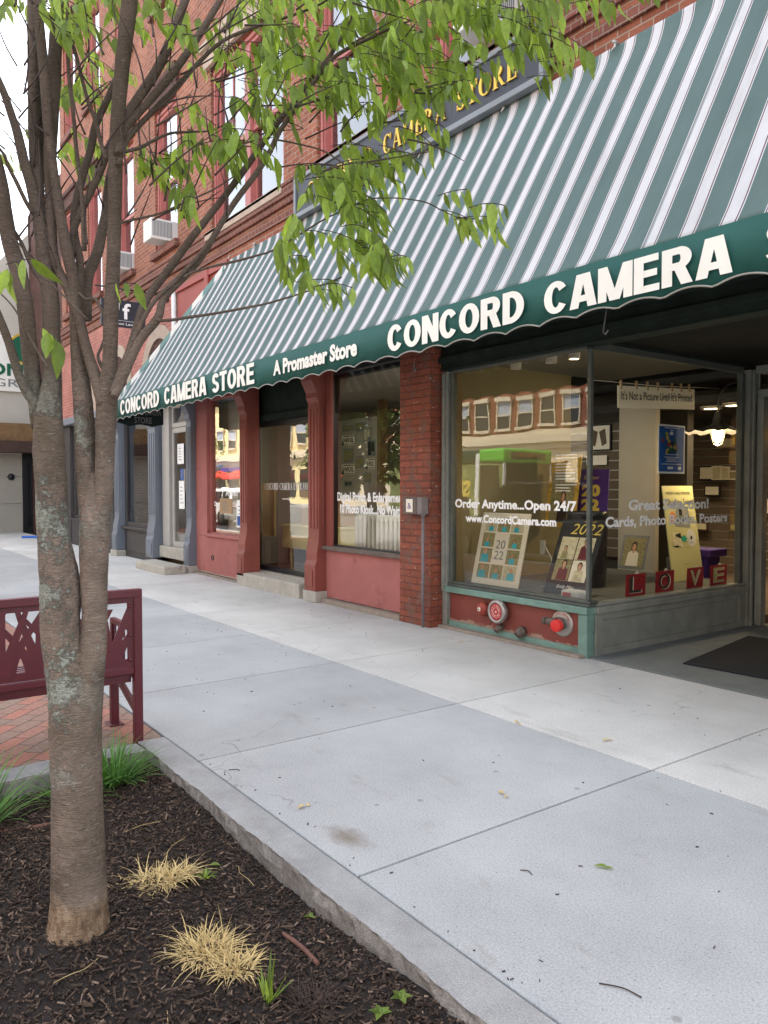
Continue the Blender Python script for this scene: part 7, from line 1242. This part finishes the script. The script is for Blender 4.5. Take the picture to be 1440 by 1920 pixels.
for k, (x, y) in enumerate(((-6.85, 4.85), (-6.32, 4.75), (-5.82, 4.65), (-5.42, 4.5))):
    t = thing('downlight', '%s lit downlight from the left in the dark ceiling deep in the shop' % RL[k], 'ceiling light', (x, y, 2.5), 'lit downlights deep in the shop'); MB().lathe((x, y, 2.525), (0, 0, -1), [(0, .14), (.03, .14), (.03, .11)], 20).build('trim', M['can_off'], t); MB().lathe((x, y, 2.505), (0, 0, -1), [(0, .11), (.002, 0)], 20).build('lens', M['can_glow'], t)
    s_ = bpy.data.lights.new('downlight_beam', 'SPOT'); s_.energy = 26; s_.color = (1, .78, .5); s_.spot_size = rad(120); s_.spot_blend = .8; s_.shadow_soft_size = .1; so_ = bpy.data.objects.new('downlight_beam', s_); col.objects.link(so_); so_.parent = t; so_.location = (0, 0, -.02)
for x, y0, y1, lb in ((-6.5, .5, 1.7, 'added fill strip on the left shop ceiling nearest the brick pillar'), (-7.25, 1.35, 2.15, 'added fill strip on the left shop ceiling behind the radiator'), (-9.75, .5, 1.0, 'short added fill strip on the left shop ceiling over the yellow desk')):  # out of sight, added to brighten the dark left shop
    t = thing('fill_strip', lb, 'ceiling light', (x, y0, 2.8), 'added fill strips in the left shop'); box(x - .1, x + .1, y0, y1, 2.8, 2.859).build('housing', M['can_off'], t); MB().quad((x - .08, y1 - .02, 2.797), (x + .08, y1 - .02, 2.797), (x + .08, y0 + .02, 2.797), (x - .08, y0 + .02, 2.797)).build('diffuser', M['fill_glow'], t)
# goods on the back wall
for k in range(26):
    x = R.uniform(-8.2, -5.2); z = R.choice((.75, 1.05, 1.3, 1.55, 1.8, 2.05)); w_ = R.uniform(.12, .34); h = R.uniform(.12, .26)
    t, sh = board('picture_frame', 'small framed print or boxed goods on the slatted wall deep in the shop', 'picture frame', (x, 6.2 - k * .002, z), (1, 0, 0), (0, 0, 1), w_, h, R.choice((M['wood_dark'], M['ink'], M['cream'], M['cardboard'])), .03, 'framed goods on the slatted wall')
    tt = MB(); sh.rect(tt, .02, w_ - .02, .02, h - .02); tt.build('print', R.choice((M['pale_print'], M['olive_print'], M['autumn'], M['grey_box'], M['cream'])), t)
t, sh = board('picture_frame', 'framed print with two dark jackets on the slatted wall beside the white panel', 'picture frame', (-6.92, 3.42, 1.93), (1, 0, 0), (0, 0, 1), .4, .36, M['ink'], .03)
tt = MB(); sh.rect(tt, .02, .38, .02, .34); tt.build('mount', M['cream'], t); tt = MB(); sh.poly(tt, [(.06, .1), (.15, .06), (.19, .26), (.09, .3)], .003); sh.poly(tt, [(.21, .26), (.26, .06), (.34, .1), (.31, .3)], .003); tt.build('print', M['slat'], t)
t, sh = board('card', 'small white card under the framed jackets print', 'card', (-6.92, 3.42, 1.74), (1, 0, 0), (0, 0, 1), .34, .13, M['cream'], .004)
t, sh = board('photo_print', 'grey portrait print leaning in front of the white panel', 'photo', (-5.85, 2.7, .46), (1, .1, 0), (0, .3, .95), .34, .42, M['grey_box'], .01); snap(sh, t, .03, .31, .03, .39, .002, 4, 6, 3, 1.1)
tag(MB().box(-5.05, -4.62, 2.66, 3.0, .68, .76).box(-4.98, -4.68, 2.7, 2.96, .1, .679).build('gift_box', M['purple'], bevel=.01), 'purple box lid on a white stand behind the sales board', 'box')
tag(MB().box(-5.42, -4.95, 3.05, 3.35, .1, .6).build('storage_box', M['grey_plat'], bevel=.01), 'grey low box standing on the floor behind the display', 'box')
tag(MB().lathe((-4.98, 1.05, .46), (0, 0, 1), [(0, .19), (.7, .2), (.72, .21), (.74, .2)], 24).build('steel_drum', M['car_dark']), 'dark metal drum standing behind the black photo board', 'drum')
t = thing('packaged_print', 'clear bagged prints lying at the foot of the black photo board', 'package', (-4.5, .28, .46)); MB().box(-4.6, -4.4, .22, .36, .457, .53).build('bag', M['disc'], t, .02); MB().box(-4.57, -4.48, .215, .219, .47, .51).build('label', M['gong_red'], t)
t = thing('wire_stand', 'small white wire display stand between the two photo boards', 'stand', (-5.1, .6, .46)); MB().tube([(-5.2, .62, .462), (-5.02, .62, .462), (-5.08, .64, .75), (-5.16, .64, .86)], .006, 5).build('wire', M['can_off'], t); MB().box(-5.22, -5.16, .63, .65, .78, .92).build('holder', M['can_off'], t)
# left shop: desk, boxes, radiator, papers
t = thing('desk', 'pale yellow desk with turned legs inside the glazed entrance bay', 'desk', (-10.2, .9, .1)); MB().box(-10.68, -9.2, .7, 1.3, .82, .86).box(-10.66, -9.22, .72, 1.28, .5, .819).build('top', M['desk'], t, .008)
for x in (-10.5, -9.3):
    for y in (.8, 1.2): MB().lathe((x, y, .1), (0, 0, 1), [(0, .02), (.06, .028), (.1, .018), (.3, .03), (.36, .022), (.4, .032)], 12).build('leg', M['desk'], t)
for k, (x0, x1, y, z, h, lb) in enumerate(((-10.3, -9.88, .85, .862, .42, 'tall open cardboard box standing on the yellow desk'), (-9.8, -9.4, .9, .862, .3, 'lower cardboard box on the right of the yellow desk'))):
    t = thing('cardboard_box', lb, 'box', (x0, y, z)); MB().box(x0, x1, y, y + .35, z, z + h).build('carton', M['cardboard'], t, .004); MB().prism([(x0, y, z + h), (x0 - .1, y + .02, z + h + .1), (x0 - .1, y + .34, z + h + .1), (x0, y + .35, z + h)], (.004, 0, 0)).prism([(x1, y, z + h), (x1 + .08, y + .02, z + h + .12), (x1 + .08, y + .34, z + h + .12), (x1, y + .35, z + h)], (-.004, 0, 0)).build('flap', M['cardboard'], t)
t = thing('radiator', 'cream column radiator standing inside the left shop window', 'radiator', (-7.4, .35, .1))
for k in range(17): MB().tube([(-8.0 + k * .09, .34, .2), (-8.0 + k * .09, .34, 1.08)], .032, 10).tube([(-8.0 + k * .09, .46, .2), (-8.0 + k * .09, .46, 1.08)], .032, 10).build('column', M['radiator'], t)
MB().box(-8.03, -6.52, .32, .48, 1.03, 1.1).box(-8.03, -6.52, .32, .48, .15, .22).build('header_pipe', M['radiator'], t, .02)
t, sh = board('sticker', 'red payment sticker low in the left shop window by the brick pillar', 'sticker', (-6.74, .052, .76), (1, 0, 0), (0, 0, 1), .15, .2, M['red_card'], .002)
tt = MB(); sh.text(tt, 'OPEN', .02, .13, .07, .03, .002, .03); sh.text(tt, 'to 5', .04, .11, .025, .03, .002, .03)
for k in (.02, .035, .05): sh.poly(tt, [(.075 + k * math.cos(q), .125 + k * math.sin(q)) for q in (.6, 1.1, 1.57, 2.0, 2.5)] + [(.075 + (k - .007) * math.cos(q), .125 + (k - .007) * math.sin(q)) for q in (2.5, 2.0, 1.57, 1.1, .6)], .002)
tt.build('lettering', M['cream'], t)
PB = ((-11.28, 2.16, .40, .17, 'WKXL'), (-11.28, 1.66, .40, .17, 'WKXL'), (-10.55, 1.74, .26, .17, 'WKXL'), (-11.22, 1.86, .3, .24, ''), (-10.85, 1.76, .24, .2, ''), (-10.5, 1.95, .22, .26, ''), (-10.62, 2.2, .22, .22, ''), (-10.6, 1.52, .2, .16, ''), (-11.2, 1.45, .24, .1, ''), (-11.25, 2.4, .34, .1, ''), (-10.85, 2.38, .24, .14, ''))
PD = ('upper', 'lower', 'right-hand')
q_ = 0
for x, z, w_, h, tx in PB:
    if tx:
        t, sh = board('wall_poster', '%s pale poster with dark call letters on the white wall in the left shop' % PD[q_], 'poster', (x, 2.24, z), (1, 0, 0), (0, 0, 1), w_, h, M['cream'], .004, 'posters with call letters'); q_ += 1
        tt = MB(); sh.poly(tt, [(.0, .0), (.07, .0), (.05, h * .9)], .002); sh.rect(tt, .06, w_, h * .85, h * .93); sh.rect(tt, .06, w_, h * .07, h * .13); sh.text(tt, tx, .07, w_ - .02, h * .25, h * .48, .002, .03); tt.build('lettering', M['ink'], t)
    else:
        t, sh = board('wall_print', 'small photo print pinned on the white wall in the left shop', 'photo', (x, 2.24, z), (1, 0, 0), (0, 0, 1), w_, h, M['grey_box'], .004, 'prints pinned on the white wall'); tt = MB(); sh.rect(tt, .02, w_ * .5, .02, h - .02); sh.rect(tt, w_ * .55, w_ - .02, h * .3, h - .03, .0015); tt.build('print', R.choice((M['olive_print'], M['ink'], M['pale_print'])), t)
tag(MB().box(-11.7, -10.6, 1.4, 1.9, .1, .8).build('table', M['wood_dark'], bevel=.01), 'dark brown table in the shadow of the left shop', 'table')
# papers on doors and windows
for o_, w_, h, lb, mm in (((-13.38, .085, 1.85), .3, .36, 'white notice near the top of the aluminium glass door', 'white_vinyl'), ((-13.32, .085, 1.05), .26, .5, 'long white notice below the middle of the aluminium glass door', 'white_vinyl'), ((-13.24, .083, 1.56), .14, .2, 'small blue notice between the white papers on the glass door', 'blue_card'),
                          ((-10.88, .05, .82), .34, .42, 'blue and white flyer in the lower right of the narrow red window', 'white_vinyl'), ((-11.5, .05, 1.02), .46, .24, 'tan paper in the middle of the narrow red window', 'cardboard')):
    t, sh = board('paper_notice', lb, 'notice', o_, (1, 0, 0), (0, 0, 1), w_, h, M[mm], .002); tt = MB()
    for k in range(5): sh.rect(tt, w_ * .2, w_ * R.uniform(.5, .85), h * (.2 + k * .14), h * (.2 + k * .14) + .012)
    if 'flyer' in lb: sh.rect(tt, .02, w_ - .02, .03, h * .42)
    tt.build('print', M['blue_card'] if 'flyer' in lb else M['grey_ink'], t)
tag(MB().quad((-11.75, .5, .7), (-10.5, .5, .7), (-10.5, .5, 1.5), (-11.75, .5, 1.5)).box(-11.75, -10.5, .501, .53, .68, 1.5).build('plywood_screen', M['cardboard']), 'tan plywood screen behind the narrow red window', 'screen')
tag(box(-11.82, -11.45, .35, .38, .7, 2.85).build('drape', M['cream']), 'cream drape hanging at the left of the narrow red window', 'curtain')

# ------------------------------------------------------------------ across the street (seen in the shop glass)
def block(name, label, x0, x1, y, h, m, trim, wx0, pitch, ww, z0, z1, ground_m, rows=1, sign=None):
    g = thing(name, label, 'building', ((x0 + x1) / 2, y, 0))
    MB().box(x0, x1, y - 10, y, 3.6, h).build('wall', m, g); MB().box(x0 + .02, x1 - .02, y - 9.9, y - .06, -.1, 3.598).build('ground_floor', ground_m, g)
    MB().box(x0, x1, y + .002, y + .35, 3.95, 4.35).box(x0, x1, y + .002, y + .2, 4.352, 4.62).box(x0, x1, y + .002, y + .12, 3.6, 3.948).build('cornice', trim, g); MB().box(x0, x1, y + .002, y + .5, h - .6, h + .1).build('roof_cornice', trim, g)
    x = wx0; n = 0
    while x + ww < x1 - .3 and n < 60:
        for r_ in range(rows):
            dz = r_ * 3.4; W_ = MB().box(x - .08, x, y + .01, y + .1, z0 + dz, z1 + dz).box(x + ww, x + ww + .08, y + .01, y + .1, z0 + dz, z1 + dz).box(x, x + ww, y + .01, y + .1, (z0 + z1) / 2 + dz - .04, (z0 + z1) / 2 + dz + .04).box(x - .15, x + ww + .15, y + .01, y + .2, z0 + dz - .16, z0 + dz).box(x - .15, x + ww + .15, y + .01, y + .18, z1 + dz, z1 + dz + .25).build('window', trim, g)
            MB().quad((x, y + .03, z0 + dz), (x + ww, y + .03, z0 + dz), (x + ww, y + .03, z1 + dz), (x, y + .03, z1 + dz)).build('pane', M['car_glass'], W_)
            if n % 3: MB().quad((x, y + .04, (z0 + z1) / 2 + dz), (x + ww, y + .04, (z0 + z1) / 2 + dz), (x + ww, y + .04, z1 + dz), (x, y + .04, z1 + dz)).build('blind', M['curtain'], W_)
        x += pitch; n += 1
    x = x0 + .6
    while x + 3 < x1: MB().box(x, x + 2.6, y - .05, y + .02, .5, 2.9).build('shop_window', M['car_glass'], g); x += 3.4
    return g
g1 = block('brick_building', 'long brick building across the street with arched hoods and cream cornice', -52, -12, -28, 11.5, M['brick_opp'], M['stone_opp'], -51.2, 1.74, 1.0, 4.95, 6.55, M['stone_opp'], 2)
g2 = block('stucco_building', 'pale yellow building across the street with a blue sign', -110, -52.1, -28, 10.5, M['yellow_opp'], M['stone_opp'], -108, 2.6, 1.3, 5.2, 7.0, M['yellow_opp'], 1)
g3 = block('brick_building', 'plain brick building across the street facing the shop entrance', -11.9, 45, -28, 12, M['brick_opp'], M['stone_opp'], -11, 2.2, 1.1, 5.0, 6.7, M['brown_paint'], 2)
t, sh = board('shop_sign', 'sky blue shop sign on the pale yellow building across the street', 'sign', (-73.2, -27.9, 3.5), (-1, 0, 0), (0, 0, 1), 2.6, 1.0, M['blue_sign'], .1)
tag(MB().box(-80, -60, -28, -26.8, 2.95, 3.3).build('awning_strip', M['purple']), 'blue violet awning strip on the yellow building across the street', 'awning')
def umbrella(x, y, lb):
    t = thing('patio_umbrella', lb, 'umbrella', (x, y, 0), 'red patio umbrellas across the street'); MB().lathe((x, y, 2.25), (0, 0, 1), [(-.18, 1.65), (0, 1.6), (.35, .8), (.6, .02)], 8, smooth=False).build('canopy', M['umbrella_red'], t); MB().tube([(x, y, -.1), (x, y, 2.8)], .025, 6).build('pole', M['steel'], t); MB().lathe((x, y, -.12), (0, 0, 1), [(0, .3), (.08, .3), (.1, .05)], 12).build('base', M['iron'], t)
for k, (x, n_) in enumerate(((-67.5, 'farthest'), (-63.8, 'second farthest'), (-60.2, 'middle'), (-55.5, 'second nearest'), (-46, 'nearest'))): umbrella(x, -23.5, '%s red patio umbrella of the row across the street' % n_)
def far_tree(x, y, h, r, lb, seed, dens=38):
    global lf
    rr = random.Random(seed); t = thing('street_tree', lb, 'tree', (x, y, -.15)); mb = MB().tube([(x, y, -.15), (x + .05, y, h * .4), (x, y + .05, h * .75)], [.13, .1, .05], 8)
    for k in range(9):
        a = rr.uniform(0, 6.28); z = h * rr.uniform(.3, .5); mb.tube([(x, y, z), (x + math.cos(a) * r * .5, y + math.sin(a) * r * .5, z + h * .2), (x + math.cos(a) * r * .8, y + math.sin(a) * r * .8, z + h * .32)], [.05, .03, .01], 5)
    mb.build('trunk', M['twig'], t); lf = MB()
    for c in range(dens):
        a = rr.uniform(0, 6.28); q = Vector((math.cos(a) * r * rr.uniform(.1, 1), math.sin(a) * r * rr.uniform(.1, 1), rr.uniform(-.35, .35) * h)); cz = Vector((x, y, h * .68)) + q
        for k in range(34):
            p = cz + Vector((rr.gauss(0, .3), rr.gauss(0, .3), rr.gauss(0, .22))); leaf(p, Vector((rr.gauss(0, 1), rr.gauss(0, 1), rr.uniform(-1.2, .2))), Vector((rr.gauss(0, 1), rr.gauss(0, 1), 1)), .2, .05, .1)
    lf.build('crown', M['leaf_far'], t)
far_tree(-58.5, -19.5, 5.6, 1.7, 'leafy street tree by the patio umbrellas', 1); far_tree(-37, -18, 6.2, 2.0, 'leafy street tree in front of the left end of the long brick building', 2); far_tree(-33.5, -20.5, 5.4, 1.7, 'smaller leafy street tree behind the bus', 3)
far_tree(-14.9, -5.3, 4.6, 1.9, 'leafy tree on the near kerb opposite the left shop window', 5, 95)
def wheel(p, c, r=.34, w_=.22):
    wh = MB().lathe((c[0], c[1] - w_ / 2, c[2]), (0, 1, 0), [(0, r * .6), (.01, r * .94), (.04, r), (w_ - .04, r), (w_ - .01, r * .94), (w_, r * .6)], 22).build('wheel', M['tyre'], p); MB().lathe((c[0], c[1] + w_ / 2 - .01, c[2]), (0, 1, 0), [(0, r * .62), (.02, r * .55), (.015, r * .15), (.02, 0)], 14).build('rim', M['steel'], wh)
def car(x, y, L, h, m, lb, d=1):
    """body profile along x, nose towards -x for d=1"""
    t = thing('parked_car', lb, 'car', (x, y, -.17), 'cars in the street'); Z = -.17; X = lambda q: x + d * (q - .5) * L; hw = .9
    prof = [(0, .35), (.01, .62), (.05, .72), (.26, .86), (.28, .87), (.97, .92), (.995, .7), (1, .38), (.96, .24), (.05, .24)]
    mb = MB(); mb.prism([(X(a), y - hw, Z + z * 1.05) for a, z in prof], (0, 2 * hw, 0)); mb.build('body', m, t, .06, 3)
    rf = [(.25, .86), (.38, h - .06), (.45, h), (.82, h), (.93, h - .1), (.985, .92)]
    mb = MB(); n = len(rf)
    vs = [(X(a), y - hw * (.93 if z < 1 else .76), Z + z * 1.02) for a, z in rf] + [(X(a), y + hw * (.93 if z < 1 else .76), Z + z * 1.02) for a, z in rf]
    mb.add(vs, [(i, i + 1, n + i + 1, n + i) for i in range(n - 1)] + [tuple(range(n))[::-1], tuple(range(n, 2 * n))]); mb.build('cabin', m, t, .05, 3)
    for sg in (1, -1):
        for a0, a1, b0, b1 in ((.335, .55, .40, .55), (.57, .76, .57, .75), (.78, .93, .77, .89)):
            yy = lambda z: y + sg * (hw * (.93 + (.76 - .93) * (z - .95) / (h - .95)) + .012); MB().quad((X(a0), yy(.97), Z + .97), (X(a1), yy(.97), Z + .97), (X(b1), yy(h - .08), Z + h - .08), (X(b0), yy(h - .08), Z + h - .08)).build('side_window', M['car_glass'], t)
    MB().quad((X(.262), y - .74, Z + .93), (X(.262), y + .74, Z + .93), (X(.372), y + .64, Z + h - .06), (X(.372), y - .64, Z + h - .06)).build('windscreen', M['car_glass'], t); MB().quad((X(.99), y - .7, Z + 1.0), (X(.99), y + .7, Z + 1.0), (X(.935), y + .64, Z + h - .1), (X(.935), y - .64, Z + h - .1)).build('rear_window', M['car_glass'], t)
    for sg in (1, -1):
        wheel(t, (X(.18), y + sg * (hw - .1), Z + .34)); wheel(t, (X(.81), y + sg * (hw - .1), Z + .34)); MB().box(X(.0) - .02 * d, X(.03), y + sg * .55 - .16, y + sg * .55 + .16, Z + .6, Z + .74).build('headlight', M['disc'], t, .02); MB().box(X(.985), X(1.004), y + sg * .62 - .14, y + sg * .62 + .14, Z + .72, Z + .9).build('tail_light', M['fdc_red'], t, .02); MB().box(X(.36), X(.39), y + sg * (hw + .02), y + sg * (hw + .18), Z + .98, Z + 1.1).build('mirror', m, t, .02)
    return t
car(-11.3, -7.1, 4.6, 1.66, M['car_dark'], 'charcoal car parked at the near kerb facing up the street'); car(-5.6, -7.1, 4.5, 1.5, M['car_dark'], 'charcoal car parked behind the other charcoal one, nearer the shop entrance', -1)
car(-31, -9, 4.4, 1.48, M['car_white'], 'white car driving in the street nearest the tree on the kerb'); car(-42, -15, 4.5, 1.5, M['car_white'], 'white car parked farther up the street', -1); car(-60, -20.6, 4.4, 1.45, M['car_dark'], 'dark car parked in front of the red umbrellas')
# city bus
bt = thing('city_bus', 'green and white city bus standing in the middle of the street', 'bus', (-26, -16.2, -.17)); x1, x0, ya, yb = -20.3, -27.2, -17.5, -14.9
MB().box(x0, x1 - .02, ya, yb, .2, 2.3).build('body', M['bus_art'], bt, .06, 3); MB().box(x0, x1 - 1.3, ya - .005, yb + .005, 2.302, 2.85).build('roof_band', M['bus_dark'], bt, .08, 3); MB().box(x1 - 1.29, x1 + .06, ya - .01, yb + .01, 2.36, 2.86).build('front_cap', M['bus_green'], bt, .1, 3)
MB().box(x1 - 1.45, x1 - 1.2, ya - .012, yb + .012, .3, 2.7).box(x1 - .02, x1 + .035, yb - .12, yb + .012, .4, 2.35).box(x1 - .02, x1 + .035, ya - .012, ya + .12, .4, 2.35).build('pillar', M['bus_white'], bt, .02); MB().box(x1 - .019, x1 + .02, ya + .14, yb - .14, 1.0, 2.34).build('windscreen', M['car_glass'], bt, .02); MB().box(x1 + .061, x1 + .07, ya + .4, yb - .4, 2.5, 2.74).build('destination_sign', M['ink'], bt)
tt = MB(); sh = Sheet((x1 + .072, ya + .7, 2.55), (0, 1, 0), (0, 0, 1)); sh.text(tt, 'CONCORD', .1, 1.1, .02, .12); tt.build('destination_lettering', M['orange'], bt); MB().box(x1 - 1.1, x1 - .2, yb + .012, yb + .02, .45, 2.25).build('door', M['car_glass'], bt); MB().box(x1 - .019, x1 + .05, ya + .05, yb - .05, .3, .98).build('front_panel', M['bus_green'], bt, .03)
for k in range(3): MB().box(x0 + .6 + k * 1.5, x0 + 1.95 + k * 1.5, yb + .001, yb + .012, 1.3, 2.2).build('window', M['car_glass'] if k % 2 else M['bus_art'], bt)
for x in (x0 + 2.2, x1 - 2.2): wheel(bt, (x, yb - .1, .3), .48, .28); wheel(bt, (x, ya + .1, .3), .48, .28)
tt = MB(); sh = Sheet((x1 - 1.5, yb + .014, 0), (-1, 0, 0), (0, 0, 1)); sh.text(tt, 'SURV', .2, 2.6, 1.0, .7, .004, .05); tt.build('wrap_lettering', M['yellow_ink'], bt)
struct(box(-120, 60, -40, -24.2, -.3, -.02).build('far_sidewalk', M['concrete']))
